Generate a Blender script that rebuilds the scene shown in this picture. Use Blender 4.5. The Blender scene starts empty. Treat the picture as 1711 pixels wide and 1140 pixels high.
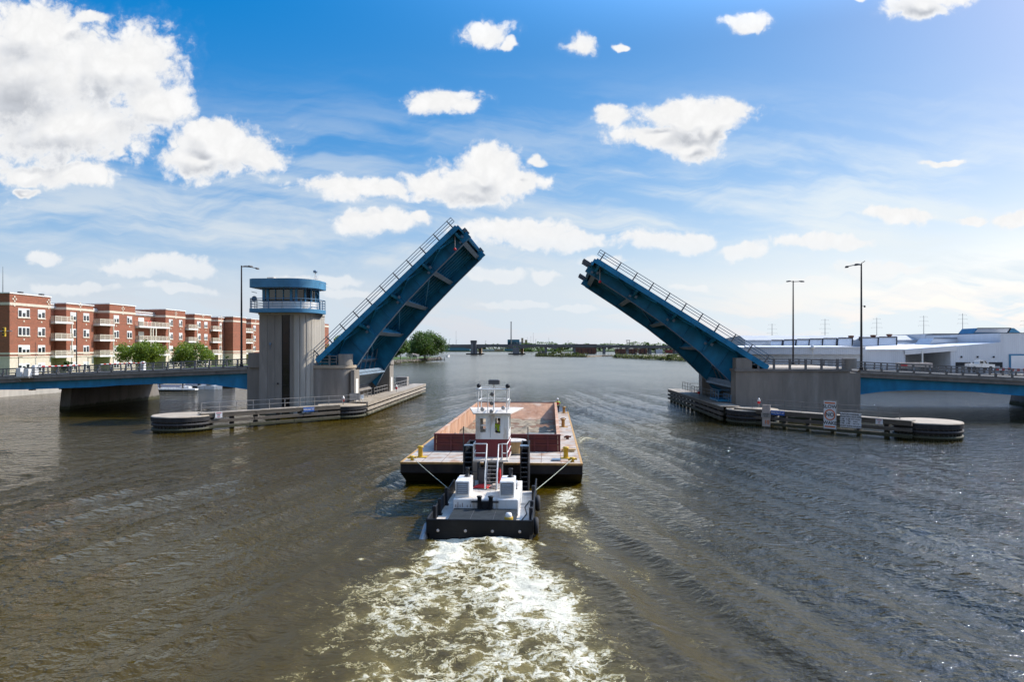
import bpy, bmesh, math, random
import numpy as np
from mathutils import Vector, Matrix
R = math.radians
random.seed(7)
SC = bpy.context.scene
COL = SC.collection

# ------------------------------------------------------------------ camera
F_PX, CX, HOR, CAM_H = 1140.0, 855.5, 582.0, 9.0      # focal length, optical axis and horizon in photo pixels; eye height
YAW = R(4)
cam_d = bpy.data.cameras.new('camera'); cam = bpy.data.objects.new('camera', cam_d); COL.objects.link(cam)
cam.location = (0, 0, CAM_H); cam.rotation_euler = (R(90), 0, YAW)
cam_d.sensor_width = 36; cam_d.lens = 36 * F_PX / 1711; cam_d.shift_y = (HOR - 570) / 1711
cam_d.clip_start = 0.5; cam_d.clip_end = 20000
SC.camera = cam

# ------------------------------------------------------------------ sun, sky, exposure
SUN_AZ, SUN_EL = R(61), R(42)                          # azimuth from +Y towards +X
sun_dir = Vector((math.sin(SUN_AZ) * math.cos(SUN_EL), math.cos(SUN_AZ) * math.cos(SUN_EL), math.sin(SUN_EL)))
ld = bpy.data.lights.new('sun', 'SUN'); ld.energy = 4.6; ld.angle = R(0.5); ld.color = (1, 0.91, 0.77)
sun = bpy.data.objects.new('sun', ld); COL.objects.link(sun)
sun.rotation_euler = (-sun_dir).to_track_quat('-Z', 'Y').to_euler()
vs = SC.view_settings; vs.view_transform = 'Standard'; vs.look = 'None'; vs.gamma = 1; vs.use_curve_mapping = False
vs.exposure = 0.25
SC.cycles.max_bounces = 8; SC.cycles.diffuse_bounces = 3; SC.cycles.glossy_bounces = 4
SC.cycles.transmission_bounces = 4; SC.cycles.transparent_max_bounces = 8
SC.cycles.caustics_reflective = False; SC.cycles.caustics_refractive = False
SC.cycles.sample_clamp_indirect = 6


class NT:
    """small node-tree helper"""
    def __init__(s, tree): s.t = tree; s.n = tree.nodes; s.l = tree.links
    def new(s, typ, **kw):
        nd = s.n.new(typ)
        for k, v in kw.items():
            setattr(nd, k, v)
        return nd
    def put(s, sock, v):
        if hasattr(v, 'links') or isinstance(v, bpy.types.NodeSocket): s.l.new(v, sock)
        else: sock.default_value = v
    def m(s, op, a, b=0.0, c=None, clamp=False):
        nd = s.n.new('ShaderNodeMath'); nd.operation = op; nd.use_clamp = clamp
        s.put(nd.inputs[0], a); s.put(nd.inputs[1], b)
        if c is not None: s.put(nd.inputs[2], c)
        return nd.outputs[0]
    def vm(s, op, a, b=(0, 0, 0)):
        nd = s.n.new('ShaderNodeVectorMath'); nd.operation = op
        s.put(nd.inputs[0], a)
        if op == 'SCALE': s.put(nd.inputs[3], b)
        else: s.put(nd.inputs[1], b)
        return nd.outputs['Value'] if op in ('LENGTH', 'DOT_PRODUCT') else nd.outputs[0]
    def smooth(s, v, lo, hi, a=0.0, b=1.0):
        nd = s.n.new('ShaderNodeMapRange'); nd.interpolation_type = 'SMOOTHSTEP'
        s.put(nd.inputs[0], v); s.put(nd.inputs[1], lo); s.put(nd.inputs[2], hi); s.put(nd.inputs[3], a); s.put(nd.inputs[4], b)
        return nd.outputs[0]
    def noise(s, vec, scale, detail=5, rough=.55, dist=0, lac=2.0, color=False):
        nd = s.n.new('ShaderNodeTexNoise'); s.put(nd.inputs['Vector'], vec)
        nd.inputs['Scale'].default_value = scale; nd.inputs['Detail'].default_value = detail
        nd.inputs['Roughness'].default_value = rough; nd.inputs['Distortion'].default_value = dist; nd.inputs['Lacunarity'].default_value = lac
        return nd.outputs['Color'] if color else nd.outputs['Fac']
    def mix(s, f, a, b, mode='MIX'):
        nd = s.n.new('ShaderNodeMix'); nd.data_type = 'RGBA'; nd.blend_type = mode
        s.put(nd.inputs[0], f); s.put(nd.inputs[6], a); s.put(nd.inputs[7], b)
        return nd.outputs[2]
    def xyz(s, x, y, z):
        nd = s.n.new('ShaderNodeCombineXYZ')
        for i, v in enumerate((x, y, z)): s.put(nd.inputs[i], v)
        return nd.outputs[0]
    def sep(s, v):
        nd = s.n.new('ShaderNodeSeparateXYZ'); s.put(nd.inputs[0], v); return nd.outputs


def c4(c, k=1.0): return (c[0] * k, c[1] * k, c[2] * k, 1.0)


def make_world():
    w = bpy.data.worlds.new('World'); SC.world = w; w.use_nodes = True
    n = NT(w.node_tree); n.n.clear()
    out = n.new('ShaderNodeOutputWorld'); bg = n.new('ShaderNodeBackground'); n.l.new(bg.outputs[0], out.inputs[0])
    sky = n.new('ShaderNodeTexSky'); sky.sky_type = 'NISHITA'; sky.sun_disc = False
    sky.sun_elevation = SUN_EL; sky.sun_rotation = SUN_AZ
    sky.altitude = 150; sky.air_density = 1.0; sky.dust_density = 0.9; sky.ozone_density = 2.2
    hs = n.new('ShaderNodeHueSaturation'); hs.inputs['Saturation'].default_value = 1.32; hs.inputs['Value'].default_value = 1.0
    n.l.new(sky.outputs[0], hs.inputs['Color'])
    graded = n.vm('MAXIMUM', n.vm('ADD', n.vm('MULTIPLY', hs.outputs[0], (1.50, 1.0, .56)), (-.74, .12, 2.75)), (0, 0, 0))
    d = n.new('ShaderNodeTexCoord').outputs['Generated']
    dx, dy, dz = n.sep(d)
    cy, sy = math.cos(YAW), math.sin(YAW)
    fwd = n.m('ADD', n.m('MULTIPLY', dx, -sy), n.m('MULTIPLY', dy, cy))
    rgt = n.m('ADD', n.m('MULTIPLY', dx, cy), n.m('MULTIPLY', dy, sy))
    fw = n.m('MAXIMUM', fwd, 0.12)
    u = n.m('DIVIDE', rgt, fw); v = n.m('DIVIDE', dz, fw)          # tangent-plane sky coordinates about the river's direction
    p = n.xyz(u, v, 0.0)
    def uv(px, py): return ((px - CX) / F_PX, (HOR - py) / F_PX, 0)
    # cumulus heaps: centre, half-width, half-height (in tangent units x 1140)
    B = [(40, 120, 190, 120), (200, 110, 105, 85), (110, 210, 175, 70), (255, 175, 65, 45), (60, 50, 90, 70), (-120, 150, 200, 190),
         (375, 245, 110, 52), (330, 262, 85, 30), (360, 215, 55, 28), (440, 262, 50, 26), (135, 293, 62, 26), (50, 286, 60, 20), (48, 318, 22, 10), (160, 20, 40, 13),
         (815, 50, 48, 20), (848, 66, 16, 10), (965, 73, 29, 16), (1243, 32, 42, 20), (1535, 12, 60, 22), (1560, -12, 85, 24), (1443, 6, 14, 6), (1040, 73, 14, 6),
         (742, 168, 56, 23), (775, 180, 28, 20), (590, 315, 80, 22), (640, 320, 50, 22), (715, 310, 55, 28), (800, 300, 95, 42), (825, 275, 52, 34), (870, 305, 40, 24), (780, 325, 80, 22), (895, 270, 14, 10),
         (632, 375, 72, 22), (690, 370, 26, 12), (1025, 190, 36, 20), (1165, 190, 92, 28), (1130, 178, 55, 24), (1215, 185, 40, 20), (1100, 222, 95, 22), (1155, 240, 50, 26), (1180, 215, 30, 26),
         (860, 390, 110, 28), (900, 400, 60, 26), (960, 405, 50, 18), (1110, 405, 95, 18), (1165, 400, 40, 20), (1240, 420, 40, 14),
         (260, 440, 95, 22), (320, 445, 45, 16), (205, 442, 40, 12), (75, 430, 30, 12), (830, 458, 60, 13), (910, 462, 26, 9), (1370, 408, 75, 14), (1430, 410, 40, 13),
         (1500, 363, 55, 13), (1690, 370, 42, 15), (1620, 366, 30, 10), (1440, 455, 45, 14), (1490, 455, 40, 10), (1530, 458, 26, 8), (1150, 484, 28, 7),
         (860, 507, 70, 7), (560, 470, 60, 12), (590, 490, 60, 9), (480, 470, 45, 13), (960, 510, 40, 7), (1560, 492, 90, 8), (1680, 490, 60, 9), (1390, 510, 70, 8), (1575, 262, 36, 7),
         (1260, 470, 30, 8), (1010, 440, 40, 9), (1330, 470, 60, 7), (300, 480, 60, 9), (120, 480, 70, 9)]
    warp = n.noise(p, 7.0, 3, .55, color=True)
    warp = n.vm('SCALE', n.vm('SUBTRACT', warp, (0.5, 0.5, 0.5)), 0.055)
    warp2 = n.noise(p, 30.0, 2, .6, color=True)
    warp2 = n.vm('SCALE', n.vm('SUBTRACT', warp2, (0.5, 0.5, 0.5)), 0.020)
    q = n.vm('ADD', n.vm('ADD', p, warp), warp2)
    def field(q):
        dm = None; hh = None
        for (px, py, rx, ry) in B:
            c = uv(px, py)
            e = n.vm('MULTIPLY', n.vm('SUBTRACT', q, c), (F_PX / rx, F_PX / ry, 0))
            L = n.vm('LENGTH', e)
            dm = L if dm is None else n.m('SMOOTH_MIN', dm, L, 0.12)
        return dm
    dist = field(q)
    dist_up = field(n.vm('ADD', q, (.016, .030, 0)))
    n1 = n.noise(p, 18, 8, .64)
    puff = n.m('SUBTRACT', n.m('MULTIPLY', n.m('ABSOLUTE', n.m('SUBTRACT', n.noise(q, 26, 4, .55), .5)), 3.0), .28)
    edge = n.m('ADD', n.m('ADD', n.m('MULTIPLY', n.m('SUBTRACT', n1, 0.5), 1.55), .17), n.m('MULTIPLY', puff, .55))
    dens = n.m('ADD', n.m('SUBTRACT', 1.0, dist), edge)
    cov = n.m('ADD', n.m('MULTIPLY', n.smooth(dens, -0.05, 0.42), .86), n.m('MULTIPLY', n.smooth(dens, -0.38, 0.75), .14))
    # light on the heaps: thick undersides grey, sunward (right, upper) billows bright
    big = n.noise(n.vm('MULTIPLY', p, (1, 1.7, 1)), 7.5, 4, .5)
    thick = n.smooth(dens, 0.15, 0.85)
    rise = n.m('ADD', n.m('SUBTRACT', dist_up, dist), n.m('MULTIPLY', n.m('SUBTRACT', big, .5), 1.1))
    low = n.smooth(v, .08, .26, .25, 1.0)
    grey = n.m('MULTIPLY', n.m('MULTIPLY', n.smooth(dens, .25, .9), n.smooth(rise, .32, -.42)), low, clamp=True)
    shade = n.m('ADD', 1.0, n.m('MULTIPLY', n.m('SUBTRACT', n.m('MULTIPLY', puff, .13), n.m('MULTIPLY', grey, .42)), low))
    CW = n.vm('SCALE', n.mix(grey, (6.9, 6.9, 6.9, 1), (6.6, 6.95, 7.6, 1)), shade)
    # thin high veil towards the horizon, streaked
    st = n.noise(n.vm('MULTIPLY', n.vm('ADD', p, n.vm('SCALE', warp, 1.5)), (1.6, 9.0, 1)), 1.7, 7, .58, .4)
    rot = n.xyz(n.m('ADD', n.m('MULTIPLY', u, 0.985), n.m('MULTIPLY', v, -0.17)), n.m('ADD', n.m('MULTIPLY', v, 0.985), n.m('MULTIPLY', u, 0.17)), 0.0)
    st2 = n.noise(n.vm('MULTIPLY', rot, (1.3, 14.0, 1)), 1.6, 6, .55, .3)
    band = n.m('MULTIPLY', n.smooth(v, 0.44, 0.16), n.smooth(v, -0.02, 0.06))
    veil = n.m('MULTIPLY', band, n.smooth(n.m('ADD', st, n.m('MULTIPLY', n.m('SUBTRACT', st2, .5), .6)), 0.37, 0.70), clamp=True)
    hz = n.smooth(v, 0.30, 0.0)
    veil = n.m('ADD', n.m('MULTIPLY', veil, 0.92), n.m('MULTIPLY', hz, n.smooth(v, .16, .0, .35, .88)), clamp=True)
    veil = n.m('MULTIPLY', veil, n.smooth(fwd, 0.05, 0.3))
    haze_c = n.mix(n.smooth(u, -.2, .6), (4.8, 5.45, 6.1, 1), (6.0, 6.6, 7.0, 1))
    c = n.mix(veil, graded, haze_c)
    # unseen broken cloud outside the view, added to whiten the fill light
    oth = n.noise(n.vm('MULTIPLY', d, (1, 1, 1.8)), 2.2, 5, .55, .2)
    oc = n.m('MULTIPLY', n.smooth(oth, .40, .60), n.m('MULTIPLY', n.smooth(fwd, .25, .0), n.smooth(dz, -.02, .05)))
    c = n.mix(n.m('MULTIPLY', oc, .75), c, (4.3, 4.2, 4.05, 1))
    cov = n.m('MULTIPLY', n.m('MULTIPLY', cov, n.smooth(v, .03, .20, .30, 1.0)), n.smooth(fwd, 0.12, 0.3))
    c = n.mix(cov, c, CW)
    # glare of the sky round the sun
    gl = n.m('POWER', n.m('MAXIMUM', n.vm('DOT_PRODUCT', d, tuple(sun_dir)), 0.0), 26.0)
    c = n.vm('ADD', c, n.vm('SCALE', (15.0, 17.5, 20.5), gl))
    # blue glow above the view on the sun's side, added for bluer water reflections
    hi = n.m('MULTIPLY', n.smooth(dz, .39, .53), n.m('POWER', n.m('MAXIMUM', n.vm('DOT_PRODUCT', d, tuple(sun_dir)), 0.0), 4.0))
    c = n.vm('ADD', c, n.vm('SCALE', (5.0, 11.0, 21.0), hi))
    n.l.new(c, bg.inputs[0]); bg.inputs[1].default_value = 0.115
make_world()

# ------------------------------------------------------------------ naming, parenting
OFF = {}
def root(name, label, cat, loc=(0, 0, 0), rz=0.0, group=None, local=False, kind=None):
    """a thing: an Empty at its base. local=True: its parts are given in its own frame"""
    o = bpy.data.objects.new(name, None); COL.objects.link(o)
    o.empty_display_size = 0.2
    o.location = loc; o.rotation_euler = (0, 0, rz); o['label'] = label; o['category'] = cat
    if group: o['group'] = group
    OFF[o.name] = Vector((0, 0, 0)) if local else Vector(loc)
    return o
def tag(o, label, cat, group=None):
    o['label'] = label; o['category'] = cat
    if group: o['group'] = group
    return o
def copy_tree(o, parent=None):
    c = o.copy(); COL.objects.link(c); c.parent = parent
    OFF[c.name] = OFF.get(o.name, Vector())
    for ch in list(o.children): copy_tree(ch, c)
    return c


class MB:
    """collects shapes into one mesh"""
    def __init__(s): s.v = []; s.f = []; s.sm = []
    def add(s, vs, fs, smooth=False):
        b = len(s.v); s.v += [tuple(p) for p in vs]
        for f in fs: s.f.append(tuple(b + i for i in f)); s.sm.append(smooth)
        return s
    def box(s, x0, x1, y0, y1, z0, z1):
        return s.add([(x0, y0, z0), (x1, y0, z0), (x1, y1, z0), (x0, y1, z0), (x0, y0, z1), (x1, y0, z1), (x1, y1, z1), (x0, y1, z1)],
                     [(0, 3, 2, 1), (4, 5, 6, 7), (0, 1, 5, 4), (1, 2, 6, 5), (2, 3, 7, 6), (3, 0, 4, 7)])
    def cbox(s, x0, x1, y0, y1, z0, z1, c=.03):
        """box with chamfered vertical edges and top edges"""
        a = [(x0 + c, y0), (x1 - c, y0), (x1, y0 + c), (x1, y1 - c), (x1 - c, y1), (x0 + c, y1), (x0, y1 - c), (x0, y0 + c)]
        d = [(x0 + 2 * c, y0 + c), (x1 - 2 * c, y0 + c), (x1 - c, y0 + 2 * c), (x1 - c, y1 - 2 * c), (x1 - 2 * c, y1 - c), (x0 + 2 * c, y1 - c), (x0 + c, y1 - 2 * c), (x0 + c, y0 + 2 * c)]
        vs = [(x, y, z0) for x, y in a] + [(x, y, z1 - c) for x, y in a] + [(x, y, z1) for x, y in d]
        fs = [tuple(range(7, -1, -1)), tuple(range(16, 24))]
        for k in (0, 8):
            fs += [(k + i, k + (i + 1) % 8, k + 8 + (i + 1) % 8, k + 8 + i) for i in range(8)]
        return s.add(vs, fs)
    def prism(s, poly, z0, z1, smooth=False):
        """plan polygon (ccw) extruded in z"""
        k = len(poly)
        s.add([(x, y, z0) for x, y in poly] + [(x, y, z1) for x, y in poly], [tuple(range(k - 1, -1, -1)), tuple(range(k, 2 * k))])
        return s.add([(x, y, z0) for x, y in poly] + [(x, y, z1) for x, y in poly], [(i, (i + 1) % k, k + (i + 1) % k, k + i) for i in range(k)], smooth)
    def slab(s, poly, axis, a, b):
        """polygon in the plane across axis ('x': (y,z), 'y': (x,z)) extruded from a to b"""
        k = len(poly)
        P = (lambda t, q: (t, q[0], q[1])) if axis == 'x' else (lambda t, q: (q[0], t, q[1]))
        return s.add([P(a, q) for q in poly] + [P(b, q) for q in poly],
                     [tuple(range(k - 1, -1, -1)), tuple(range(k, 2 * k))] + [(i, (i + 1) % k, k + (i + 1) % k, k + i) for i in range(k)])
    def tube(s, pts, r, n=8, caps=True, r2=None):
        pts = [Vector(p) for p in pts]; k = len(pts)
        rs = r if isinstance(r, (list, tuple)) else [r + ((r2 - r) * i / max(1, k - 1) if r2 is not None else 0) for i in range(k)]
        vs = []; up = None
        for i, p in enumerate(pts):
            t = (pts[min(i + 1, k - 1)] - pts[max(i - 1, 0)]).normalized()
            if up is None or abs(up.dot(t)) > .95: up = Vector((0, 0, 1)) if abs(t.z) < .9 else Vector((1, 0, 0))
            a = t.cross(up).normalized(); b = a.cross(t)
            up = b
            for j in range(n):
                th = 2 * math.pi * j / n
                vs.append(p + (a * math.cos(th) + b * math.sin(th)) * rs[i])
        fs = [(i * n + j, i * n + (j + 1) % n, (i + 1) * n + (j + 1) % n, (i + 1) * n + j) for i in range(k - 1) for j in range(n)]
        s.add(vs, fs, n > 5)
        if caps:
            s.add(vs[:n], [tuple(range(n))]); s.add(vs[-n:], [tuple(range(n - 1, -1, -1))])
        return s
    def bar(s, a, b, wd, ht):
        """rectangular bar from a to b, wd across, ht upright"""
        a = Vector(a); b = Vector(b); t = (b - a).normalized()
        up = Vector((0, 0, 1)) if abs(t.z) < .97 else Vector((0, 1, 0))
        x = t.cross(up).normalized() * wd / 2; y = x.cross(t).normalized() * ht / 2
        vs = [p + q for p in (a, b) for q in (-x - y, x - y, x + y, -x + y)]
        return s.add(vs, [(0, 1, 2, 3), (7, 6, 5, 4), (0, 4, 5, 1), (1, 5, 6, 2), (2, 6, 7, 3), (3, 7, 4, 0)])
    def lathe(s, prof, c=(0, 0, 0), n=16, axis='z', smooth=True):
        vs = []
        for r, h in prof:
            for j in range(n):
                th = 2 * math.pi * j / n; a, b = r * math.cos(th), r * math.sin(th)
                vs.append({'z': (c[0] + a, c[1] + b, c[2] + h), 'x': (c[0] + h, c[1] + a, c[2] + b), 'y': (c[0] + b, c[1] + h, c[2] + a)}[axis])
        k = len(prof)
        fs = [(i * n + j, i * n + (j + 1) % n, (i + 1) * n + (j + 1) % n, (i + 1) * n + j) for i in range(k - 1) for j in range(n)]
        s.add(vs, fs, smooth)
        s.add(vs[:n], [tuple(range(n - 1, -1, -1))]); s.add(vs[-n:], [tuple(range(n))])
        return s
    def ball(s, c, r, n=10, sz=1.0):
        k = max(4, n // 2)
        return s.lathe([(max(1e-3, r * math.sin(math.pi * i / k)), -r * sz * math.cos(math.pi * i / k)) for i in range(k + 1)], c, n)
    def torus(s, c, R_, r, axis='x', n=16, m=8):
        vs = []
        for i in range(n):
            a = 2 * math.pi * i / n
            for j in range(m):
                b = 2 * math.pi * j / m; q = R_ + r * math.cos(b); h = r * math.sin(b)
                e = (q * math.cos(a), q * math.sin(a))
                vs.append({'x': (c[0] + h, c[1] + e[0], c[2] + e[1]), 'y': (c[0] + e[0], c[1] + h, c[2] + e[1]), 'z': (c[0] + e[0], c[1] + e[1], c[2] + h)}[axis])
        return s.add(vs, [(i * m + j, ((i + 1) % n) * m + j, ((i + 1) % n) * m + (j + 1) % m, i * m + (j + 1) % m) for i in range(n) for j in range(m)], True)
    def mesh(s, name, off=Vector()):
        me = bpy.data.meshes.new(name)
        me.from_pydata([(p[0] - off.x, p[1] - off.y, p[2] - off.z) for p in s.v], [], s.f)
        me.polygons.foreach_set('use_smooth', s.sm)
        bm = bmesh.new(); bm.from_mesh(me); bmesh.ops.recalc_face_normals(bm, faces=bm.faces); bm.to_mesh(me); bm.free()
        return me


def part(name, mb, m, parent=None, label=None):
    off = OFF.get(parent.name, Vector()) if parent else Vector()
    me = mb.mesh(name, off) if isinstance(mb, MB) else mb
    me.materials.append(m)
    o = bpy.data.objects.new(name, me); COL.objects.link(o)
    if parent: o.parent = parent
    OFF[o.name] = off
    if label: o['label'] = label
    return o
def single(name, label, cat, mb, m, group=None):
    """a thing that is one mesh, its origin at its base"""
    a = np.array(mb.v); b = Vector(((a[:, 0].min() + a[:, 0].max()) / 2, (a[:, 1].min() + a[:, 1].max()) / 2, a[:, 2].min()))
    me = mb.mesh(name, b); me.materials.append(m)
    o = bpy.data.objects.new(name, me); COL.objects.link(o); o.location = b; OFF[o.name] = b
    return tag(o, label, cat, group)
def structure(name, mb, m, kind='structure'):
    me = mb.mesh(name) if isinstance(mb, MB) else mb
    me.materials.append(m)
    o = bpy.data.objects.new(name, me); COL.objects.link(o); o['kind'] = kind; return o
def lettering(txt, size, loc, rz, m, parent, spacing=1.0, sx=1.0, align='CENTER'):
    cu = bpy.data.curves.new('lettering', 'FONT'); cu.body = txt; cu.size = size; cu.align_x = align; cu.align_y = 'CENTER'
    cu.extrude = 0.004; cu.space_character = spacing; cu.offset = size * 0.018; cu.resolution_u = 3
    t = bpy.data.objects.new('lettering', cu); COL.objects.link(t)
    dg = bpy.context.evaluated_depsgraph_get(); me = bpy.data.meshes.new_from_object(t.evaluated_get(dg)); bpy.data.objects.remove(t); bpy.data.curves.remove(cu)
    me.materials.clear(); me.materials.append(m); o = bpy.data.objects.new('lettering', me); COL.objects.link(o)
    o.rotation_euler = (R(90), 0, rz); o.location = loc; o.scale = (sx, 1, 1); o.parent = parent
    return o
def rrect(x0, x1, y0, y1, rad, n=7):
    """rounded plan rectangle; rad = radii at (x0y0, x1y0, x1y1, x0y1)"""
    out = []
    for (cx, cy, r, a0) in ((x0 + rad[0], y0 + rad[0], rad[0], 180), (x1 - rad[1], y0 + rad[1], rad[1], 270), (x1 - rad[2], y1 - rad[2], rad[2], 0), (x0 + rad[3], y1 - rad[3], rad[3], 90)):
        if r < .01: out.append((cx, cy)); continue
        for i in range(n + 1):
            a = R(a0 + 90 * i / n); out.append((cx + r * math.cos(a), cy + r * math.sin(a)))
    return out

# rays of the survey photograph, used to place things at their own distance
CS, SN = math.cos(YAW), math.sin(YAW)
def on_plane(px, py, z=0.0):
    d = (px - CX) / F_PX; Y = (CAM_H - z) * F_PX / (py - HOR); X = d * Y
    return (X * CS - Y * SN, X * SN + Y * CS)
def at_y(px, py, y):
    d = (px - CX) / F_PX; Y = y / (d * SN + CS)
    return (Y * (d * CS - SN), CAM_H + (HOR - py) / F_PX * Y)
def at_x(px, x):
    """y of the ray at plan coordinate x"""
    d = (px - CX) / F_PX; Y = x / (d * CS - SN); return Y * (d * SN + CS)
def at_d(px, py, D):
    d = (px - CX) / F_PX; X = d * D
    return (X * CS - D * SN, X * SN + D * CS, CAM_H + (HOR - py) / F_PX * D)

# ------------------------------------------------------------------ materials
def mat(name, col, rough=.6, metal=0.0, var=.18, scale=2.0, col2=None, thr=(.5, .7), scale2=1.5, bump=0.0, stretch=(1, 1, 1), spec=.5, col3=None, scale3=6, thr3=(.6, .75), tide=False):
    m = bpy.data.materials.new(name); m.use_nodes = True
    n = NT(m.node_tree); b = n.n['Principled BSDF']
    tc = n.new('ShaderNodeTexCoord').outputs['Object']
    v = n.vm('MULTIPLY', tc, stretch)
    f = n.noise(v, scale, 6, .6)
    c = n.mix(n.smooth(f, .3, .7), c4(col, 1 - var), c4(col, 1 + var))
    if col2: c = n.mix(n.smooth(n.noise(n.vm('ADD', v, (7.3, 1.9, 4.2)), scale2, 8, .62, .3), *thr), c, c4(col2))
    if col3: c = n.mix(n.smooth(n.noise(n.vm('ADD', v, (1.3, 8.9, 2.2)), scale3, 6, .6, .3), *thr3), c, c4(col3))
    if tide:      # wet, weedy band left by the river
        gp = n.new('ShaderNodeNewGeometry').outputs['Position']; wob = n.noise(gp, 1.3, 4, .6)
        zz = n.m('ADD', n.sep(gp)[2], n.m('MULTIPLY', n.m('SUBTRACT', wob, .5), .9))
        c = n.mix(n.smooth(zz, .75, .25), c, n.mix(wob, (.030, .032, .018, 1), (.075, .075, .035, 1)))
    n.l.new(c, b.inputs['Base Color']); b.inputs['Metallic'].default_value = metal
    rr = n.m('ADD', rough, n.m('MULTIPLY', n.m('SUBTRACT', f, .5), .25), clamp=True); n.l.new(rr, b.inputs['Roughness'])
    b.inputs['Specular IOR Level'].default_value = spec
    if bump:
        bp = n.new('ShaderNodeBump'); bp.inputs['Strength'].default_value = bump; bp.inputs['Distance'].default_value = .03
        n.l.new(n.noise(v, scale * 6, 5, .6), bp.inputs['Height']); n.l.new(bp.outputs[0], b.inputs['Normal'])
    return m
M = {}
M['blue'] = mat('blue_steel', (.014, .20, .375), .5, 0, .2, .8, col2=(.010, .135, .25), thr=(.48, .75), scale2=.35, stretch=(1, 1, .6), col3=(.09, .10, .10), scale3=2.5, thr3=(.68, .80), spec=.28)
M['bluelight'] = mat('pale_blue_paint', (.065, .215, .36), .55, 0, .14, .9, col2=(.05, .165, .28), thr=(.5, .8), spec=.3)
M['flange'] = mat('grey_blue_flange', (.15, .22, .30), .55, 0, .2, 1.2, col2=(.08, .10, .12), thr=(.5, .75), scale2=1.5)
M['conc'] = mat('weathered_concrete', (.235, .212, .185), .85, 0, .14, .9, col2=(.19, .17, .15), thr=(.52, .72), scale2=.9, stretch=(1, 1, .18), bump=.15, col3=(.36, .335, .30), scale3=.5, thr3=(.5, .8), tide=True)
M['concl'] = mat('pale_concrete', (.40, .37, .32), .85, 0, .12, 1.2, col2=(.30, .27, .235), thr=(.55, .78), scale2=1.1, stretch=(1, 1, .14), bump=.12)
M['cap'] = mat('concrete_cap', (.40, .335, .255), .9, 0, .14, .8, col2=(.28, .235, .18), thr=(.5, .75), scale2=.6, bump=.1)
M['conc_dark'] = mat('stained_concrete', (.19, .175, .16), .9, 0, .2, .7, col2=(.10, .09, .08), thr=(.5, .75), scale2=.5, stretch=(1, 1, .25), bump=.15, tide=True)
M['asphalt'] = mat('asphalt', (.06, .06, .06), .9, 0, .2, 2.0, bump=.1)
M['pave'] = mat('pavement_concrete', (.40, .37, .32), .9, 0, .1, 1.0)
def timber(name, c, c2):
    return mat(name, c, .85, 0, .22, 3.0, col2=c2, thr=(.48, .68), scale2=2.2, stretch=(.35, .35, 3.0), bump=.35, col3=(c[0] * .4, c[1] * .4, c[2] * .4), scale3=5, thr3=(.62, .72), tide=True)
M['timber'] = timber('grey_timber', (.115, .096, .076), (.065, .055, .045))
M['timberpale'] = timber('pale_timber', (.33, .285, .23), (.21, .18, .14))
M['timberdark'] = mat('creosoted_timber', (.035, .033, .035), .75, 0, .3, 2, col2=(.10, .085, .08), thr=(.6, .8), scale2=2.5, stretch=(1, 1, .4), bump=.3, tide=True)
M['pile'] = mat('sheet_pile', (.05, .05, .055), .7, .2, .3, 1.5, col2=(.16, .09, .06), thr=(.58, .72), scale2=1.8, stretch=(1, 1, .3), tide=True)
M['rail'] = mat('dull_grey_rail', (.155, .15, .145), .6, .2, .2, 2)
M['railpale'] = mat('galvanised_rail', (.33, .32, .31), .5, .5, .15, 3)
M['bluerail'] = mat('blue_rail', (.06, .15, .25), .5, 0, .15, 2)
M['black'] = mat('black_paint', (.014, .015, .018), .55, 0, .35, 1.4, col2=(.05, .052, .058), thr=(.55, .8), scale2=1.2, bump=.1, spec=.3)
M['hull'] = mat('scuffed_black_hull', (.005, .0065, .009), .55, 0, .4, .8, col2=(.018, .020, .023), thr=(.52, .75), scale2=.9, stretch=(1, 1, .5), bump=.12, col3=(.10, .055, .035), scale3=2.2, thr3=(.68, .78), spec=.25)
M['white'] = mat('white_paint', (.74, .74, .72), .45, 0, .05, 1.5, col2=(.47, .40, .32), thr=(.50, .72), scale2=2.2, stretch=(1, 1, .3), col3=(.30, .17, .09), scale3=4, thr3=(.70, .80))
M['whitetop'] = mat('white_deck_paint', (.60, .55, .48), .7, 0, .1, 2, col2=(.42, .35, .28), thr=(.48, .70), scale2=1.8, col3=(.26, .20, .15), scale3=3.5, thr3=(.62, .75))
M['greywhite'] = mat('grey_louvre', (.36, .38, .40), .5, 0, .1, 3)
M['red'] = mat('dark_red_steel', (.115, .018, .016), .6, 0, .2, 1.1, col2=(.065, .014, .012), thr=(.5, .75), scale2=1.0, col3=(.20, .07, .04), scale3=3, thr3=(.68, .8))
M['redhouse'] = mat('maroon_paint', (.15, .012, .02), .5, 0, .12, 1.5)
M['rust'] = mat('rusty_peach_steel', (.46, .255, .155), .8, 0, .16, 1.2, col2=(.33, .155, .085), thr=(.48, .7), scale2=1.2, stretch=(1, 1, .5), col3=(.56, .43, .33), scale3=.8, thr3=(.5, .75), bump=.1)
M['deck'] = mat('worn_barge_deck', (.43, .385, .33), .85, 0, .14, 1.0, col2=(.34, .215, .14), thr=(.48, .64), scale2=.9, col3=(.30, .24, .20), scale3=2.2, thr3=(.60, .72), bump=.2)
M['yellow'] = mat('yellow_paint', (.52, .33, .02), .55, 0, .15, 2, col2=(.30, .17, .03), thr=(.58, .75), scale2=3)
M['ochre'] = mat('ochre_edge_paint', (.46, .27, .09), .7, 0, .2, 2, col2=(.33, .17, .08), thr=(.5, .7), scale2=2)
M['mat'] = mat('dark_deck_mat', (.030, .036, .040), .95, 0, .2, 3, bump=.2, spec=.12, col2=(.05, .055, .058), thr=(.5, .75))
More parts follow.
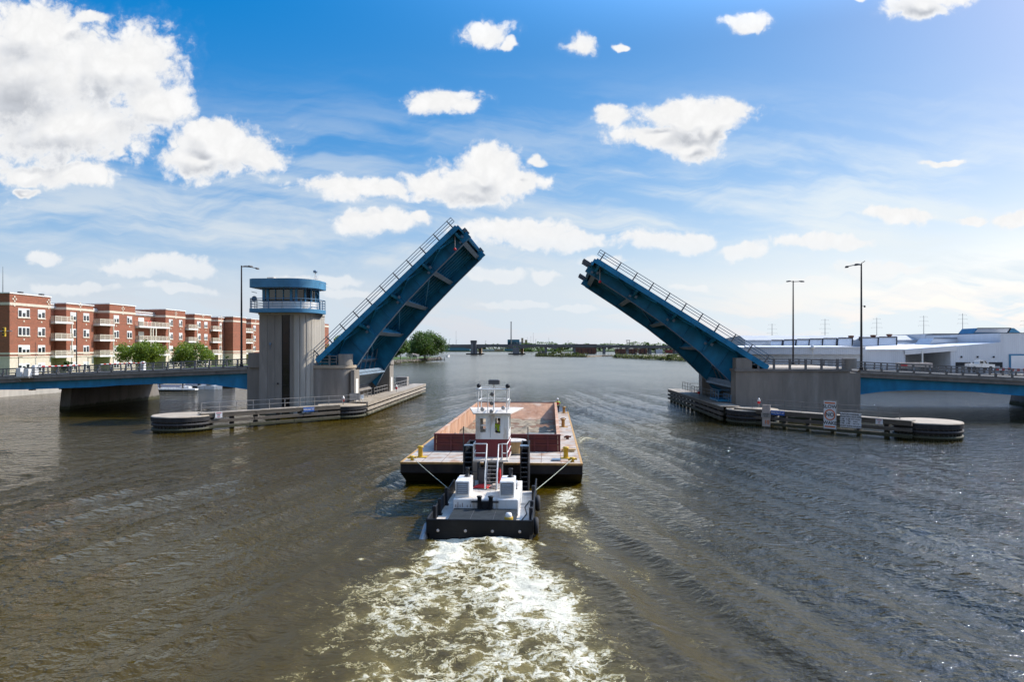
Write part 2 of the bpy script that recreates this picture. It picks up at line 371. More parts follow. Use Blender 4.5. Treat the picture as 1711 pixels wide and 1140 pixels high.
M['bargehull'] = mat('barge_side_steel', (.034, .029, .028), .7, 0, .35, .9, col2=(.060, .046, .040), thr=(.5, .72), scale2=.8, stretch=(1, 1, .45), bump=.15, col3=(.11, .06, .04), scale3=2.0, thr3=(.66, .78), spec=.2, tide=True)
M['glass'] = mat('dark_glass', (.016, .022, .028), .06, 0, .1, 1, spec=.8)
M['glassbrown'] = mat('tinted_glass', (.010, .009, .009), .15, 0, .3, .6, spec=.25)
M['blind'] = mat('window_blind', (.62, .66, .66), .35, 0, .06, 2, spec=.6)
M['frame'] = mat('white_frame', (.75, .74, .70), .5, 0, .04)
M['stone'] = mat('cream_stone', (.60, .53, .42), .85, 0, .08, 1.5, col2=(.50, .43, .34), thr=(.5, .75), scale2=1.5)
M['balc'] = mat('cream_balcony', (.66, .60, .48), .7, 0, .05, 2)
M['lampblack'] = mat('dark_lamp_post', (.028, .026, .028), .5, .3, .2, 2)
M['rope'] = mat('mooring_rope', (.42, .45, .36), .9, 0, .2, 20)
M['redlens'] = mat('red_lens', (.55, .012, .02), .3, 0, .05)
M['bluesign'] = mat('blue_sign', (.012, .10, .42), .5, 0, .08)
M['signwhite'] = mat('sign_white', (.70, .71, .73), .5, 0, .05, 3)
M['signink'] = mat('black_ink', (.012, .012, .016), .6, 0, .05)
M['orange'] = mat('orange_ink', (.66, .14, .02), .5, 0, .08)
M['redink'] = mat('red_ink', (.55, .03, .03), .5, 0, .05)
M['gauge'] = mat('gauge_board', (.50, .43, .38), .8, 0, .12, 3)
M['rubber'] = mat('black_rubber', (.02, .02, .022), .8, 0, .2, 3)
M['sand'] = mat('river_sand', (.30, .245, .17), .95, 0, .2, .9, col2=(.155, .12, .08), thr=(.45, .62), scale2=1.3, bump=.6)
M['grass'] = mat('mown_grass', (.09, .15, .025), .95, 0, .22, .4, col2=(.14, .17, .05), thr=(.5, .75), scale2=.15, bump=.3)
M['rubble'] = mat('rubble_bank', (.24, .21, .17), .95, 0, .3, 1.2, col2=(.11, .10, .08), thr=(.45, .6), scale2=1.5, bump=.6)
M['land'] = mat('far_land', (.07, .105, .03), .95, 0, .3, .02, col2=(.13, .13, .06), thr=(.5, .7), scale2=.01)
M['bark'] = mat('bark', (.08, .06, .045), .95, 0, .3, 4, bump=.4, stretch=(1, 1, .3))
M['siding'] = mat('white_metal_siding', (.60, .63, .67), .6, 0, .05, .5, col2=(.52, .55, .60), thr=(.5, .8), scale2=.3, stretch=(1, 1, .15))
M['roofw'] = mat('white_roof', (.72, .73, .75), .6, 0, .06, .4)
M['roofgrey'] = mat('grey_roof', (.42, .43, .44), .7, 0, .1, .3)
M['dark'] = mat('dark_opening', (.02, .022, .026), .8, 0, .2)
M['darkgrey'] = mat('dark_grey_metal', (.09, .09, .095), .6, .2, .2)
M['brown'] = mat('brown_rust', (.16, .07, .045), .85, 0, .3, .5, col2=(.09, .045, .035), thr=(.5, .7), scale2=.2)
M['hivis'] = mat('yellow_green_cloth', (.42, .62, .03), .8, 0, .08)
M['skin'] = mat('skin', (.42, .24, .17), .6, 0, .05)
M['trouser'] = mat('dark_trousers', (.03, .03, .035), .9, 0, .1)
M['helmet'] = mat('white_helmet', (.78, .78, .76), .35, 0, .03)
M['redcloth'] = mat('red_cloth', (.50, .02, .02), .8, 0, .15, 6)
M['wood'] = mat('reel_wood', (.45, .30, .14), .8, 0, .15, 4, stretch=(3, 3, .4))
M['farconc'] = mat('far_concrete', (.20, .20, .205), .85, 0, .15, .1)
M['capband'] = mat('dark_band', (.035, .035, .038), .85, 0, .25, 1.5, col2=(.08, .07, .06), thr=(.55, .75), spec=.2)
M['pylon'] = mat('pale_steel', (.22, .23, .25), .6, .2, .1)
M['teal'] = mat('teal_cladding', (.05, .17, .24), .6, 0, .1, .1)
M['tan'] = mat('tan_cladding', (.45, .33, .22), .8, 0, .1, .1)
M['canvas'] = mat('blue_grey_boat_cover', (.09, .10, .14), .85, 0, .2, 1)

def siding_bump(m, pitch=.45):
    n = NT(m.node_tree); b = n.n['Principled BSDF']
    tc = n.new('ShaderNodeTexCoord').outputs['Object']; x, y, z = n.sep(tc)
    s = n.m('FRACT', n.m('MULTIPLY', n.m('ADD', x, n.m('MULTIPLY', y, 1.0)), 1 / pitch))
    bp = n.new('ShaderNodeBump'); bp.inputs['Strength'].default_value = .5; bp.inputs['Distance'].default_value = .05
    n.l.new(n.smooth(n.m('ABSOLUTE', n.m('SUBTRACT', s, .5)), .3, .45), bp.inputs['Height']); n.l.new(bp.outputs[0], b.inputs['Normal'])
siding_bump(M['siding'])

def make_brick():
    m = bpy.data.materials.new('red_brick'); m.use_nodes = True
    n = NT(m.node_tree); b = n.n['Principled BSDF']
    tc = n.new('ShaderNodeTexCoord').outputs['Object']; x, y, z = n.sep(tc)
    v = n.xyz(n.m('ADD', x, y), z, 0.0)
    br = n.new('ShaderNodeTexBrick'); n.l.new(v, br.inputs['Vector'])
    br.inputs['Scale'].default_value = 1.0; br.inputs['Brick Width'].default_value = .42; br.inputs['Row Height'].default_value = .16; br.inputs['Mortar Size'].default_value = .012
    br.inputs['Color1'].default_value = (.29, .092, .048, 1); br.inputs['Color2'].default_value = (.19, .062, .034, 1); br.inputs['Mortar'].default_value = (.28, .17, .11, 1)
    st = n.noise(n.vm('MULTIPLY', tc, (.12, .12, 1.4)), 1.2, 5, .6)
    c = n.mix(n.m('MULTIPLY', n.smooth(st, .4, .7), .45), br.outputs[0], (.35, .11, .06, 1))
    n.l.new(c, b.inputs['Base Color']); b.inputs['Roughness'].default_value = .9
    return m
M['brick'] = make_brick()

def make_leaf(name, dark, mid, light):
    m = bpy.data.materials.new(name); m.use_nodes = True
    n = NT(m.node_tree); b = n.n['Principled BSDF']
    g = n.new('ShaderNodeNewGeometry')
    tc = n.new('ShaderNodeTexCoord').outputs['Object']
    r = g.outputs['Random Per Island']
    c = n.mix(r, c4(dark), c4(light))
    c = n.mix(n.smooth(n.noise(tc, .35, 4, .6), .35, .65), c, c4(mid))
    n.l.new(c, b.inputs['Base Color']); b.inputs['Roughness'].default_value = .55
    tr = n.new('ShaderNodeBsdfTranslucent'); n.l.new(n.mix(.5, c, c4(light, 1.6)), tr.inputs[0])
    mx = n.new('ShaderNodeMixShader'); mx.inputs[0].default_value = .38
    n.l.new(b.outputs[0], mx.inputs[1]); n.l.new(tr.outputs[0], mx.inputs[2])
    n.l.new(mx.outputs[0], n.n['Material Output'].inputs[0])
    return m
M['leaf'] = make_leaf('green_leaves', (.030, .065, .012), (.055, .105, .018), (.10, .17, .03))
M['leafyel'] = make_leaf('bright_leaves', (.075, .12, .010), (.125, .19, .018), (.21, .29, .03))
M['leafolive'] = make_leaf('olive_leaves', (.045, .06, .015), (.075, .09, .02), (.12, .14, .035))

# ------------------------------------------------------------------ water
_rs = np.random.RandomState(3)
_T = _rs.rand(256, 256)
def vn(x, y):
    xi = np.floor(x).astype(int); yi = np.floor(y).astype(int); fx = x - xi; fy = y - yi
    fx = fx * fx * (3 - 2 * fx); fy = fy * fy * (3 - 2 * fy)
    a = _T[xi % 256, yi % 256]; b = _T[(xi + 1) % 256, yi % 256]; c = _T[xi % 256, (yi + 1) % 256]; d = _T[(xi + 1) % 256, (yi + 1) % 256]
    return (a * (1 - fx) + b * fx) * (1 - fy) + (c * (1 - fx) + d * fx) * fy
def fbm(x, y, o=4):
    s = 0; a = .5
    for i in range(o): s = s + a * vn(x * 2 ** i + 17 * i, y * 2 ** i + 31 * i); a *= .5
    return s
def sstep(a, b, x):
    t = np.clip((x - a) / (b - a), 0, 1); return t * t * (3 - 2 * t)
TUG = (-3.76, 31.75); BARGE = (-4.5, 44.45); HEAD = R(.76)
def make_water():
    def steps(a, b, d0, g):
        out = [a]; d = d0
        while out[-1] < b: out.append(out[-1] + d); d *= g
        return out
    xs = np.array(sorted([-8.5 - t for t in steps(.16, 150, .16, 1.022)] + list(np.arange(-8.5, 3.6, .11)) + [3.5 + t for t in steps(.16, 150, .16, 1.022)]))
    ys = np.array(list(np.arange(-6, 14, .5)) + list(np.arange(14, 46, .11)) + [46 + t for t in steps(.16, 420, .16, 1.02)])
    X, Y = np.meshgrid(xs, ys)
    near = sstep(220, 120, Y) * sstep(140, 100, np.abs(X)) * sstep(-6, 0, Y)
    # wind chop, mostly across the river
    wx = X + 1.5 * (fbm(X * .21, Y * .21) - .5) * 4; wy = Y + 1.5 * (fbm(X * .19 + 50, Y * .19) - .5) * 4
    h = .045 * (fbm(wx * .55, wy * .75, 3) - .45)
    # diverging wake waves on both sides of the tow
    for side in (-1, 1):
        d = side * (X - (-3.9)) ; back = 80 - Y
        ph = (d - .215 * back - .0016 * back * back * .5) + 1.0 * (fbm(X * .12 + 9 * side, Y * .12) - .5) * 2.2
        lam = 1.75 + .35 * sstep(10, 30, d)
        env = sstep(3.0, 7.0, d) * sstep(40, 14, d) * (.35 + 1.0 * sstep(.32, .62, fbm(X * .085 + 3, Y * .05 + 5 * side, 3)))
        env = env * (1 - .55 * sstep(52, 90, Y))
        s = np.sin(2 * np.pi * ph / lam); s2 = np.sin(2 * np.pi * ph / (lam * 2.6) + 1.1)
        h = h + env * (.042 * (s + .35 * s * s) + .105 * s2)
    # churned wake astern
    dd = TUG[1] - Y; xc = -3.75 + .035 * np.clip(dd, 0, 40)
    hw = 2.4 + 3.5 * sstep(0, 9, dd) + .07 * np.clip(dd, 0, 40)
    u = (X - xc) / hw + .45 * (fbm(X * .5, Y * .5, 3) - .47)
    ast = sstep(-.15, .25, dd)
    m = 1.13 * ast * sstep(1.20, .45, np.abs(u)) * (1 - .30 * sstep(4, 16, dd)) * (1 - .5 * sstep(16, 34, dd))
    lanes = .55 + .45 * np.exp(-((np.abs(u) - .42) / .26) ** 2)
    m = m * (lanes + .35 * sstep(5, 0, dd))
    m = m * (.72 + .65 * (fbm(X * .33 + 4, Y * .33, 3) - .45) * 1.6)
    turb = (fbm(X * .9 + 3 * fbm(X * .4, Y * .4), Y * .9, 4) - .46)
    h = h + np.clip(m, 0, 1) * (.80 * turb + .06) + .16 * ast * np.exp(-((dd - 1.0) / .9) ** 2) * sstep(1.3, .5, np.abs(X + 3.75) / 2.8)
    # stern waves curling away from the tug's quarters
    for side, sl in ((-1, .62), (1, .55)):
        e = side * (X - (TUG[0] + side * 2.5)) - sl * np.clip(dd, 0, 50)
        cr = np.exp(-(e / .28) ** 2) * sstep(-.3, .6, dd) * sstep(9, 2, dd) * sstep(.38, .6, fbm(X * .9, Y * .9, 3) + .12)
        h = h + .07 * np.exp(-(e / .55) ** 2) * sstep(-.3, .6, dd) * sstep(10, 2, dd)
        m = np.maximum(m, .55 * cr)
    # foam along the tug's and barge's sides
    def blob(cx, cy, rx, ry, a):
        return a * np.exp(-(((X - cx) / rx) ** 2 + ((Y - cy) / ry) ** 2))
    side = blob(.6, 42.5, .9, 2.2, .58) + blob(-.2, 36.5, .9, 2.8, .66) + blob(.9, 34.5, .9, 2.4, .50) + blob(.3, 40, 1.0, 2.0, .52) + blob(1.5, 31, .9, 2.2, .40) + blob(-7.3, 37.4, .9, .8, .60) + blob(-8.2, 33.5, .9, 1.3, .36) + blob(-7.4, 31.2, .6, 1.2, .36) + blob(-7.0, 41, .7, 1.4, .4) \
        + blob(2.1, 56, .35, 6, .42) + blob(2.6, 67.5, 1.1, 1.8, .62) + blob(1.7, 47.5, .5, 3, .45) + blob(-9.8, 30, 1.2, 3, .26) + blob(3.2, 27.5, 1.4, 3.2, .34) + blob(4.3, 22, 1.3, 3.0, .28) + blob(-9.4, 24, 1.4, 3.2, .30) + blob(-9.6, 18, 1.3, 3, .24) + blob(1.9, 66, .5, 9, .25)
    h = h + .10 * blob(2.6, 67.5, 1.2, 1.2, 1)
    m = np.maximum(m, side * (.75 + .8 * (fbm(X * .7, Y * .7, 3) - .45)))
    # under the hulls the water lies still
    for (o, hx, L) in ((TUG, 2.6, 9.6), (BARGE, 6.1, 43.5)):
        lx = (X - o[0]) * math.cos(HEAD) + (Y - o[1]) * math.sin(HEAD); ly = -(X - o[0]) * math.sin(HEAD) + (Y - o[1]) * math.cos(HEAD)
        ins = sstep(hx + .1, hx - .4, np.abs(lx)) * sstep(-.1, .4, ly) * sstep(L + .1, L - .4, ly)
        h = h * (1 - ins) - .10 * ins; m = m * (1 - ins)
    h = h * near
    nx, ny = len(xs), len(ys)
    V = np.stack([X.ravel(), Y.ravel(), h.ravel()], 1)
    idx = np.arange(nx * ny).reshape(ny, nx)
    Q = np.stack([idx[:-1, :-1], idx[:-1, 1:], idx[1:, 1:], idx[1:, :-1]], -1).reshape(-1, 4)
    # outer sheet to the horizon: four strips butting the grid
    x0, x1, y0, y1 = xs[0], xs[-1], ys[0], ys[-1]; Bg = 9000
    ex = np.array([(-Bg, -300, 0), (Bg, -300, 0), (Bg, y0, 0), (x1, y0, 0), (x0, y0, 0), (-Bg, y0, 0), (-Bg, y1, 0), (x0, y1, 0), (x1, y1, 0), (Bg, y1, 0), (Bg, Bg, 0), (-Bg, Bg, 0)])
    b = len(V); V = np.vstack([V, ex])
    Q2 = np.array([(5, 4, 7, 6), (3, 2, 9, 8), (0, 1, 2, 5), (6, 9, 10, 11)]) + b
    Q = np.vstack([Q, Q2])
    me = bpy.data.meshes.new('river_water')
    me.vertices.add(len(V)); me.vertices.foreach_set('co', V.astype(np.float32).ravel())
    me.loops.add(len(Q) * 4); me.loops.foreach_set('vertex_index', Q.astype(np.int32).ravel())
    me.polygons.add(len(Q)); me.polygons.foreach_set('loop_start', np.arange(0, len(Q) * 4, 4, dtype=np.int32)); me.polygons.foreach_set('loop_total', np.full(len(Q), 4, dtype=np.int32))
    me.polygons.foreach_set('use_smooth', np.ones(len(Q), dtype=bool))
    at = me.attributes.new('foam', 'FLOAT', 'POINT')
    at.data.foreach_set('value', np.concatenate([np.clip(m, 0, 1.2).ravel(), np.zeros(12)]).astype(np.float32))
    me.update(); me.validate()
    return me
def water_material():
    m = bpy.data.materials.new('river_water'); m.use_nodes = True
    n = NT(m.node_tree); b = n.n['Principled BSDF']
    p = n.new('ShaderNodeTexCoord').outputs['Object']
    at = n.new('ShaderNodeAttribute'); at.attribute_name = 'foam'; f = at.outputs['Fac']
    wp = n.vm('SCALE', n.vm('SUBTRACT', n.noise(p, .8, 3, .6, color=True), (.5, .5, .5)), 1.3)
    q = n.vm('ADD', p, wp)
    wp2 = n.vm('SCALE', n.vm('SUBTRACT', n.noise(p, 3.2, 3, .6, color=True), (.5, .5, .5)), .35)
    q2 = n.vm('ADD', q, wp2)
    r1 = n.m('SUBTRACT', 1.0, n.m('ABSOLUTE', n.m('MULTIPLY', n.m('SUBTRACT', n.noise(q, .85, 5, .62), .5), 6.5)))
    r2 = n.m('SUBTRACT', 1.0, n.m('ABSOLUTE', n.m('MULTIPLY', n.m('SUBTRACT', n.noise(q2, 2.6, 5, .65), .5), 6.5)))
    fine = n.noise(q2, 11, 5, .7)
    lace = n.m('ADD', n.m('ADD', n.m('MULTIPLY', r1, .38), n.m('MULTIPLY', r2, .34)), n.m('MULTIPLY', fine, .42))
    thr = n.m('SUBTRACT', 1.06, n.m('MULTIPLY', f, .86))
    foam = n.m('MULTIPLY', n.smooth(n.m('SUBTRACT', lace, thr), -.06, .34), n.smooth(f, .06, .22), clamp=True)
    aer = n.m('MULTIPLY', n.smooth(f, .15, .9), n.smooth(n.noise(q, .7, 4, .6), .3, .65), clamp=True)
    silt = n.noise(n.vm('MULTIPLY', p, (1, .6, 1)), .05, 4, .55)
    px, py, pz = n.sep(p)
    mud_refl = n.m('MULTIPLY', n.smooth(n.m('ADD', px, n.m('MULTIPLY', silt, 9.0)), 20.0, 6.0), n.smooth(n.m('SUBTRACT', px, n.m('MULTIPLY', silt, 9.0)), -46.0, -16.0, .72, 1.0))
    mud_refl = n.m('MULTIPLY', mud_refl, n.smooth(py, 170.0, 70.0, .3, 1.0))
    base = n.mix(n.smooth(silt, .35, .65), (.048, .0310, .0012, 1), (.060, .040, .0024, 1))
    base = n.mix(mud_refl, (.028, .0215, .0035, 1), base)      # muddy along the track; darkened to the right to paint a bluer sky reflection
    base = n.mix(aer, base, (.30, .235, .075, 1))
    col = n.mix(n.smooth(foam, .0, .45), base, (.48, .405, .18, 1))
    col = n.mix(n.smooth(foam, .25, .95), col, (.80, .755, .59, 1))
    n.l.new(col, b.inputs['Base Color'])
    n.l.new(n.m('ADD', n.m('ADD', .04, n.m('MULTIPLY', n.smooth(py, 70.0, 260.0), .13)), n.m('MULTIPLY', foam, .6)), b.inputs['Roughness'])
    b.inputs['IOR'].default_value = 1.31; b.inputs['Specular Tint'].default_value = (.72, 1.02, 1.38, 1)
    # ripples: wind chop plus fine capillary texture, calmer in patches
    gust = n.m('MULTIPLY', n.smooth(n.noise(n.vm('MULTIPLY', p, (.8, .35, 1)), .045, 3, .55), .3, .7, .55, 1.25), n.smooth(n.sep(p)[1], 75, 240, 1.0, .24))
    calm = n.smooth(n.m('ABSOLUTE', n.m('ADD', n.m('ADD', px, 3.8), n.m('MULTIPLY', n.m('SUBTRACT', silt, .5), 8.0))), 7.0, 24.0, .52, 1.0)
    gust = n.m('MULTIPLY', gust, n.m('MAXIMUM', calm, n.smooth(py, 60.0, 110.0)))      # the wash has smoothed the chop near the track
    pw = n.vm('ADD', p, n.vm('SCALE', n.vm('SUBTRACT', n.noise(p, .25, 2, .5, color=True), (.5, .5, .5)), 1.6))
    k1 = n.noise(n.vm('MULTIPLY', pw, (1.0, 1.5, 1)), 1.0, 3, .5)
    k2 = n.noise(n.vm('MULTIPLY', pw, (1.0, 1.35, 1)), 2.5, 3, .5)
    hh = n.m('ADD', n.m('MULTIPLY', k1, .30), n.m('MULTIPLY', k2, .25))
    k3 = n.noise(n.vm('MULTIPLY', pw, (1.0, 1.2, 1)), 10.0, 3, .55)
    hh = n.m('ADD', hh, n.m('MULTIPLY', k3, .022))
    hh = n.m('MULTIPLY', hh, gust)
    hh = n.m('ADD', hh, n.m('MULTIPLY', foam, .05))
    hh = n.m('ADD', hh, n.m('MULTIPLY', n.m('MULTIPLY', f, fine), .10))
    bp = n.new('ShaderNodeBump'); bp.inputs['Strength'].default_value = 1.0; bp.inputs['Distance'].default_value = 1.0
    n.l.new(hh, bp.inputs['Height']); n.l.new(bp.outputs[0], b.inputs['Normal'])
    return m
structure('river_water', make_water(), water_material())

# ------------------------------------------------------------------ banks and land
def land(name, poly, z, m, skirt=None, z0=-1.5):
    mb = MB(); k = len(poly); mb.add([(x, y, z) for x, y in poly], [tuple(range(k))])
    if skirt is None: mb.add([(x, y, z0) for x, y in poly] + [(x, y, z) for x, y in poly], [(i, (i + 1) % k, k + (i + 1) % k, k + i) for i in range(k)])
    return structure(name, mb, m)
land('city_bank', [(-102.7, 60), (-102.6, 120), (-101.2, 132), (-101, 250), (-99, 330), (-240, 345), (-1500, 345), (-1500, -200), (-102.7, -200)], 3.3, M['grass'])
land('park_bank', [(-150, 346), (-99.5, 346), (-96.5, 388), (-93.5, 470), (-92.5, 525), (-96, 540), (-118, 545), (-400, 560), (-1500, 560), (-1500, 346)], 2.0, M['grass'])
land('factory_bank', [(52, 152), (60, 153), (98, 150), (99, 40), (99, -100), (1500, -100), (1500, 700), (260, 700), (150, 420), (86, 300)], 3.2, M['pave'])
land('far_ground', [(-5000, 1725), (-400, 1715), (150, 1715), (200, 900), (120, 770), (260, 700), (1500, 700), (5000, 700), (5000, 8000), (-5000, 8000)], 2.4, M['land'])
land('beach_spit', [(20, 762), (24, 745), (60, 738), (84, 700), (160, 560), (90, 470), (99, 430), (150, 420), (260, 700), (200, 900), (95, 800)], 1.0, M['sand'])
# riprap along the park bank: one heap of stones nobody would count
mb = MB(); rr = random.Random(5)
edge = [(-96.5, 388), (-93.5, 470), (-92.5, 525), (-96, 540)]
for i in range(700):
    k = rr.random() * 3; a, b = edge[int(k)], edge[int(k) + 1]; t = k % 1
    x = a[0] + (b[0] - a[0]) * t + rr.uniform(-.6, 1.0); y = a[1] + (b[1] - a[1]) * t; s = rr.uniform(.3, .75)
    z = 1.75 - 1.3 * max(0, (x - (a[0] + (b[0] - a[0]) * t)))
    q = [(rr.uniform(.6, 1) * s * sx, rr.uniform(.6, 1) * s * sy, rr.uniform(.4, .8) * s * sz) for sz in (-1, 1) for sx, sy in ((-1, -1), (1, -1), (1, 1), (-1, 1))]
    mb.add([(x + e[0], y + e[1], z + e[2]) for e in q], [(0, 3, 2, 1), (4, 5, 6, 7), (0, 1, 5, 4), (1, 2, 6, 5), (2, 3, 7, 6), (3, 0, 4, 7)])
structure('riprap', mb, M['rubble'], 'stuff')
# sea wall below the apartments
mb = MB(); pts = [(-102.6, 90), (-102.55, 120), (-101.15, 132), (-100.9, 250)]
for a, b in zip(pts, pts[1:]): mb.bar((a[0], a[1], 1.2), (b[0], b[1], 1.2), .9, 4.6)
single('sea_wall', 'pale concrete sea wall along the water below the brick apartments', 'wall', mb, M['concl'])

# ------------------------------------------------------------------ the bascule bridge
WN, WF = 88.3, 112.3                 # near and far deck edges
GN, GF = 91.4, 109.2                 # girder planes
def gdepth(t):
    """girder depth at distance t from the tip"""
    ks = [(0, 1.75), (6, 1.85), (12, 2.1), (18, 2.72), (24, 4.0), (27.5, 5.2), (30, 5.4)]
    for (a, p), (b, q) in zip(ks, ks[1:]):
        if t <= b: return p + (q - p) * (t - a) / (b - a)
    return 5.4
def make_leaf_span(sgn, px, pz, ang, label):
    """sgn=+1: springs from the left pier and points to +x"""
    L = 28.0
    o = root('bascule_leaf', label, 'drawbridge leaf', (px, 0, pz), group='raised leaves of the drawbridge', local=True)
    o.rotation_euler = (0, -sgn * ang, 0)
    X = lambda t: sgn * (L - t)                      # t = distance from tip
    d = MB(); d.box(min(X(0), X(25.6)), max(X(0), X(25.6)), WN + .25, WF - .25, -.28, -.05)
    dk = part('deck', d, M['asphalt'], o)
    # stringers under the deck
    for y in np.linspace(GN + 1.7, GF - 1.7, 9):
        s = MB(); s.box(min(X(.8), X(26)), max(X(.8), X(26)), y - .12, y + .12, -.82, -.281); part('stringer', s, M['blue'], o)
    s = MB(); s.box(min(X(.8), X(26)), max(X(.8), X(26)), 95.2, 95.55, -.62, -.283); part('conduit', s, M['brown'], o)
    for yw in (WN, WF):
        out = -1 if yw == WN else 1
        f = MB(); f.box(min(X(0), X(25.7)), max(X(0), X(25.7)), min(yw, yw - out * .22), max(yw, yw - out * .22), -.52, .10)
        f.box(min(X(0), X(25.7)), max(X(0), X(25.7)), min(yw, yw - out * .5), max(yw, yw - out * .5), .10, .16)
        for k in range(11): f.box(min(X(1 + k * 2.25), X(1.3 + k * 2.25)), max(X(1 + k * 2.25), X(1.3 + k * 2.25)), yw + min(0, out * .07), yw + max(0, out * .07), -.50, .06)
        part('edge_beam', f, M['blue'], o)
        # sidewalk stringer half way out
        f = MB(); ys = yw - out * 1.5; f.box(min(X(.3), X(27)), max(X(.3), X(27)), ys - .1, ys + .1, -.62, -.284); part('stringer', f, M['blue'], o)
    for yw in (GN, GF):
        g = MB()
        ts = [0.3] + [i * 1.0 for i in range(1, 28)]
        for a, b in zip(ts, ts[1:]):
            q = [(X(a), -.282), (X(b), -.282), (X(b), -gdepth(b)), (X(a), -gdepth(a))]
            g.slab(q, 'y', yw - .04, yw + .04)
        for t in np.arange(3, 28, 3.0): g.box(X(t) - .03, X(t) + .03, yw - .16, yw + .16, -gdepth(t) + .05, -.3)
        gp = part('main_girder', g, M['blue'], o)
        fl = MB()
        for a, b in zip(ts, ts[1:]):
            q = [(X(a), -gdepth(a)), (X(b), -gdepth(b)), (X(b), -gdepth(b) - .07), (X(a), -gdepth(a) - .07)]
            fl.slab(q, 'y', yw - .28, yw + .28)
        part('flange', fl, M['flange'], gp)  # lighter than the web: light caught by the flange put into its colour
    # floor beams: deep tapering webs between and beyond the girders
    for t in (0.7, 6.6, 12.4, 18.2, 24.0):
        D = gdepth(t); b = MB(); e = .05
        m_ = (GN + GF) / 2
        H = min(D * .72, 1.95)
        q = [(GN + .05, -.283), (GF - .05, -.283), (GF - .05, -H), (GN + .05, -H)]
        b.slab([(y, z) for y, z in q], 'x', X(t) - e, X(t) + e)
        fb = part('floor_beam', b, M['blue'], o)
        f = MB()
        f.slab([(GN + .05, -H - .002), (GF - .05, -H - .002), (GF - .05, -H - .07), (GN + .05, -H - .07)], 'x', X(t) - .33, X(t) + .33)
        part('flange', f, M['flange'], fb)  # greyer and lighter, light thrown up from the water put into its colour
        for yw, out in ((GN, -1), (GF, 1)):
            ye = yw + out * 2.85
            b = MB(); b.slab([(yw + out * .05, -.284), (ye, -.284), (ye, -.6), (yw + out * .05, -1.35)], 'x', X(t) - .04, X(t) + .04)
            b.slab([(ye, -.6), (yw + out * .05, -1.35), (yw + out * .05, -1.42), (ye, -.67)], 'x', X(t) - .17, X(t) + .17)
            b.box(X(t) - .13, X(t) + .13, min(yw + out * .06, yw + out * .3), max(yw + out * .06, yw + out * .3), -min(D - .1, 2.4), -1.3)
            br = part('bracket', b, M['blue'], o)
            if out < 0:
                part('junction_box', MB().box(X(t) + .18, X(t) + .5, yw - 1.2, yw - .95, -1.35, -1.0), M['flange'], br)
                part('junction_box', MB().box(X(t) - .5, X(t) - .2, yw - .7, yw - .45, -1.6, -1.3), M['flange'], br)
    # diagonal sway braces under each sidewalk
    for i, (t0, t1) in enumerate(((.9, 6.4), (6.8, 12.2), (12.6, 18.0), (18.4, 23.8))):
        tm = (t0 + t1) / 2
        for yw, out in ((GN, -1), (GF, 1)):
            b = MB(); b.bar((X(t0), yw + out * .15, -.62), (X(tm), yw + out * 2.6, -.56), .16, .16); b.bar((X(tm), yw + out * 2.6, -.56), (X(t1), yw + out * .15, -.95), .2, .2)
            part('sway_brace', b, M['blue'], o)
    # laterals between the girders
    for t0, t1 in ((6.6, 12.4), (12.4, 18.2), (18.2, 24.0)):
        b = MB(); b.bar((X(t0), GN + .3, -1.15), (X(t1), GF - .3, -1.15), .18, .18); part('lateral_brace', b, M['blue'], o)
    # heel: counterweight arm, splash plate and strut
    b = MB(); b.box(min(X(24.3), X(27.6)), max(X(24.3), X(27.6)), GN + .1, GF - .1, -4.05, -3.85); b.box(min(X(24.3), X(24.6)), max(X(24.3), X(24.6)), GN + .1, GF - .1, -4.35, -3.4)
    part('heel_plate', b, M['flange'], o)
    for y in np.linspace(GN + 1, GF - 1, 7):
        b = MB(); b.bar((X(22.5), y, -.9), (X(26.6), y + .4, -3.8), .16, .16); part('heel_strut', b, M['flange'], o)
    b = MB(); b.box(min(X(27.6), X(31)), max(X(27.6), X(31)), GN + .3, GF - .3, -4.9, -1.0); part('counterweight', b, M['conc_dark'], o)
    # tip: end beam, lock bars and finger castings
    b = MB(); b.box(min(X(0), X(-.28)), max(X(0), X(-.28)), WN + .1, WF - .1, -.95, -.06); part('end_beam', b, M['blue'], o)
    b = MB()
    for y in np.linspace(GN + .8, GF - .8, 30): b.box(min(X(-.28), X(-.52)), max(X(-.28), X(-.52)), y - .14, y + .14, -.45, -.07)
    part('deck_fingers', b, M['bluelight'], o)
    for yw in (GN, GF):
        b = MB(); b.box(min(X(.9), X(-.5)), max(X(.9), X(-.5)), yw - .42, yw + .42, -1.75, -.5); part('tip_bracket', b, M['blue'], o)
        for y in (yw - 1.1, yw + 1.1):
            b = MB(); ln = 1.5 if sgn < 0 else .75
            b.box(min(X(-.28), X(-ln)), max(X(-.28), X(-ln)), y - .2, y + .2, -1.0, -.55); part('lock_bar', b, M['darkgrey'], o)
    # railings
    for yw, out in ((WN + .14, -1), (WF - .14, 1)):
        rl = MB()
        for z in (.62, .95, 1.30): rl.bar((X(-.25), yw, z), (X(25.6), yw, z), .07, .07)
        for z0, z1 in ((.62, 1.30),):
            rl.bar((X(-.25), yw, z0), (X(-.25), yw, z1), .07, .07)
        rp = part('railing', rl, M['bluerail'], o)
        for k in range(11):
            t = .45 + k * 2.45
            b = MB(); b.slab([(X(t) - .09, .16), (X(t) + .09, .16), (X(t) + .06, 1.34), (X(t) - .06, 1.34)], 'y', yw - .07, yw + .07); part('rail_post', b, M['rail'], rp)
    # navigation lamp hung from the tip
    b = MB(); b.bar((X(.8), GN - 1.9, -.6), (X(.8) + sgn * .55 * 0, GN - 1.9, -.62), .05, .05)
    v = Vector((-math.sin(sgn * ang), 0, -math.cos(ang)))              # plumb direction in the leaf's frame
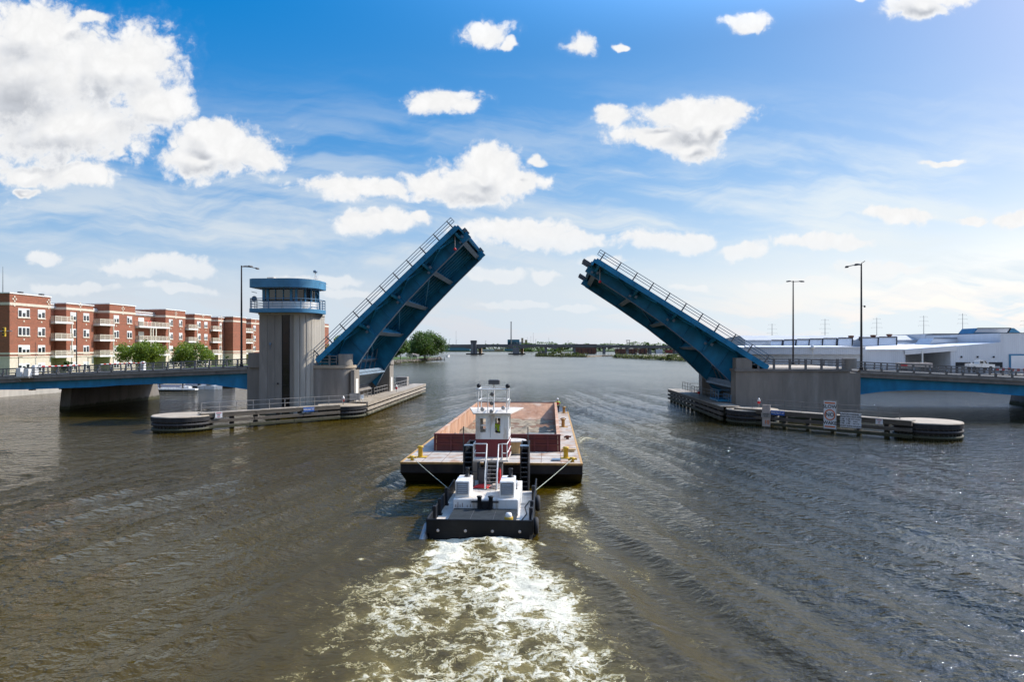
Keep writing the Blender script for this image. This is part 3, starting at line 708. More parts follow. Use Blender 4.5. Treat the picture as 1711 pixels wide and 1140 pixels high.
    p0 = Vector((X(.9), GN - 1.9, -.5)); p1 = p0 + Vector((v.x, 0, v.z)) * 1.7
    b = MB(); b.tube([p0, p1], .05, 8); lp = part('lamp_hanger', b, M['railpale'], o)
    b = MB(); b.ball(p1 + v * .18, .19, 10, 1.1); part('red_lamp', b, M['redlens'], lp)
    return o
make_leaf_span(1, -33.93, 5.81, R(43.2), 'steeper raised blue steel drawbridge leaf beside the control tower')
make_leaf_span(-1, 28.33, 5.38, R(32.6), 'lower raised blue steel drawbridge leaf in front of the white factory')

def pier_left():
    o = root('bridge_pier', 'concrete bascule pier with rounded corner at the foot of the control tower', 'bridge pier', (-34, 100, 0), group='concrete piers carrying the drawbridge leaves')
    b = MB(); b.prism(rrect(-33.5, -27.7, WN, 91.0, (0, 1.9, 0, 0), 10), .2, 6.35); w = part('near_wall', b, M['conc'], o)
    b = MB(); b.prism(rrect(-33.5, -27.55, WN - .14, 91.05, (0, 2.0, 0, 0), 10), 6.35, 6.72); part('coping', b, M['cap'], w)
    b = MB(); b.prism(rrect(-29.25, -27.75, WN + .05, 90.1, (.2, 1.2, 0, 0), 8), 6.723, 8.2); part('end_post', b, M['conc'], w)
    b = MB(); b.box(-41.6, -39.25, WN + .05, 111.0, .2, 6.4); b.box(-41.3, -39.4, 88.0, 89.6, 6.41, 8.4); part('back_wall', b, M['conc'], o)
    b = MB(); b.box(-41.55, -27.75, 110.0, WF + .2, .2, 6.3); b.box(-29.6, -27.6, 110.05, WF + .1, 6.303, 7.0); fw = part('far_wall', b, M['conc'], o)
    b = MB(); b.box(-27.745, -27.70, 110.7, 111.6, 1.75, 4.2); part('door', b, M['frame'], fw)
    b = MB(); b.box(-39.2, -26.9, 88.5, 112.2, -.6, 1.45); part('base_slab', b, M['conc_dark'], o)
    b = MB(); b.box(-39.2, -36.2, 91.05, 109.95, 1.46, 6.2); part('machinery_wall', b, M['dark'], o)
    b = MB(); b.box(-32.0, -31.6, 91.05, 109.95, 1.46, 2.95); part('heel_shade_panel', b, M['dark'], o)  # made-up dark panel, stands in for deep shade below the heel
    b = MB(); b.box(-27.70, -27.2, 88.9, 91.2, 1.46, 6.1); jw = part('door_jamb', b, M['conc'], o)
    b = MB(); b.box(-27.19, -27.14, 89.4, 90.5, 1.75, 4.9); part('door', b, M['frame'], jw)
    # rail on the wall
    r = MB()
    for z in (7.15, 7.55, 7.95): r.bar((-32.2, WN + .15, z), (-29.4, WN + .15, z), .09, .11)
    r.bar((-29.45, WN + .15, 6.73), (-29.45, WN + .15, 8.0), .09, .1)
    rp = part('railing', r, M['rail'], o)
    for x in (-32.1, -30.4):
        b = MB(); b.box(x - .11, x + .11, WN + .05, WN + .28, 6.725, 8.05); part('rail_post', b, M['rail'], rp)
pier_left()
def pier_right():
    o = root('bridge_pier', 'long flat faced concrete bascule pier behind the no wake sign', 'bridge pier', (30, 100, 0), group='concrete piers carrying the drawbridge leaves')
    b = MB(); b.box(22.3, 36.3, WN, 90.9, .2, 6.05)
    for x in (25.2, 28.1, 31.2, 34.3): b.box(x - .03, x + .03, WN - .015, WN, .3, 6.0)
    w = part('near_wall', b, M['conc'], o)
    b = MB(); b.box(22.15, 36.45, WN - .16, 90.95, 6.05, 6.38); part('coping', b, M['conc_dark'], w)
    part('end_post', MB().box(22.35, 24.3, WN + .02, 90.2, 6.383, 7.75), M['conc'], w)
    part('end_post', MB().prism(rrect(35.75, 37.3, WN - .1, 89.6, (.6, .6, .2, .2), 6), 6.383, 7.7), M['conc'], w)
    b = MB(); b.box(36.31, 37.6, WN + .05, 111.0, .2, 5.9); part('back_wall', b, M['conc'], o)
    b = MB(); b.box(22.5, 36.3, 110.0, WF + .2, .2, 6.0); part('far_wall', b, M['conc'], o)
    b = MB(); b.box(21.7, 36.2, 88.5, 112.2, -.6, 1.45); part('base_slab', b, M['conc_dark'], o)
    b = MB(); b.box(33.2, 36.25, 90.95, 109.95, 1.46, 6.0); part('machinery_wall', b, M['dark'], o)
    # blue service landing at the leaf's heel
    b = MB(); b.box(20.6, 24.4, 90.96, 95.6, 2.0, 2.25); pl = part('service_landing', b, M['blue'], o)
    for z in (2.95, 3.5):
        b = MB(); b.bar((20.7, 91.0, z), (20.7, 95.4, z), .07, .07); b.bar((20.7, 91.0, z), (22.2, 91.0, z), .07, .07); part('landing_rail', b, M['bluerail'], pl)
    for y in (91.0, 92.4, 93.9, 95.4):
        b = MB(); b.box(20.66, 20.74, y - .04, y + .04, 2.25, 3.52); part('rail_post', b, M['bluerail'], pl)
pier_right()

def control_tower():
    o = root('control_tower', 'concrete bridge tender tower with a blue rimmed glass cabin', 'control tower', (-36, 90, 0))
    x0, x1, y0, y1 = -39.2, -32.55, 86.5, 92.6
    b = MB(); b.prism(rrect(x0, x1, y0, y1, (.25, 2.0, .25, .25), 14), .2, 13.55)
    sh = part('shaft', b, M['conc'], o)
    # raised vertical panels leaving grooves between them
    b = MB()
    xs = [-39.1, -38.0, -37.0, -36.05]
    for a, c in zip(xs, xs[1:] + [None]):
        if c: b.box(a + .018, c - .018, y0 - .04, y0, .3, 13.5)
    xs = [-35.0, -34.45]
    for a, c in ((-35.02, -34.56),): b.box(a + .02, c, y0 - .04, y0, .3, 13.5)
    part('wall_panel', b, M['conc'], sh); b = MB()
    # flutes round the corner and along the side
    cx, cy = x1 - 2.0, y0 + 2.0
    for k in range(4):
        a0, a1 = 271 + k * 22.2, 292 + k * 22.2
        q = [(cx + 2.04 * math.cos(R(a)), cy + 2.04 * math.sin(R(a))) for a in np.linspace(a0, a1, 5)] + [(cx + 1.99 * math.cos(R(a)), cy + 1.99 * math.sin(R(a))) for a in np.linspace(a1, a0, 5)]
        b.prism(q, .3, 13.5, True)
    for k in range(6): b.box(x1, x1 + .04, y0 + 2.04 + k * .68, y0 + 2.04 + k * .68 + .645, .3, 13.5)
    part('wall_panel', b, M['concl'], sh)  # sun-side panels in paler concrete, the sunlight put into the colour
    b = MB(); b.box(-36.0, -35.05, y0 - .04, y0 + .05, .5, 13.4); g = part('stair_glazing', b, M['glassbrown'], o)
    for z in np.arange(1.5, 13.3, 1.35): part('transom', MB().box(-35.978, -35.072, y0 - .075, y0 - .041, z, z + .05), M['black'], g)
    for xx in (-36.03, -35.07): part('mullion', MB().box(xx, xx + .05, y0 - .09, y0 - .02, .4, 13.45), M['black'], g)
    b = MB(); b.box(x1 + .075, x1 + .11, y0 + 2.5, y0 + 3.6, 1.6, 6.4); part('door', b, M['conc_dark'], o)
    b = MB(); b.box(-37.7, -37.45, y0 - .25, y0 - .072, 9.4, 9.7); b.tube([(-37.6, y0 - .1, 9.4), (-37.6, y0 - .12, 8.9)], .03, 6); part('conduit_box', b, M['flange'], o)
    b = MB(); b.ball((-36.55, y0 - .2, 4.4), .12, 8); part('floodlight', b, M['black'], o)
    # gallery
    bx0, bx1, by0, by1 = -39.95, -31.75, 85.2, 91.7
    b = MB(); b.prism(rrect(x0 - .1, x1 + .12, y0 - .12, y1 + .1, (.3, 2.1, .3, .3), 12), 13.35, 13.62); part('corbel', b, M['concl'], sh)
    b = MB(); b.prism(rrect(bx0, bx1, by0, by1, (.3, 3.3, 1.0, .3), 14), 13.62, 14.12, True); gl = part('gallery_floor', b, M['bluelight'], o)
    pl = rrect(bx0 + .08, bx1 - .08, by0 + .08, by1 - .08, (.3, 3.25, 1.0, .3), 8)
    b = MB()
    for z in (14.4, 14.72, 15.04, 15.42): b.tube([(x, y, z) for x, y in pl] + [(pl[0][0], pl[0][1], z)], .035 if z < 15.3 else .05, 6)
    gr = part('gallery_railing', b, M['bluerail'], gl)
    for i in range(0, len(pl)):
        a, c = Vector(pl[i]), Vector(pl[(i + 1) % len(pl)]); n_ = max(1, int((c - a).length / 1.7))
        if (c - a).length < .8 and i % 4: continue
        for k in range(n_):
            q = a + (c - a) * k / n_
            b = MB(); b.box(q.x - .04, q.x + .04, q.y - .04, q.y + .04, 14.12, 15.44); part('rail_post', b, M['bluerail'], gr)
    # cabin
    cx0, cx1, cy0, cy1 = -38.75, -32.75, 86.6, 90.9
    cr = (.3, 2.2, .3, .3)
    b = MB(); b.prism(rrect(cx0, cx1, cy0, cy1, cr, 12), 14.121, 15.15, True); part('cabin_wall', b, M['white'], o)
    b = MB(); b.prism(rrect(cx0 + .12, cx1 - .12, cy0 + .12, cy1 - .12, cr, 12), 15.15, 16.75, True); part('cabin_glazing', b, M['glass'], o)
    for (x, y, w) in ((-38.6, 86.75, .36), (-38.05, 86.66, .3), (-37.0, 86.66, .06), (-35.95, 86.66, .06), (-34.9, 86.66, .3), (-34.3, 86.85, .28), (-33.3, 87.4, .16), (-32.85, 88.3, .16), (-32.75, 89.6, .12), (-32.8, 90.75, .3), (-38.65, 88.9, .3), (-38.65, 90.75, .3), (-36, 90.8, .3)):
        part('mullion', MB().box(x - w / 2, x + w / 2, y - .09, y + .12, 15.15, 16.75), M['bluelight'], o)
    b = MB(); b.box(cx0, -34.5, cy0 - .04, cy0 + .06, 15.15, 15.24); part('sill', b, M['black'], o)
    rx0, rx1, ry0, ry1 = -40.05, -31.7, 85.1, 91.8
    b = MB(); b.prism(rrect(rx0, rx1, ry0, ry1, (.8, 3.4, 1.2, .5), 16), 16.85, 17.95, True); rf = part('roof', b, M['bluelight'], o)
    b = MB(); b.prism(rrect(rx0 + .5, rx1 - .5, ry0 + .5, ry1 - .5, (.8, 3.2, 1.2, .5), 12), 16.75, 16.85); part('soffit', b, M['flange'], rf)
    b = MB(); b.prism(rrect(rx0 + .12, rx1 - .12, ry0 + .12, ry1 - .12, (.8, 3.3, 1.2, .5), 12), 17.953, 18.0); b.box(-37.6, -36.7, 85.45, 86.2, 18.0, 18.14); part('roof_top', b, M['whitetop'], rf)
    # weather mast, dish and brackets
    m = root('weather_mast', 'white weather instrument mast on the corner of the tower roof', 'instrument mast', (-32.25, 88.2, 16.85))
    b = MB(); b.tube([(-32.25, 88.2, 16.86), (-32.25, 88.2, 19.0)], .06, 8); b.tube([(-32.05, 88.2, 17.2), (-32.05, 88.2, 18.6)], .035, 6); b.bar((-32.5, 88.2, 18.2), (-31.8, 88.2, 18.2), .05, .05); b.bar((-32.45, 88.2, 17.6), (-32.0, 88.2, 17.9), .05, .05); part('pole', b, M['white'], m)
    b = MB(); b.lathe([(.02, 0), (.24, .02), (.27, .12), (.27, .3), (.12, .38), (.02, .4)], (-32.25, 88.2, 18.95), 12); part('sensor', b, M['flange'], m)
    b = MB(); b.bar((-32.25, 88.2, 17.7), (-30.7, 88.4, 17.5), .04, .04); part('boom', b, M['white'], m)
    d = root('satellite_dish', 'small grey satellite dish on the tower gallery', 'dish', (-39.5, 85.9, 14.12))
    b = MB(); b.tube([(-39.35, 85.75, 14.12), (-39.35, 85.75, 15.2)], .05, 8); part('post', b, M['rail'], d)
    b = MB(); b.lathe([(.02, .1), (.2, .06), (.36, -.02), (.36, -.05), (.2, .03), (.02, .07)], (-39.35, 85.6, 15.4), 14, 'y'); part('reflector', b, M['flange'], d)
    s = MB(); s.box(-31.9, -31.85, 88.6, 88.7, 14.2, 16.8); s.bar((-32.4, 88.65, 16.7), (-31.88, 88.65, 15.9), .05, .05); part('roof_stanchion', s, M['bluelight'], o)
    b = MB(); b.bar((-39.3, 86.2, 16.2), (-39.9, 86.0, 16.35), .3, .06); part('floodlight', b, M['flange'], o)
control_tower()

# ------------------------------------------------------------------ approach spans
def approach(name_label, xs, zs, xg, zg, rail_lab, sgn, WF=WF):
    """xs/zs: deck edge profile; xg/zg: girder soffit profile"""
    o = root('approach_span', name_label, 'bridge span', (xs[0], 100, zs[0]), group='approach spans of the bridge')
    zt = lambda x: float(np.interp(x, *zip(*sorted(zip(xs, zs)))))
    zs_ = lambda x: float(np.interp(x, *zip(*sorted(zip(xg, zg)))))
    X = sorted(set(list(xs) + list(xg)))
    q = [(x, zt(x)) for x in X] + [(x, zt(x) - .32) for x in reversed(X)]
    b = MB(); b.slab(q, 'y', WN, WF); dk = part('deck', b, M['conc'], o)
    q2 = [(x, zt(x) - .30) for x in X] + [(x, zt(x) - .78) for x in reversed(X)]
    b = MB(); b.slab(q2, 'y', WN + .12, WN + .5); part('fascia', b, M['conc_dark'], dk)
    b = MB(); b.slab([(x, zt(x) + .004) for x in X] + [(x, zt(x) + .03) for x in reversed(X)], 'y', WN + 3, WF - 3); part('roadway', b, M['asphalt'], dk)
    for y in (WN + .6, 95.2, 100.3, 105.4, WF - .75):
        b = MB(); XX = np.linspace(min(xg), max(xg), 60)
        b.slab([(x, zt(x) - .784) for x in XX] + [(x, zs_(x)) for x in reversed(XX)], 'y', y, y + .12)
        b.slab([(x, zs_(x)) for x in XX] + [(x, zs_(x) - .06) for x in reversed(XX)], 'y', y - .16, y + .28)
        part('girder', b, M['blue'], o)
    for yw in (WN + .16, WF - .16):
        r = MB()
        XX = np.linspace(min(xs), max(xs), 24)
        for a, c in zip(XX, XX[1:]):
            for z, h in ((.48, .10), (.80, .10), (1.13, .13)): r.bar((a, yw, zt(a) + z), (c, yw, zt(c) + z), .08, h)
        r.slab([(x, zt(x)) for x in XX] + [(x, zt(x) + .14) for x in reversed(XX)], 'y', yw - .14, yw + .2)
        rp = part('railing', r, M['rail'], o)
        x = min(xs) + .6; out = -1 if yw < 100 else 1
        while x < max(xs) - .3:
            b = MB(); z = zt(x)
            b.slab([(yw - out * .0, z + .1), (yw + out * .20, z + .1), (yw + out * .22, z + .45), (yw + out * .05, z + .75), (yw + out * .05, z + 1.2), (yw - out * .06, z + 1.2), (yw - out * .06, z + .7)], 'x', x - .1, x + .1)
            part('rail_post', b, M['rail'], rp); x += 1.95
    return o, zt
_, ZL = approach('long blue girder approach span reaching the brick apartments bank', [-41.6, -76.5, -104], [6.42, 5.0, 3.85], [-41.65, -47.6, -53.3, -60, -63, -74, -80, -104], [3.5, 4.25, 4.25, 4.0, 3.75, 3.35, 3.3, 2.0], 'l', -1, 116.6)
_, ZR = approach('blue girder approach span reaching the white factory bank', [37.6, 57.1, 100], [6.12, 5.2, 3.4], [37.65, 40.5, 45, 50, 57, 63, 72, 76, 84, 100], [3.2, 3.6, 3.82, 3.72, 3.15, 2.9, 2.52, 2.5, 2.6, 1.8], 'r', 1)
# near railing and kerb over the right-hand pier
r = MB()
for z in (6.95, 7.27, 7.6): r.bar((24.3, WN + .16, z), (35.8, WN + .16, z - .06), .08, .11)
o = root('parapet_rail', 'brown grey three bar railing on top of the flat faced pier', 'railing', (30, WN, 6.38)); rp = part('railing', r, M['rail'], o)
for x in np.arange(25.1, 35.8, 1.95):
    b = MB(); b.box(x - .12, x + .12, WN + .02, WN + .30, 6.385, 7.66); part('rail_post', b, M['rail'], rp)
b = MB(); b.box(24.3, 37.6, 90.96, 111.5, 6.0, 6.45); part('kerb_slab', b, M['cap'], o)

def wall_pier(x, y0, y1, top, label):
    o = root('bridge_pier', label, 'bridge pier', (x, (y0 + y1) / 2, 0), group='wall piers under the approach spans')
    b = MB(); b.slab([(y0 + .6, top), (y1 - .6, top), (y1 + .6, -1), (y0, -1)], 'x', x - .8, x + .8); part('shaft', b, M['conc_dark'], o)
    b = MB(); b.box(x - 1.0, x + 1.0, y0 + .3, y1 - .3, top, top + .25); part('cap', b, M['conc_dark'], o)
    b = MB()
    for y in (WN + .75, 100.4, WF - .7): b.box(x - .3, x + .3, y - .3, y + .3, top + .25, top + .42)
    part('bearing', b, M['black'], o)
wall_pier(-72.4, 95.0, 117.5, 2.95, 'grey concrete wall pier under the apartment side approach span')
wall_pier(73.3, 94.5, 115.5, 2.1, 'grey concrete wall pier under the factory side approach span')
wall_pier(-100.5, 90, 112, 1.6, 'low concrete abutment pier at the apartment side bank')

# ------------------------------------------------------------------ timber fenders and round dolphins
def dolphin(x, y, r, label, lens=None):
    o = root('dolphin', label, 'mooring dolphin', (x, y, 0), group='round concrete capped dolphins of the fender')
    b = MB(); b.lathe([(r - .32, -1.5), (r - .32, 1.2)], (x, y, 0), 40); part('sheet_pile_ring', b, M['pile'], o)
    b = MB(); b.lathe([(r, 1.12), (r, 1.62), (r - .06, 1.70), (r * .5, 1.74), (.01, 1.76)], (x, y, 0), 56, smooth=False); part('cap', b, M['cap'], o)
    b = MB(); b.lathe([(r + .012, 1.13), (r + .02, 1.60)], (x, y, 0), 56); part('cap_band', b, M['capband'], o)
    for z in (.15, .68):
        b = MB(); b.lathe([(r - .30, z), (r - .02, z), (r - .02, z + .26), (r - .30, z + .26)], (x, y, 0), 40); part('wale', b, M['timberdark'], o)
    b = MB()
    for k in range(40):
        a = 2 * math.pi * k / 40; b.tube([(x + (r - .28) * math.cos(a), y + (r - .28) * math.sin(a), -1.2), (x + (r - .28) * math.cos(a), y + (r - .28) * math.sin(a), 1.1)], .11, 6)
    part('pile_cluster', b, M['pile'], o)
dolphin(-41.3, 72.3, 3.15, 'round concrete capped dolphin at the outer end of the apartment side fender')
dolphin(-28.3, 87.2, 3.1, 'round concrete capped dolphin at the foot of the rounded pier')
dolphin(23.1, 83.9, 3.05, 'round concrete capped dolphin at the corner of the flat faced pier')
dolphin(36.9, 71.4, 3.1, 'round concrete capped dolphin at the outer end of the factory side fender')

def fender(A, B_, label, m, rows=((1.40, .42), (.80, .35), (.18, .35)), capw=.75, pitch=2.7, side=-1, walk=None, skip=(0, 0)):
    """timber fender from A to B; local +x along it, water side = local side*y"""
    A = Vector((A[0], A[1], 0)); B_ = Vector((B_[0], B_[1], 0)); L = (B_ - A).length; rz = math.atan2(B_.y - A.y, B_.x - A.x)
    o = root('timber_fender', label, 'fender', A, rz, group='timber plank fenders guarding the piers', local=True)
    rr = random.Random(int(L * 100))
    for z, h in rows:
        x = 0.0
        while x < L - .05:
            e = min(L, x + rr.uniform(5.2, 6.4)); e = L if L - e < 2 else e
            b = MB(); jy = rr.uniform(-.02, .02); b.cbox(x + .015, e - .015, min(0, side * .30) + jy, max(0, side * .30) + jy, z, z + h - rr.uniform(0, .02), .025)
            part('plank', b, m, o); x = e
    x = 0
    while x < L - .05:
        e = min(L, x + 5.5); b = MB(); b.box(x + .01, e - .01, side * -capw if side < 0 else -capw, side * .32 if side > 0 else .0, 1.83, 1.93)
        ys = sorted((side * .34, -side * capw)); b = MB(); b.box(x + .01, e - .01, ys[0], ys[1], 1.825, 1.93); part('cap_plank', b, M['timberpale'], o); x = e
    x = .8
    while x < L - .2:
        b = MB(); ys = sorted((-side * .02, -side * .40)); b.box(x - .2, x + .2, ys[0], ys[1], -1.5, 1.8); part('pile', b, M['timberdark'], o)
        x += pitch
    return o, rz, L
LW = ((-39.0, 71.6), (-27.6, 83.9)); RW = ((20.9, 83.2), (34.4, 69.2))
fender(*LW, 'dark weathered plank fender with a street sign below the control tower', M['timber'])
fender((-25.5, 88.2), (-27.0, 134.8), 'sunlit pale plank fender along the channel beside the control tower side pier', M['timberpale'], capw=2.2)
fender(*RW, 'weathered plank fender carrying the white notice boards', M['timber'])
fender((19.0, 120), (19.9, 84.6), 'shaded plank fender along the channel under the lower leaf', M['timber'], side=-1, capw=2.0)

def walkway_rail(pts, label, m, z=1.94, h=1.05, pitch=1.9, group='pipe railings on the fender walkways', wood=False):
    o = root('walkway_railing', label, 'railing', (pts[0][0], pts[0][1], z), group=group)
    V = [Vector((p[0], p[1], z)) for p in pts]
    b = MB()
    for dz in (h * .5, h):
        for a, c in zip(V, V[1:]): b.bar(a + Vector((0, 0, dz)), c + Vector((0, 0, dz)), .06, .06 if not wood else .12)
    part('rail', b, m, o)
    for a, c in zip(V, V[1:]):
        n_ = max(1, round((c - a).length / pitch))
        for k in range(n_ + 1):
            q = a + (c - a) * k / n_; b = MB(); b.box(q.x - .035, q.x + .035, q.y - .035, q.y + .035, z, z + h + .02); part('post', b, m, o)
    return o
def lerp(P, t): return (P[0][0] + (P[1][0] - P[0][0]) * t, P[0][1] + (P[1][1] - P[0][1]) * t)
def inset(P, t, d):
    q = lerp(P, t); e = Vector((P[1][0] - P[0][0], P[1][1] - P[0][1])).normalized(); return (q[0] - e.y * d, q[1] + e.x * d)
walkway_rail([inset(LW, .02, .55), inset(LW, 1.16, .55)], 'grey pipe railing on the dark fender below the control tower', M['railpale'])
walkway_rail([inset(RW, .10, .5), inset(RW, .93, .5)], 'thin pipe railing on the fender behind the white notice boards', M['rail'])
walkway_rail([(-27.4, 92.0), (-27.6, 98.5)], 'short pale railing next to the rounded pier door', M['railpale'], 1.94, 1.15)
walkway_rail([(-27.7, 100.5), (-28.2, 113.0)], 'pale pipe railing beside the leaf heel on the sunlit fender', M['railpale'], 1.94, 1.1)
walkway_rail([(-28.2, 115.0), (-28.4, 127.0)], 'pale pipe railing at the far end of the sunlit fender', M['railpale'], 1.94, 1.1)
walkway_rail([(-34.5, 113.4), (-34.5, 124), (-29.0, 127.5)], 'dark pipe railing behind the far end of the sunlit fender', M['rail'], 1.94, 1.5)
walkway_rail([(21.6, 88.0), (21.8, 92.8)], 'short blue grey railing by the heel of the lower leaf', M['bluerail'], 1.94, 1.1)
walkway_rail([(21.7, 95.0), (21.2, 111.5)], 'long dark railing under the lower leaf along the shaded fender', M['rail'], 1.94, 1.05)
walkway_rail([(24.5, 113.0), (21.2, 113.0), (21.0, 118.6)], 'dark railing at the far end of the shaded fender', M['rail'], 1.94, 1.3)
for (x, y, s, lab) in ((-30.2, 129.5, 1.1, 'brown concrete block at the far tip of the sunlit fender'),):
    b = MB(); b.cbox(x - s, x + s, y - .8, y + .8, 1.7, 3.5, .05); single('block', lab, 'block', b, M['conc'])
b = MB(); b.box(-38.6, -27.9, 113.2, 134.0, 1.3, 1.9); single('fender_walkway', 'timber walkway at the far end of the sunlit fender', 'walkway', b, M['timber'])
b = MB(); b.box(-27.65, -26.5, 89.5, 113.1, 1.35, 1.82); single('fender_walkway', 'narrow timber walkway between the sunlit fender and the pier', 'walkway', b, M['timber'])
b = MB(); b.box(20.3, 21.65, 85.8, 119.8, 1.35, 1.82); b.box(21.66, 36, 112.6, 119.6, 1.35, 1.80); single('fender_walkway', 'shaded timber walkway under the lower leaf', 'walkway', b, M['timber'])
# navigation lamps
def nav_lamp(x, y, z, label, hang=False):
    o = root('navigation_lamp', label, 'lamp', (x, y, z), group='red navigation lamps on the fenders')
    b = MB(); b.tube([(x, y, z), (x, y, z + .42)], .05, 8); part('post', b, M['railpale'], o)
    b = MB(); b.lathe([(.1, 0), (.17, .06), (.17, .34), (.1, .38)], (x, y, z + .42), 12); part('lens', b, M['redlens'], o)
    b = MB(); b.lathe([(.18, 0), (.18, .12), (.08, .34), (.02, .36)], (x, y, z + .79), 12); part('hood', b, M['white'], o)
nav_lamp(-27.55, 85.3, 1.76, 'red and white navigation lamp on the dolphin by the rounded pier')
nav_lamp(24.2, 85.0, 1.76, 'red and white navigation lamp on the dolphin by the flat faced pier')
nav_lamp(-26.3, 108.5, 1.94, 'small red navigation lamp on the sunlit fender')
nav_lamp(20.1, 100.5, 1.94, 'small red navigation lamp on the shaded fender')
b = MB(); x, y = -27.9, 90.0
o = root('notice_board', 'grey notice board on legs beside the rounded pier', 'notice board', (-27.2, 89.0, 1.94))
b = MB(); b.bar((-27.75, 88.6, 2.55), (-26.45, 88.9, 2.55), .06, .95); part('panel', b, M['railpale'], o)
b = MB(); b.box(-27.7, -27.62, 88.65, 88.73, 1.76, 2.2); b.box(-26.6, -26.52, 88.9, 88.98, 1.76, 2.2); part('leg', b, M['rail'], o)
o = root('deck_chair', 'small white plastic chair on the sunlit fender corner', 'chair', (-26.3, 88.5, 1.94))
b = MB(); b.box(-26.25, -25.85, 88.1, 88.5, 2.3, 2.35); part('seat', b, M['white'], o)
b = MB(); b.slab([(88.5, 2.33), (88.56, 2.33), (88.68, 2.8), (88.62, 2.8)], 'x', -26.25, -25.85); part('backrest', b, M['white'], o)
for x in (-26.23, -25.9):
    for y in (88.12, 88.46):
        b = MB(); b.box(x, x + .04, y, y + .04, 1.93, 2.3); part('leg', b, M['white'], o)

# ------------------------------------------------------------------ notice boards on the fenders
def wing_s(P, px, off=-.36):
    """distance along fender P of the photo ray px on its water face"""
    A = Vector(P[0]); e = (Vector(P[1]) - A); L = e.length; e /= L
    nrm = Vector((e.y, -e.x)); A = A + nrm * -off
    d = (px - CX) / F_PX; D = Vector((d * CS - SN, d * SN + CS))
    det = e.x * -D.y + e.y * D.x
    s = (-A.x * -D.y + -A.y * D.x) / det
    k = (e.x * -A.y - e.y * -A.x) / det
    return s
def wing_sign(name, P, px0, px1, py0, py1, label, cat, m, off=-.40, th=.04, group=None):
    A = Vector(P[0]); e = Vector(P[1]) - A; e.normalize(); rz = math.atan2(e.y, e.x); nrm = Vector((e.y, -e.x))
    s0, s1 = wing_s(P, px0, off), wing_s(P, px1, off); sm = (s0 + s1) / 2
    q = A + e * sm + nrm * -off
    D = q.x * -SN + q.y * CS
    z = lambda py: CAM_H - (py - HOR) * D / F_PX
    zt, zb = z(py0), z(py1); w = s1 - s0
    o = root(name, label, cat, (q.x, q.y, zb), rz, local=True, group=group)
    b = MB(); b.box(-w / 2, w / 2, 0, th, 0, zt - zb); part('board', b, m, o)
    return o, w, zt - zb
o, w, h = wing_sign('warning_sign', RW, 1375.5, 1398, 669.5, 717.5, 'tall white slow no wake sign with orange ring on the fender', 'sign', M['railpale'])
b = MB(); b.box(-w / 2 + .07, w / 2 - .07, -.012, -.002, .07, h - .07); part('face', b, M['signwhite'], o)
b = MB(); b.box(-w / 2 + .16, w / 2 - .16, -.02, -.013, h - .34, h - .20); b.box(-w / 2 + .16, w / 2 - .16, -.02, -.013, .20, .34)
b.torus((0, -.014, h * .5), w * .37, .055, 'y', 40, 6); part('orange_mark', b, M['orange'], o)
lettering('SLOW', .52, (0, -.02, h * .785), 0, M['signink'], o, sx=1.02); lettering('NO', .58, (0, -.02, h * .5), 0, M['signink'], o); lettering('WAKE', .50, (0, -.02, h * .215), 0, M['signink'], o, sx=1.0)
for x in (-.6, .6):
    b = MB(); b.box(x - .06, x + .06, .045, .14, -.1, h - .3); part('bracket', b, M['rail'], o)
o, w, h = wing_sign('notice_board', RW, 1403.5, 1439, 690.5, 715, 'wide white bridge opening hours board beside the no wake sign', 'notice board', M['signwhite'])
for i, (t, sz) in enumerate((('MONITOR CHANNEL 16', .235), ('BRIDGE WILL NOT OPEN', .225))): lettering(t, sz, (0, -.02, h * (.90 - .165 * i)), 0, M['signink'], o, sx=.94)
for i, t in enumerate(('7 AM - 8 AM', '12 PM - 1 PM', '4 PM - 5 PM')): lettering(t, .215, (-w * .25, -.02, h * (.57 - .15 * i)), 0, M['signink'], o, sx=.9)
lettering('DRAW OPENING', .15, (w * .24, -.02, h * .58), 0, M['signink'], o, sx=.8); lettering('SIGNAL', .15, (w * .24, -.02, h * .43), 0, M['signink'], o, sx=.9)
b = MB(); b.box(w * .12, w * .24, -.02, -.003, h * .26, h * .30); b.box(w * .29, w * .325, -.02, -.003, h * .25, h * .31); b.box(w * .37, w * .405, -.02, -.003, h * .25, h * .31); part('signal_mark', b, M['signink'], o)
lettering('EXCEPT SUN & HOLIDAY', .215, (0, -.02, h * .10), 0, M['signink'], o, sx=.92)
for P, a in ((RW, (1288, 1310.5, 687, 694, 'blue street name plate on the fender by the notice boards')), (LW, (507, 525, 681, 688, 'blue street name plate on the fender below the control tower'))):
    o, w, h = wing_sign('street_sign', P, *a[:4], a[4], 'street sign', M['bluesign'], off=-.44)
    lettering('WALNUT ST', h * .62, (0, -.01, h * .5), 0, M['signwhite'], o, sx=min(1.3, w / (h * .62 * 5.6)))
for P, a in ((LW, (359.5, 371.5, 689, 698.5, 'small white and red danger notice on the dark fender')), (RW, (1463, 1475, 701, 709.5, 'small white and red danger notice right of the hours board'))):
    o, w, h = wing_sign('danger_sign', P, *a[:4], a[4], 'sign', M['signwhite'], off=-.40)
    lettering('DANGER', h * .26, (0, -.01, h * .82), 0, M['redink'], o, sx=.85); lettering('KEEP', h * .22, (0, -.01, h * .5), 0, M['signink'], o); lettering('OFF', h * .24, (0, -.01, h * .2), 0, M['redink'], o, sx=1.2)
o, w, h = wing_sign('depth_gauge', RW, 1273.5, 1286.5, 677, 713, 'pale clearance gauge board marked ten at the corner of the fender', 'gauge board', M['gauge'], off=-.52, th=.12)
lettering('10', .62, (.1, -.012, h * .20), 0, M['orange'], o, sx=1.0)
b = MB(); b.box(-w * .6, w * .62, -.06, -.003, h * .42, h * .64); part('plate', b, M['railpale'], o)
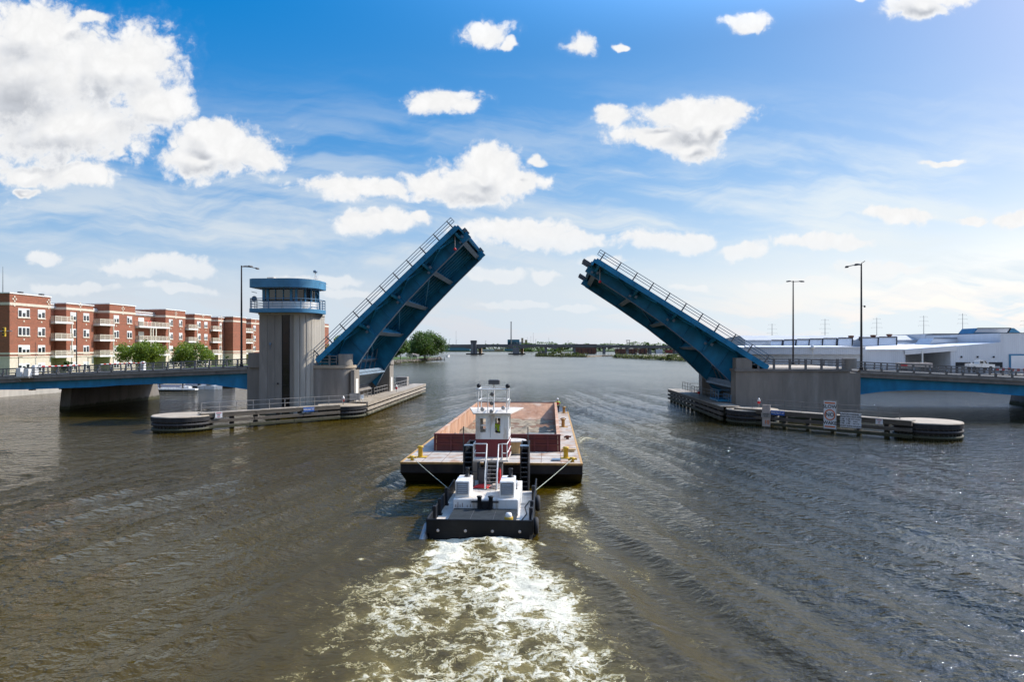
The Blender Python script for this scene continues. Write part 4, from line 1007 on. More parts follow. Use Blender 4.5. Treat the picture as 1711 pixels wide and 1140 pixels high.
lettering('CLEARANCE', .15, (0, -.07, h * .57), 0, M['signink'], o, sx=.85); lettering('GAUGE', .15, (0, -.07, h * .48), 0, M['signink'], o)
# ------------------------------------------------------------------ street furniture on the approaches
def street_lamp(x, y, z, h, arms, label, m='lampblack', group='tall lamps along the bridge'):
    o = root('street_lamp', label, 'street lamp', (x, y, z), local=True, group=group)
    b = MB(); b.lathe([(.26, 0), (.26, .35), (.17, .45), (.15, 1.2), (.085, h)], (0, 0, 0), 12); b.box(-.3, .3, -.3, .3, -.05, .06); part('pole', b, M[m], o)
    for (dx, dy, rise) in arms:
        b = MB(); pts = [(dx * t, dy * t, h - .15 + rise * math.sin(t * 1.7)) for t in np.linspace(0, 1, 7)]; b.tube(pts, .055, 8); ar = part('arm', b, M[m], o)
        e = Vector(pts[-1]); d = (Vector(pts[-1]) - Vector(pts[-2])).normalized()
        b = MB(); s = b; L_ = .8
        vs = [(0, -.1, -.02), (0, .1, -.02), (0, .1, .1), (0, -.1, .1), (L_ * .5, -.2, -.1), (L_ * .5, .2, -.1), (L_ * .5, .16, .12), (L_ * .5, -.16, .12), (L_, -.12, -.1), (L_, .12, -.1), (L_, .1, .05), (L_, -.1, .05)]
        a = math.atan2(d.y, d.x); vs = [(e.x + p[0] * math.cos(a) - p[1] * math.sin(a), e.y + p[0] * math.sin(a) + p[1] * math.cos(a), e.z + p[2]) for p in vs]
        b.add(vs, [(0, 3, 2, 1)] + [(k + i, k + (i + 1) % 4, k + 4 + (i + 1) % 4, k + 4 + i) for k in (0, 4) for i in range(4)] + [(8, 9, 10, 11)])
        part('lamp_head', b, M['darkgrey'], ar)
    return o
street_lamp(-42.6, WN + .5, 6.4, 13.7, [(.2, 3.9, .25), (.3, 1.5, .25)], 'tall twin armed lamp left of the control tower')
b = MB(); b.tube([(0, 0, 13.55), (0, -1.0, 13.7)], .04, 6)
o = street_lamp(37.9, WN + .5, 6.15, 13.5, [(.1, 4.2, .3), (.1, 1.4, .25)], 'tall twin armed lamp with a camera box before the white factory')
part('arm_stub', b, M['lampblack'], o)
b = MB(); b.tube([(0, 0, 8.2), (.4, .1, 8.2)], .03, 6); b.ball((.45, .1, 8.12), .14, 8); b.box(-.28, -.1, -.1, .1, 3.8, 4.3); part('camera_box', b, M['darkgrey'], o)
lx, lz = at_y(1326, 469, 111.2)
street_lamp(lx, 111.4, 6.4, lz - 6.4, [(.9, 0, .02), (-.45, -.2, .02)], 'slimmer lamp on the far side of the lower leaf')
for px, py, lab in ((31, 597, 'short dark lamp by the barrier cabinet on the far sidewalk'), (147, 598, 'short dark lamp in front of the second balcony stack')):
    x, y = at_x(px, -104.5) and -104.5, at_x(px, -104.5); z = CAM_H - (py - HOR) * (-x * SN + y * CS) / F_PX
    o = root('park_lamp', lab, 'lamp post', (-104.5, y, 3.3), local=True, group='short promenade lamps')
    b = MB(); b.lathe([(.12, 0), (.08, .6), (.06, max(3.2, z - 3.3))], (0, 0, 0), 8); part('post', b, M['lampblack'], o)
    b = MB(); b.bar((-.1, 0, max(3.2, z - 3.3)), (.7, .1, max(3.2, z - 3.3)), .2, .12); part('head', b, M['lampblack'], o)
lx, ly = -104.5, at_x(128, -104.5)
o = root('flag_pole', 'tall thin dark pole in front of the second apartment bay', 'pole', (lx, ly, 3.3), local=True)
b = MB(); b.tube([(0, 0, 0), (0, 0, 13.6)], .13, 8, r2=.08); part('pole', b, M['lampblack'], o)
# barrier gates
def gate(x, y, z, ln, d, label, base_m='white'):
    o = root('barrier_gate', label, 'barrier gate', (x, y, z), local=True, group='red and white striped road barriers')
    b = MB(); b.cbox(-.32, .32, -.35, .35, 0, 1.25, .05); b.cbox(-.22, .22, -.25, .25, 1.25, 1.45, .04); part('cabinet', b, M[base_m], o)
    for k in range(int(ln / .6)):
        b = MB(); b.box(.5, .56, min(d * (k * .6), d * (k * .6 + .6)), max(d * (k * .6), d * (k * .6 + .6)), 1.16, 1.30); part('arm_stripe', b, M['redink'] if k % 2 else M['signwhite'], o)
    b = MB(); b.box(.44, .50, min(0, d * ln), max(0, d * ln), 1.19, 1.27); part('arm', b, M['railpale'], o)
x1, _ = at_y(58, 615, 90.2); gate(x1, 90.2, ZL(x1) + .05, 8.5, 1, 'striped barrier with white cabinet at the near kerb')
x2, _ = at_y(239, 612, 110.6); gate(x2, 110.6, ZL(x2) + .05, 11.5, -1, 'striped barrier reaching over from the far kerb')
o = root('control_cabinet', 'white control cabinet standing outside the near railing', 'cabinet', (x1 + .2, WN - .55, ZL(x1) - .1))
b = MB(); xx = x1 - .5; zz = ZL(x1)
b.box(xx, xx + .6, WN - .75, WN - .1, zz, zz + 1.15); b.box(xx + 1.0, xx + 1.7, WN - .7, WN - .15, zz + .05, zz + 1.05); part('box', b, M['white'], o)
b = MB(); b.box(xx - .1, xx + 1.9, WN - .9, WN, zz - .18, zz - .02); b.bar((xx, WN - .5, zz - .2), (xx + .5, WN - .5, zz - .6), .08, .08); part('platform', b, M['railpale'], o)
# traffic signal on a mast arm
x3, z3 = at_y(7, 554, 96.0)
o = root('traffic_signal', 'yellow traffic signals on a mast arm over the apartment side approach', 'traffic signal', (x3 - 4, 96, ZL(x3)), local=True)
zz = z3 - ZL(x3)
b = MB(); b.tube([(0, 0, 0), (0, 0, zz + .2)], .14, 10); b.tube([(0, 0, zz), (5.2, 0, zz + .05)], .07, 8); part('mast', b, M['railpale'], o)
for dx in (4.1, 2.2):
    b = MB(); b.cbox(dx - .2, dx + .2, -.25, .05, zz - .75, zz + .6, .05); h_ = part('signal_head', b, M['yellow'], o)
    for k in range(3):
        b = MB(); b.lathe([(.13, 0), (.13, -.12)], (dx, -.25, zz - .5 + .43 * k), 10, 'y'); part('signal_lens', b, M['black'], h_)

# ------------------------------------------------------------------ barge
def tapered_wall(b, p, q, zt, zb, lean, th):
    pass
def make_barge():
    o = root('barge', 'rusty hopper barge with dark red coaming pushed through the open bridge', 'barge', (BARGE[0], BARGE[1], 0), HEAD, local=True)
    HW, L, DZ = 5.98, 43.2, 1.48
    b = MB()
    prof = [(0, DZ - .04), (0, .78), (3.4, -.9), (L - 4, -.9), (L, .6), (L, DZ - .04)]
    b.slab(prof, 'x', -HW, HW); b.f.pop(); b.sm.pop(); part('hull', b, M['bargehull'], o)
    # deck round the hopper
    HX, HY0, HY1 = 4.62, 5.0, 34.6
    b = MB()
    for (x0, x1, y0, y1) in ((-HW + .12, HW - .12, .12, HY0), (-HW + .12, -HX, HY0, HY1), (HX, HW - .12, HY0, HY1), (-HW + .12, HW - .12, HY1, L - .1)): b.box(x0, x1, y0, y1, DZ - .039, DZ)
    part('deck', b, M['deck'], o)
    b = MB(); b.box(-HW - .02, HW + .02, -.02, .12, DZ - .12, DZ + .012); b.box(-HW - .02, -HW + .12, .12, L, DZ - .12, DZ + .012); b.box(HW - .12, HW + .02, .12, L, DZ - .12, DZ + .012); part('edge_strip', b, M['ochre'], o)
    b = MB()
    for k in range(4): b.box(-HW - .045, HW + .045, -.05, -.021, .8 + k * .001, .84) if k == 0 else None
    part('rub_rail', b, M['black'], o)
    # plate seams
    b = MB(); rr = random.Random(2)
    for x in np.linspace(-4.6, 4.6, 8): b.box(x - .012, x + .012, .2, HY0 - .2, DZ + .001, DZ + .012)
    for y in (1.7, 3.3): b.box(-HW + .3, HW - .3, y - .012, y + .012, DZ + .001, DZ + .011)
    for y in np.arange(7, 34, 2.4): b.box(HX + .15, HW - .2, y - .015, y + .015, DZ + .001, DZ + .012)
    part('weld_seam', b, M['brown'], o)
    # coaming
    T = 2.66; FZ = 1.02
    def wall(name, a, c, nrm, m_in, m_out):
        """a,c: plan ends along the outer foot; nrm: inward normal; leans inward .12"""
        a = Vector((*a, 0)); c = Vector((*c, 0)); n_ = Vector((*nrm, 0))
        b = MB(); la = n_ * .10
        vs = []
        for p in (a, c): vs += [p + Vector((0, 0, DZ)), p + la + Vector((0, 0, T)), p + la + n_ * .10 + Vector((0, 0, T)), p + n_ * .10 + Vector((0, 0, DZ))]
        b.add(vs, [(0, 1, 2, 3), (7, 6, 5, 4), (0, 4, 5, 1), (3, 7, 4, 0), (1, 5, 6, 2)])
        w = part(name, b, m_out, o)
        b = MB(); e = n_ * .012
        vs = [a + n_ * .21 + e + Vector((0, 0, T - .02)), c + n_ * .21 + e + Vector((0, 0, T - .02)), c + n_ * .16 + e + Vector((0, 0, .6)), a + n_ * .16 + e + Vector((0, 0, .6))]
        vs += [v - n_ * .05 for v in vs]
        b.add(vs, [(0, 1, 2, 3), (7, 6, 5, 4), (0, 4, 5, 1), (1, 5, 6, 2), (2, 6, 7, 3), (3, 7, 4, 0)]); part('inner_lining', b, m_in, w)
        return w
    ws = wall('coaming', (-HX, HY0), (HX, HY0), (0, 1), M['rust'], M['red'])
    wl = wall('coaming', (-HX, HY1), (-HX, HY0), (1, 0), M['rust'], M['red'])
    wr = wall('coaming', (HX, HY0), (HX, HY1), (-1, 0), M['rust'], M['red'])
    b = MB(); b.box(-HX, HX, HY1 - .12, HY1, DZ, T); wf = part('coaming', b, M['red'], o)
    b = MB(); b.add([(-HX + .15, HY1 - 3.6, FZ - .1), (HX - .15, HY1 - 3.6, FZ - .1), (HX - .2, HY1 - .13, T - .01), (-HX + .2, HY1 - .13, T - .01), (-HX + .15, HY1 - .13, FZ - .3), (HX - .15, HY1 - .13, FZ - .3)], [(0, 1, 2, 3), (0, 4, 5, 1), (2, 5, 4, 3), (0, 3, 4), (1, 5, 2)])
    part('end_slope', b, M['rust'], wf)
    for w, (x0, x1, y0, y1) in ((ws, (-HX - .02, HX + .02, HY0 + .02, HY0 + .30)), (wl, (-HX + .02, -HX + .28, HY0 + .301, HY1)), (wr, (HX - .28, HX - .02, HY0 + .301, HY1)), (wf, (-HX, HX, HY1 + .001, HY1 + .22))):
        b = MB(); b.box(x0, x1, y0, y1, T + .001, T + .07); part('coaming_cap', b, M['red'] if w is ws or w is wf else M['rust'], w)
    for x in (-3.35, -2.1, -.8, .5, 1.9, 2.75, 3.7):
        b = MB(); b.slab([(HY0 - .16, DZ), (HY0 - .003, DZ), (HY0 + .095, T - .02), (HY0 + .03, T - .02)], 'x', x - .06, x + .06); part('stiffener', b, M['red'], ws)
    b = MB(); b.box(-HX + .1, HX - .1, HY0 - .07, HY0 + .02, 1.95, 2.03); b.box(-HX + .1, HX - .1, HY0 - .05, HY0 + .05, 2.33, 2.38); part('stringer', b, M['red'], ws)
    # cargo floor: wet sand left after unloading
    nx, ny = 70, 200; xs = np.linspace(-HX + .18, HX - .18, nx); ys = np.linspace(HY0 + .15, HY1 - .4, ny)
    X, Y = np.meshgrid(xs, ys)
    z = FZ + .06 + .50 * (fbm(X * .55 + 3, Y * .38, 4) - .47) + .95 * np.clip(fbm(X * .75 + 11, Y * .42 + 5, 4) - .585, 0, 1)
    for (px_, py_, r_, hh_) in ((-3.9, 11.5, 1.3, .95), (-3.3, 15, 1.2, .6), (-3.9, 8.5, 1.2, .5), (-4.1, 18.5, 1.4, .55), (1.6, 22, .6, .34), (2.4, 15.5, .55, .3), (1.1, 19, .7, .26), (-.2, 26, .9, .25), (3.1, 27.5, .9, .3), (3.0, 10.5, .5, .26)):
        z += hh_ * np.clip(1 - np.sqrt(((X - px_) / r_) ** 2 + ((Y - py_) / r_ / 1.3) ** 2), 0, 1) * (.6 + .9 * fbm(X * 2, Y * 2, 3))
    b = MB(); idx = np.arange(nx * ny).reshape(ny, nx)
    b.add(np.stack([X.ravel(), Y.ravel(), z.ravel()], 1).tolist(), np.stack([idx[:-1, :-1], idx[:-1, 1:], idx[1:, 1:], idx[1:, :-1]], -1).reshape(-1, 4).tolist(), True)
    part('cargo_sand', b, M['sand'], o)
    b = MB(); b.box(-HX + .17, HX - .17, HY0 + .14, HY1 - 3.3, FZ - .5, FZ + .075)
    m = mat('puddle_water', (.05, .045, .035), .04, 0, .1, 1); part('puddle', b, m, o)
    # bitts, cleats, hand tools
    def bitt(x, y, h, m, n_=1):
        b = MB()
        for k in range(n_):
            b.lathe([(.17, 0), (.15, h * .8), (.2, h * .82), (.22, h * .93), (.17, h), (.02, h + .01)], (x + .45 * k, y, DZ), 14)
        b.box(x - .35, x + .45 * n_, y - .3, y + .3, DZ, DZ + .04); return part('bollard', b, m, o)
    bitt(-5.05, 2.1, .78, M['yellow']); bitt(4.95, 2.2, .78, M['yellow'])
    bitt(5.45, 34.6, .75, M['ochre']); bitt(5.1, 20.6, .8, M['ochre']); bitt(-5.2, 20.6, .8, M['ochre']); bitt(-5.2, 33.5, .75, M['ochre'])
    for x, y in ((-5.35, .75), (5.35, .7), (5.2, 26.3), (5.3, 12.0), (-5.3, 12.0)):
        b = MB(); b.lathe([(.13, 0), (.1, .16), (.2, .2), (.16, .3), (.02, .32)], (x, y, DZ), 10); b.bar((x - .3, y, DZ + .16), (x + .3, y, DZ + .2), .12, .12); part('cleat', b, M['yellow'] if y < 2 else M['brown'], o)
    b = MB(); b.box(4.0, 4.55, .9, 1.5, DZ + .001, DZ + .1); part('hatch', b, M['flange'], o)
    b = MB(); b.box(HX - .02 + .1, HX + 1.0, HY0 - .1, HY0 + .5, DZ + .001, DZ + .1); b.box(HX + .1, HX + 1.1, HY0 + .0, HY0 + .45, DZ + .101, DZ + .2); part('timber_pack', b, M['wood'], o)
    return o
make_barge()
def rel(o, x, y, z=0):
    """point of the barge's or tug's frame in the world"""
    return Vector((o[0] + x * math.cos(HEAD) - y * math.sin(HEAD), o[1] + x * math.sin(HEAD) + y * math.cos(HEAD), z))
q = rel(BARGE, 1.35, 3.9, 1.48)
o = root('cable_reel', 'wooden cable reel lying flat on the barge deck before the red coaming', 'cable reel', q, HEAD, local=True)
b = MB(); b.lathe([(.55, .08), (.55, .92)], (0, 0, 0), 20); part('drum', b, M['wood'], o)
b = MB(); b.lathe([(.82, 0), (.82, .08)], (0, 0, 0), 28); b2 = part('flange', b, M['darkgrey'], o)
b = MB(); b.lathe([(.84, .92), (.84, 1.0)], (0, 0, 0), 28); part('flange', b, M['whitetop'], o)
b = MB(); rr = random.Random(4)
for k in range(9):
    x, y = rr.uniform(-.9, .7), rr.uniform(-.6, .5); b.bar((x, y, .04 + .03 * k), (x + rr.uniform(-.5, .5), y + rr.uniform(-.4, .4), .05 + .03 * k), .12, .05)
q = rel(BARGE, -.3, 4.0, 1.48)
for i, p in enumerate(b.v): b.v[i] = (p[0] + q.x, p[1] + q.y, p[2] + q.z)
single('scrap_pile', 'heap of scrap boards beside the cable reel on the barge', 'scrap', b, M['brown'])
b = MB(); q = rel(BARGE, .55, 4.55, 1.48); b.cbox(q.x - .35, q.x + .35, q.y - .2, q.y + .2, q.z, q.z + .95, .03)
single('toolbox', 'white equipment box between the cable reel and the red coaming', 'box', b, M['white'])

# ------------------------------------------------------------------ pusher tug
def make_tug():
    o = root('tugboat', 'small black and white pusher tug behind the barge', 'tugboat', (TUG[0], TUG[1], 0), HEAD, local=True)
    HW, L, DZ = 2.5, 9.6, .38
    b = MB(); b.prism([(-HW + .15, 0), (HW - .15, 0), (HW, .3), (HW, L - .4), (HW - .4, L), (-HW + .4, L), (-HW, L - .4), (-HW, .3)], -.8, DZ - .02); part('hull', b, M['hull'], o)
    b = MB(); b.box(-HW + .08, HW - .08, .08, L - .3, DZ - .02, DZ); part('deck', b, M['whitetop'], o)
    # bulwarks
    def bul(pts, label=None):
        b = MB()
        for (x0, y0, z0), (x1, y1, z1) in zip(pts, pts[1:]):
            d = Vector((x1 - x0, y1 - y0)).normalized(); n_ = Vector((-d.y, d.x)) * .05
            vs = [(x0 - n_.x, y0 - n_.y, DZ - .1), (x0 + n_.x, y0 + n_.y, DZ - .1), (x0 + n_.x, y0 + n_.y, z0), (x0 - n_.x, y0 - n_.y, z0), (x1 - n_.x, y1 - n_.y, DZ - .1), (x1 + n_.x, y1 + n_.y, DZ - .1), (x1 + n_.x, y1 + n_.y, z1), (x1 - n_.x, y1 - n_.y, z1)]
            b.add(vs, [(0, 1, 2, 3), (7, 6, 5, 4), (0, 4, 5, 1), (1, 5, 6, 2), (2, 6, 7, 3), (3, 7, 4, 0)])
        w = part('bulwark', b, M['hull'], o)
        b = MB(); b.tube([(x, y, z + .02) for x, y, z in pts], .055, 8); part('rail', b, M['hull'], w); return w
    bul([(-HW + .02, .06, .88), (HW - .02, .06, .88)])
    bul([(-HW + .03, .1, .9), (-HW + .03, 2.4, .95), (-HW + .03, 5.2, 1.0)]); bul([(HW - .03, .1, .9), (HW - .03, 2.4, .98), (HW - .03, 5.5, 1.05), (HW - .03, L - .4, 1.1)])
    bul([(-HW + .03, 5.9, .95), (-HW + .03, L - .4, 1.0)])
    for x in (-1.95, -.65, .62, 1.9):
        b = MB(); b.ball((x, .01, .42), .075, 10); part('stern_bumper', b, M['gauge'], o)
    for x, y in ((-HW + .12, 1.6), (-HW + .12, 3.2), (-HW + .12, 5.4), (HW - .12, 1.5), (HW - .12, 3.0), (HW - .12, 6.2)):
        b = MB(); b.cbox(x - .09, x + .09, y - .12, y + .12, DZ, 1.22 + (.12 if y > 5 else 0), .02); b.box(x - .13, x + .13, y - .16, y + .16, DZ, DZ + .05); part('side_bitt', b, M['black'], o)
    # side fenders
    for x, y, z in ((HW + .16, 4.6, .72), (HW + .14, 1.0, .45)):
        b = MB(); b.torus((x, y, z), .30, .13, 'x', 18, 8); part('tyre_fender', b, M['rubber'], o)
    b = MB(); b.tube([(-HW - .16, -.3, -.05), (-HW - .12, .9, .42)], .17, 10); b.ball((-HW - .16, -.3, -.05), .17, 8); part('bumper_tube', b, M['railpale'], o)
    # aft mat and casing
    b = MB(); b.box(-1.62, 1.62, .35, 3.15, DZ, .74); part('hatch_mat', b, M['mat'], o)
    b = MB(); b.box(-.55, -.535, .36, 3.14, .741, .746); b.box(.56, .575, .36, 3.14, .741, .746); b.box(-1.6, 1.6, 1.9, 1.915, .741, .745); part('mat_seam', b, M['darkgrey'], o)
    b = MB(); b.cbox(-1.68, 1.68, 3.16, 8.2, DZ, 1.22, .03); cs = part('engine_casing', b, M['white'], o)
    b = MB(); b.box(-1.6, 1.6, 3.25, 8.1, 1.221, 1.235); part('casing_top', b, M['whitetop'], cs)
    b = MB(); rr = random.Random(8)
    for x in (-1.55, -1.43, -1.32, -1.2, -.95, -.78): b.box(x - .012, x + .012, 3.145, 3.159, .80, .80 + rr.uniform(.1, .26))
    part('rust_streak', b, M['brown'], cs)
    b = MB()
    for x in (-.3, .28): b.lathe([(.11, .745), (.11, 1.34), (.14, 1.36), (.14, 1.42), (.02, 1.43)], (x, 2.98, 0), 12)
    b.bar((-.72, 2.98, 1.12), (.68, 2.98, 1.12), .07, .07); b.box(-.2, .18, 3.0, 3.1, .75, 1.1); part('towing_bitt', b, M['black'], o)
    # engine room vents
    for x0, x1 in ((-1.62, -.88), (.70, 1.46)):
        b = MB(); b.cbox(x0, x1, 3.5, 5.2, 1.236, 2.08, .03); c = part('vent_house', b, M['white'], o)
        b = MB(); b.box(x0 + .10, x1 - .10, 3.475, 3.499, 1.42, 1.97); lv = part('louvre', b, M['darkgrey'], c)
        b = MB()
        for k in range(5): b.slab([(3.44, 1.44 + k * .105), (3.473, 1.50 + k * .105), (3.473, 1.52 + k * .105), (3.43, 1.455 + k * .105)], 'x', x0 + .12, x1 - .12)
        b.box(x0 + .06, x0 + .10, 3.46, 3.499, 1.39, 2.0); b.box(x1 - .10, x1 - .06, 3.46, 3.499, 1.39, 2.0); b.box(x0 + .06, x1 - .06, 3.46, 3.499, 1.97, 2.01); b.box(x0 + .06, x1 - .06, 3.46, 3.499, 1.38, 1.42)
        part('louvre_blade', b, M['greywhite'], lv)
        b = MB(); xm = (x0 + x1) / 2 + .12; b.lathe([(.2, 0), (.16, .05), (.1, .08), (.1, .38), (.12, .4), (.12, .46), (.09, .47), (.02, .48)], (xm, 4.75, 2.08), 12); part('exhaust_pipe', b, M['black'], c)
    # wheelhouse on a column
    wx0, wx1, wy0, wy1 = -.98, .92, 7.35, 9.45
    b = MB(); b.box(-.55, .5, 7.8, 9.0, 1.236, 2.62); part('column', b, M['darkgrey'], o)
    b = MB(); b.box(-1.02, .96, 6.35, 9.5, 2.62, 2.72); pf = part('platform', b, M['whitetop'], o)
    b = MB(); b.box(wx0, wx1, wy0, wy1, 2.721, 3.75); lo = part('lower_house', b, M['redhouse'], o)
    # white upper house as four walls with window openings
    def framed(axis, at, a0, a1, z0, z1, holes, th, m, parent):
        b = MB(); xs = [a0]
        for h in holes: xs += [h[0], h[1]]
        xs.append(a1)
        bx = (lambda p, q, r, s: b.box(p, q, at, at + th, r, s)) if axis == 'y' else (lambda p, q, r, s: b.box(at, at + th, p, q, r, s))
        for i in range(0, len(xs), 2): bx(xs[i], xs[i + 1], z0, z1)
        for h in holes: bx(h[0], h[1], z0, h[2]); bx(h[0], h[1], h[3], z1)
        w = part('house_wall', b, m, parent)
        for h in holes:
            e = -.012 if th > 0 else .012
            b = MB()
            fx = (lambda p, q, r, s: b.box(p, q, at - .025, at + th + .0, r, s)) if axis == 'y' else (lambda p, q, r, s: b.box(min(at - .0, at + th + .02), max(at, at + th + .02), p, q, r, s))
            fx(h[0] + .001, h[0] + .05, h[2] + .001, h[3] - .001); fx(h[1] - .05, h[1] - .001, h[2] + .001, h[3] - .001); fx(h[0] + .051, h[1] - .051, h[2] + .001, h[2] + .05); fx(h[0] + .051, h[1] - .051, h[3] - .05, h[3] - .001)
            if len(h) > 4: fx(h[0] + .051, h[1] - .051, (h[2] + h[3]) / 2 - .03, (h[2] + h[3]) / 2 + .03)
            part('window_frame', b, M['white'], w)
        return w
    up = part('house_floor', MB().box(wx0, wx1, wy0, wy1, 3.751, 3.80), M['white'], o)
    framed('y', wy0, wx0, wx1, 3.801, 5.18, [(-.78, -.34, 4.1, 5.0, 1), (.08, .50, 4.05, 5.02)], .07, M['white'], up)
    framed('y', wy1 - .07, wx0, wx1, 3.801, 5.18, [(-.8, -.05, 4.05, 5.05), (.05, .8, 4.05, 5.05)], .07, M['white'], up)
    framed('x', wx0, wy0 + .071, wy1 - .071, 3.801, 5.18, [(7.65, 8.3, 4.2, 5.0), (8.5, 9.2, 4.2, 5.0)], .07, M['white'], up)
    framed('x', wx1 - .07, wy0 + .071, wy1 - .071, 3.801, 5.18, [(7.65, 8.3, 4.2, 5.0), (8.5, 9.2, 4.2, 5.0)], .07, M['white'], up)
    b = MB(); b.box(-.14, -.11, wy0 - .02, wy0 - .001, 3.85, 5.1); b.box(-.2, -.05, wy0 - .03, wy0 - .001, 5.05, 5.1); b.box(.4, .45, wy0 - .04, wy0 - .001, 4.25, 4.5); part('door_seam', b, M['greywhite'], up)
    b = MB(); b.add([(-1.1, 7.2, 5.2), (1.05, 7.2, 5.2), (1.65, 10.6, 5.24), (-1.7, 10.6, 5.24), (-1.1, 7.2, 5.27), (1.05, 7.2, 5.27), (1.65, 10.6, 5.31), (-1.7, 10.6, 5.31)], [(0, 3, 2, 1), (4, 5, 6, 7), (0, 1, 5, 4), (1, 2, 6, 5), (2, 3, 7, 6), (3, 0, 4, 7)]); rf = part('house_roof', b, M['whitetop'], o)
    # pipe frame and lamps on the roof
    b = MB(); z0, z1 = 5.28, 6.62
    for x, y in ((-.85, 7.5), (.82, 7.5), (-.85, 9.3), (.82, 9.3)): b.tube([(x, y, z0), (x, y, z1)], .035, 8)
    for z in (5.95, z1):
        b.tube([(-.85, 7.5, z), (-.85, 9.3, z)], .03, 6); b.tube([(.82, 7.5, z), (.82, 9.3, z)], .03, 6); b.tube([(-.85, 9.3, z), (.82, 9.3, z)], .03, 6)
    b.tube([(-.98, 7.5, z1), (.95, 7.5, z1)], .045, 8); b.tube([(-.3, 7.5, 5.95), (-.85, 7.5, 5.95)], .03, 6); b.tube([(-.28, 7.45, z0), (-.28, 7.45, z1)], .03, 6)
    part('pipe_frame', b, M['white'], rf)
    b = MB(); b.tube([(-.02, 8.4, z0), (-.02, 8.4, 6.9)], .05, 8); b.tube([(.75, 9.1, z0), (.95, 8.9, 5.9)], .03, 6); part('mast', b, M['white'], rf)
    b = MB(); b.cbox(-.32, .34, 8.2, 8.6, 6.86, 7.14, .04); part('radar_box', b, M['darkgrey'], rf)
    b = MB(); b.ball((-.82, 7.6, 6.82), .13, 10); b.ball((.86, 7.6, 6.80), .14, 10); part('deck_light', b, M['black'], rf)
    for x, y, z in ((-.1, 8.25, 6.28), (-.12, 8.2, 5.75), (-.65, 8.0, 5.42), (-.06, 7.35, 5.36), (.55, 8.3, 5.48)):
        b = MB(); b.lathe([(.04, .12), (.11, .1), (.12, -.05), (.02, -.06)], (x, y, z), 10, 'y'); part('search_light', b, M['railpale'] if z < 5.5 else M['darkgrey'], rf)
    # stairs and handrails aft of the house
    b = MB()
    for x in (-.2, .36): b.bar((x, 5.35, 1.24), (x, 6.35, 2.7), .05, .09)
    for k in range(7): t = k / 6.5; b.bar((-.2, 5.4 + t * .95, 1.45 + t * 1.25), (.36, 5.4 + t * .95, 1.45 + t * 1.25), .055, .03)
    ld_ = part('ladder', b, M['railpale'], o)
    b = MB()
    for x in (-.24, .42): b.tube([(x, 5.3, 1.3), (x, 5.35, 2.1), (x, 6.4, 3.6), (x - (.72 if x < 0 else -.2), 6.4, 3.62)], .035, 8)
    for x in (-.98, -.24, .62, .9): b.tube([(x, 6.4, 2.72), (x, 6.4, 3.62)], .03, 6)
    for z in (3.1, 3.62): b.tube([(-.98, 9.2, z), (-.98, 6.4, z), (-.24, 6.4, z)], .03, 6); b.tube([(.62, 6.4, z), (.9, 6.4, z), (.93, 9.2, z)], .03, 6)
    part('handrail', b, M['white'], ld_)
    for (x0, x1, y0, y1, z1, m_) in ((-.75, -.1, 6.7, 7.3, 2.15, 'darkgrey'), (.1, .45, 7.0, 7.6, 1.9, 'black'), (-1.35, -.95, 6.2, 6.7, 1.75, 'rail'), (1.0, 1.5, 5.7, 6.4, 1.6, 'greywhite')):
        b = MB(); b.cbox(x0, x1, y0, y1, 1.237, z1, .03); part('deck_machinery', b, M[m_], o)
    b = MB(); b.tube([(-.6, 6.6, 1.3), (-.2, 6.45, 1.5), (.3, 6.5, 1.35), (.9, 6.2, 1.3), (1.5, 5.6, 1.27)], .03, 6); b.tube([(1.9, 2.2, .42), (2.1, 3.5, .42), (1.95, 5.0, .42), (2.15, 6.5, .42)], .025, 6); part('hose', b, M['rubber'], o)
    # pushing knees at the bow
    for x0, x1 in ((-1.95, -1.42), (1.48, 2.0)):
        b = MB(); b.box(x0, x0 + .07, 9.7, 12.6, .1, 3.0); b.box(x1 - .07, x1, 9.7, 12.6, .1, 3.0); b.box(x0 + .071, x1 - .071, 12.3, 12.58, .1, 2.98); b.box(x0 + .071, x1 - .071, 9.9, 12.29, .1, .3); k = part('push_knee', b, M['black'], o)
        for j in range(9):
            b = MB(); b.box(x0 + .072, x1 - .072, 9.68, 9.84, .55 + j * .29, .58 + j * .29); part('rung', b, M['darkgrey'], k)
        b = MB(); b.box(x0, x1, 9.62, 10.1, 3.001, 3.06); part('top_plate', b, M['flange'], k)
        b = MB(); b.tube([((x0 if x0 < 0 else x1) - .04, 9.75, 1.0), ((x0 if x0 < 0 else x1) - .04, 9.75, 4.2)], .035, 6); part('jack_staff', b, M['darkgrey'], k)
    b = MB(); b.box(-1.0, -.9, 8.4, 9.2, 1.24, 2.2); b.bar((-1.2, 7.2, 1.9), (-.5, 7.2, 1.9), .05, .05); b.bar((-1.2, 7.2, 1.24), (-1.2, 7.2, 1.9), .05, .05); b.bar((-.5, 7.2, 1.24), (-.5, 7.2, 1.9), .05, .05); part('winch_frame', b, M['darkgrey'], o)
    return o
make_tug()
def loose(name, label, cat, x, y, z, build, m):
    q = rel(TUG, x, y, z); b = MB(); build(b); b.v = [(p[0] + q.x, p[1] + q.y, p[2] + q.z) for p in b.v]
    return single(name, label, cat, b, m)
o = root('drink_cooler', 'yellow drink cooler with a white lid on the tug deck mat', 'cooler', rel(TUG, 1.35, .55, .745), HEAD, local=True)
b = MB(); b.lathe([(.17, 0), (.2, .02), (.21, .22), (.19, .24)], (0, 0, 0), 16); part('body', b, M['yellow'], o)
b = MB(); b.lathe([(.16, .241), (.17, .3), (.12, .42), (.02, .44)], (0, 0, 0), 16); part('lid', b, M['white'], o)
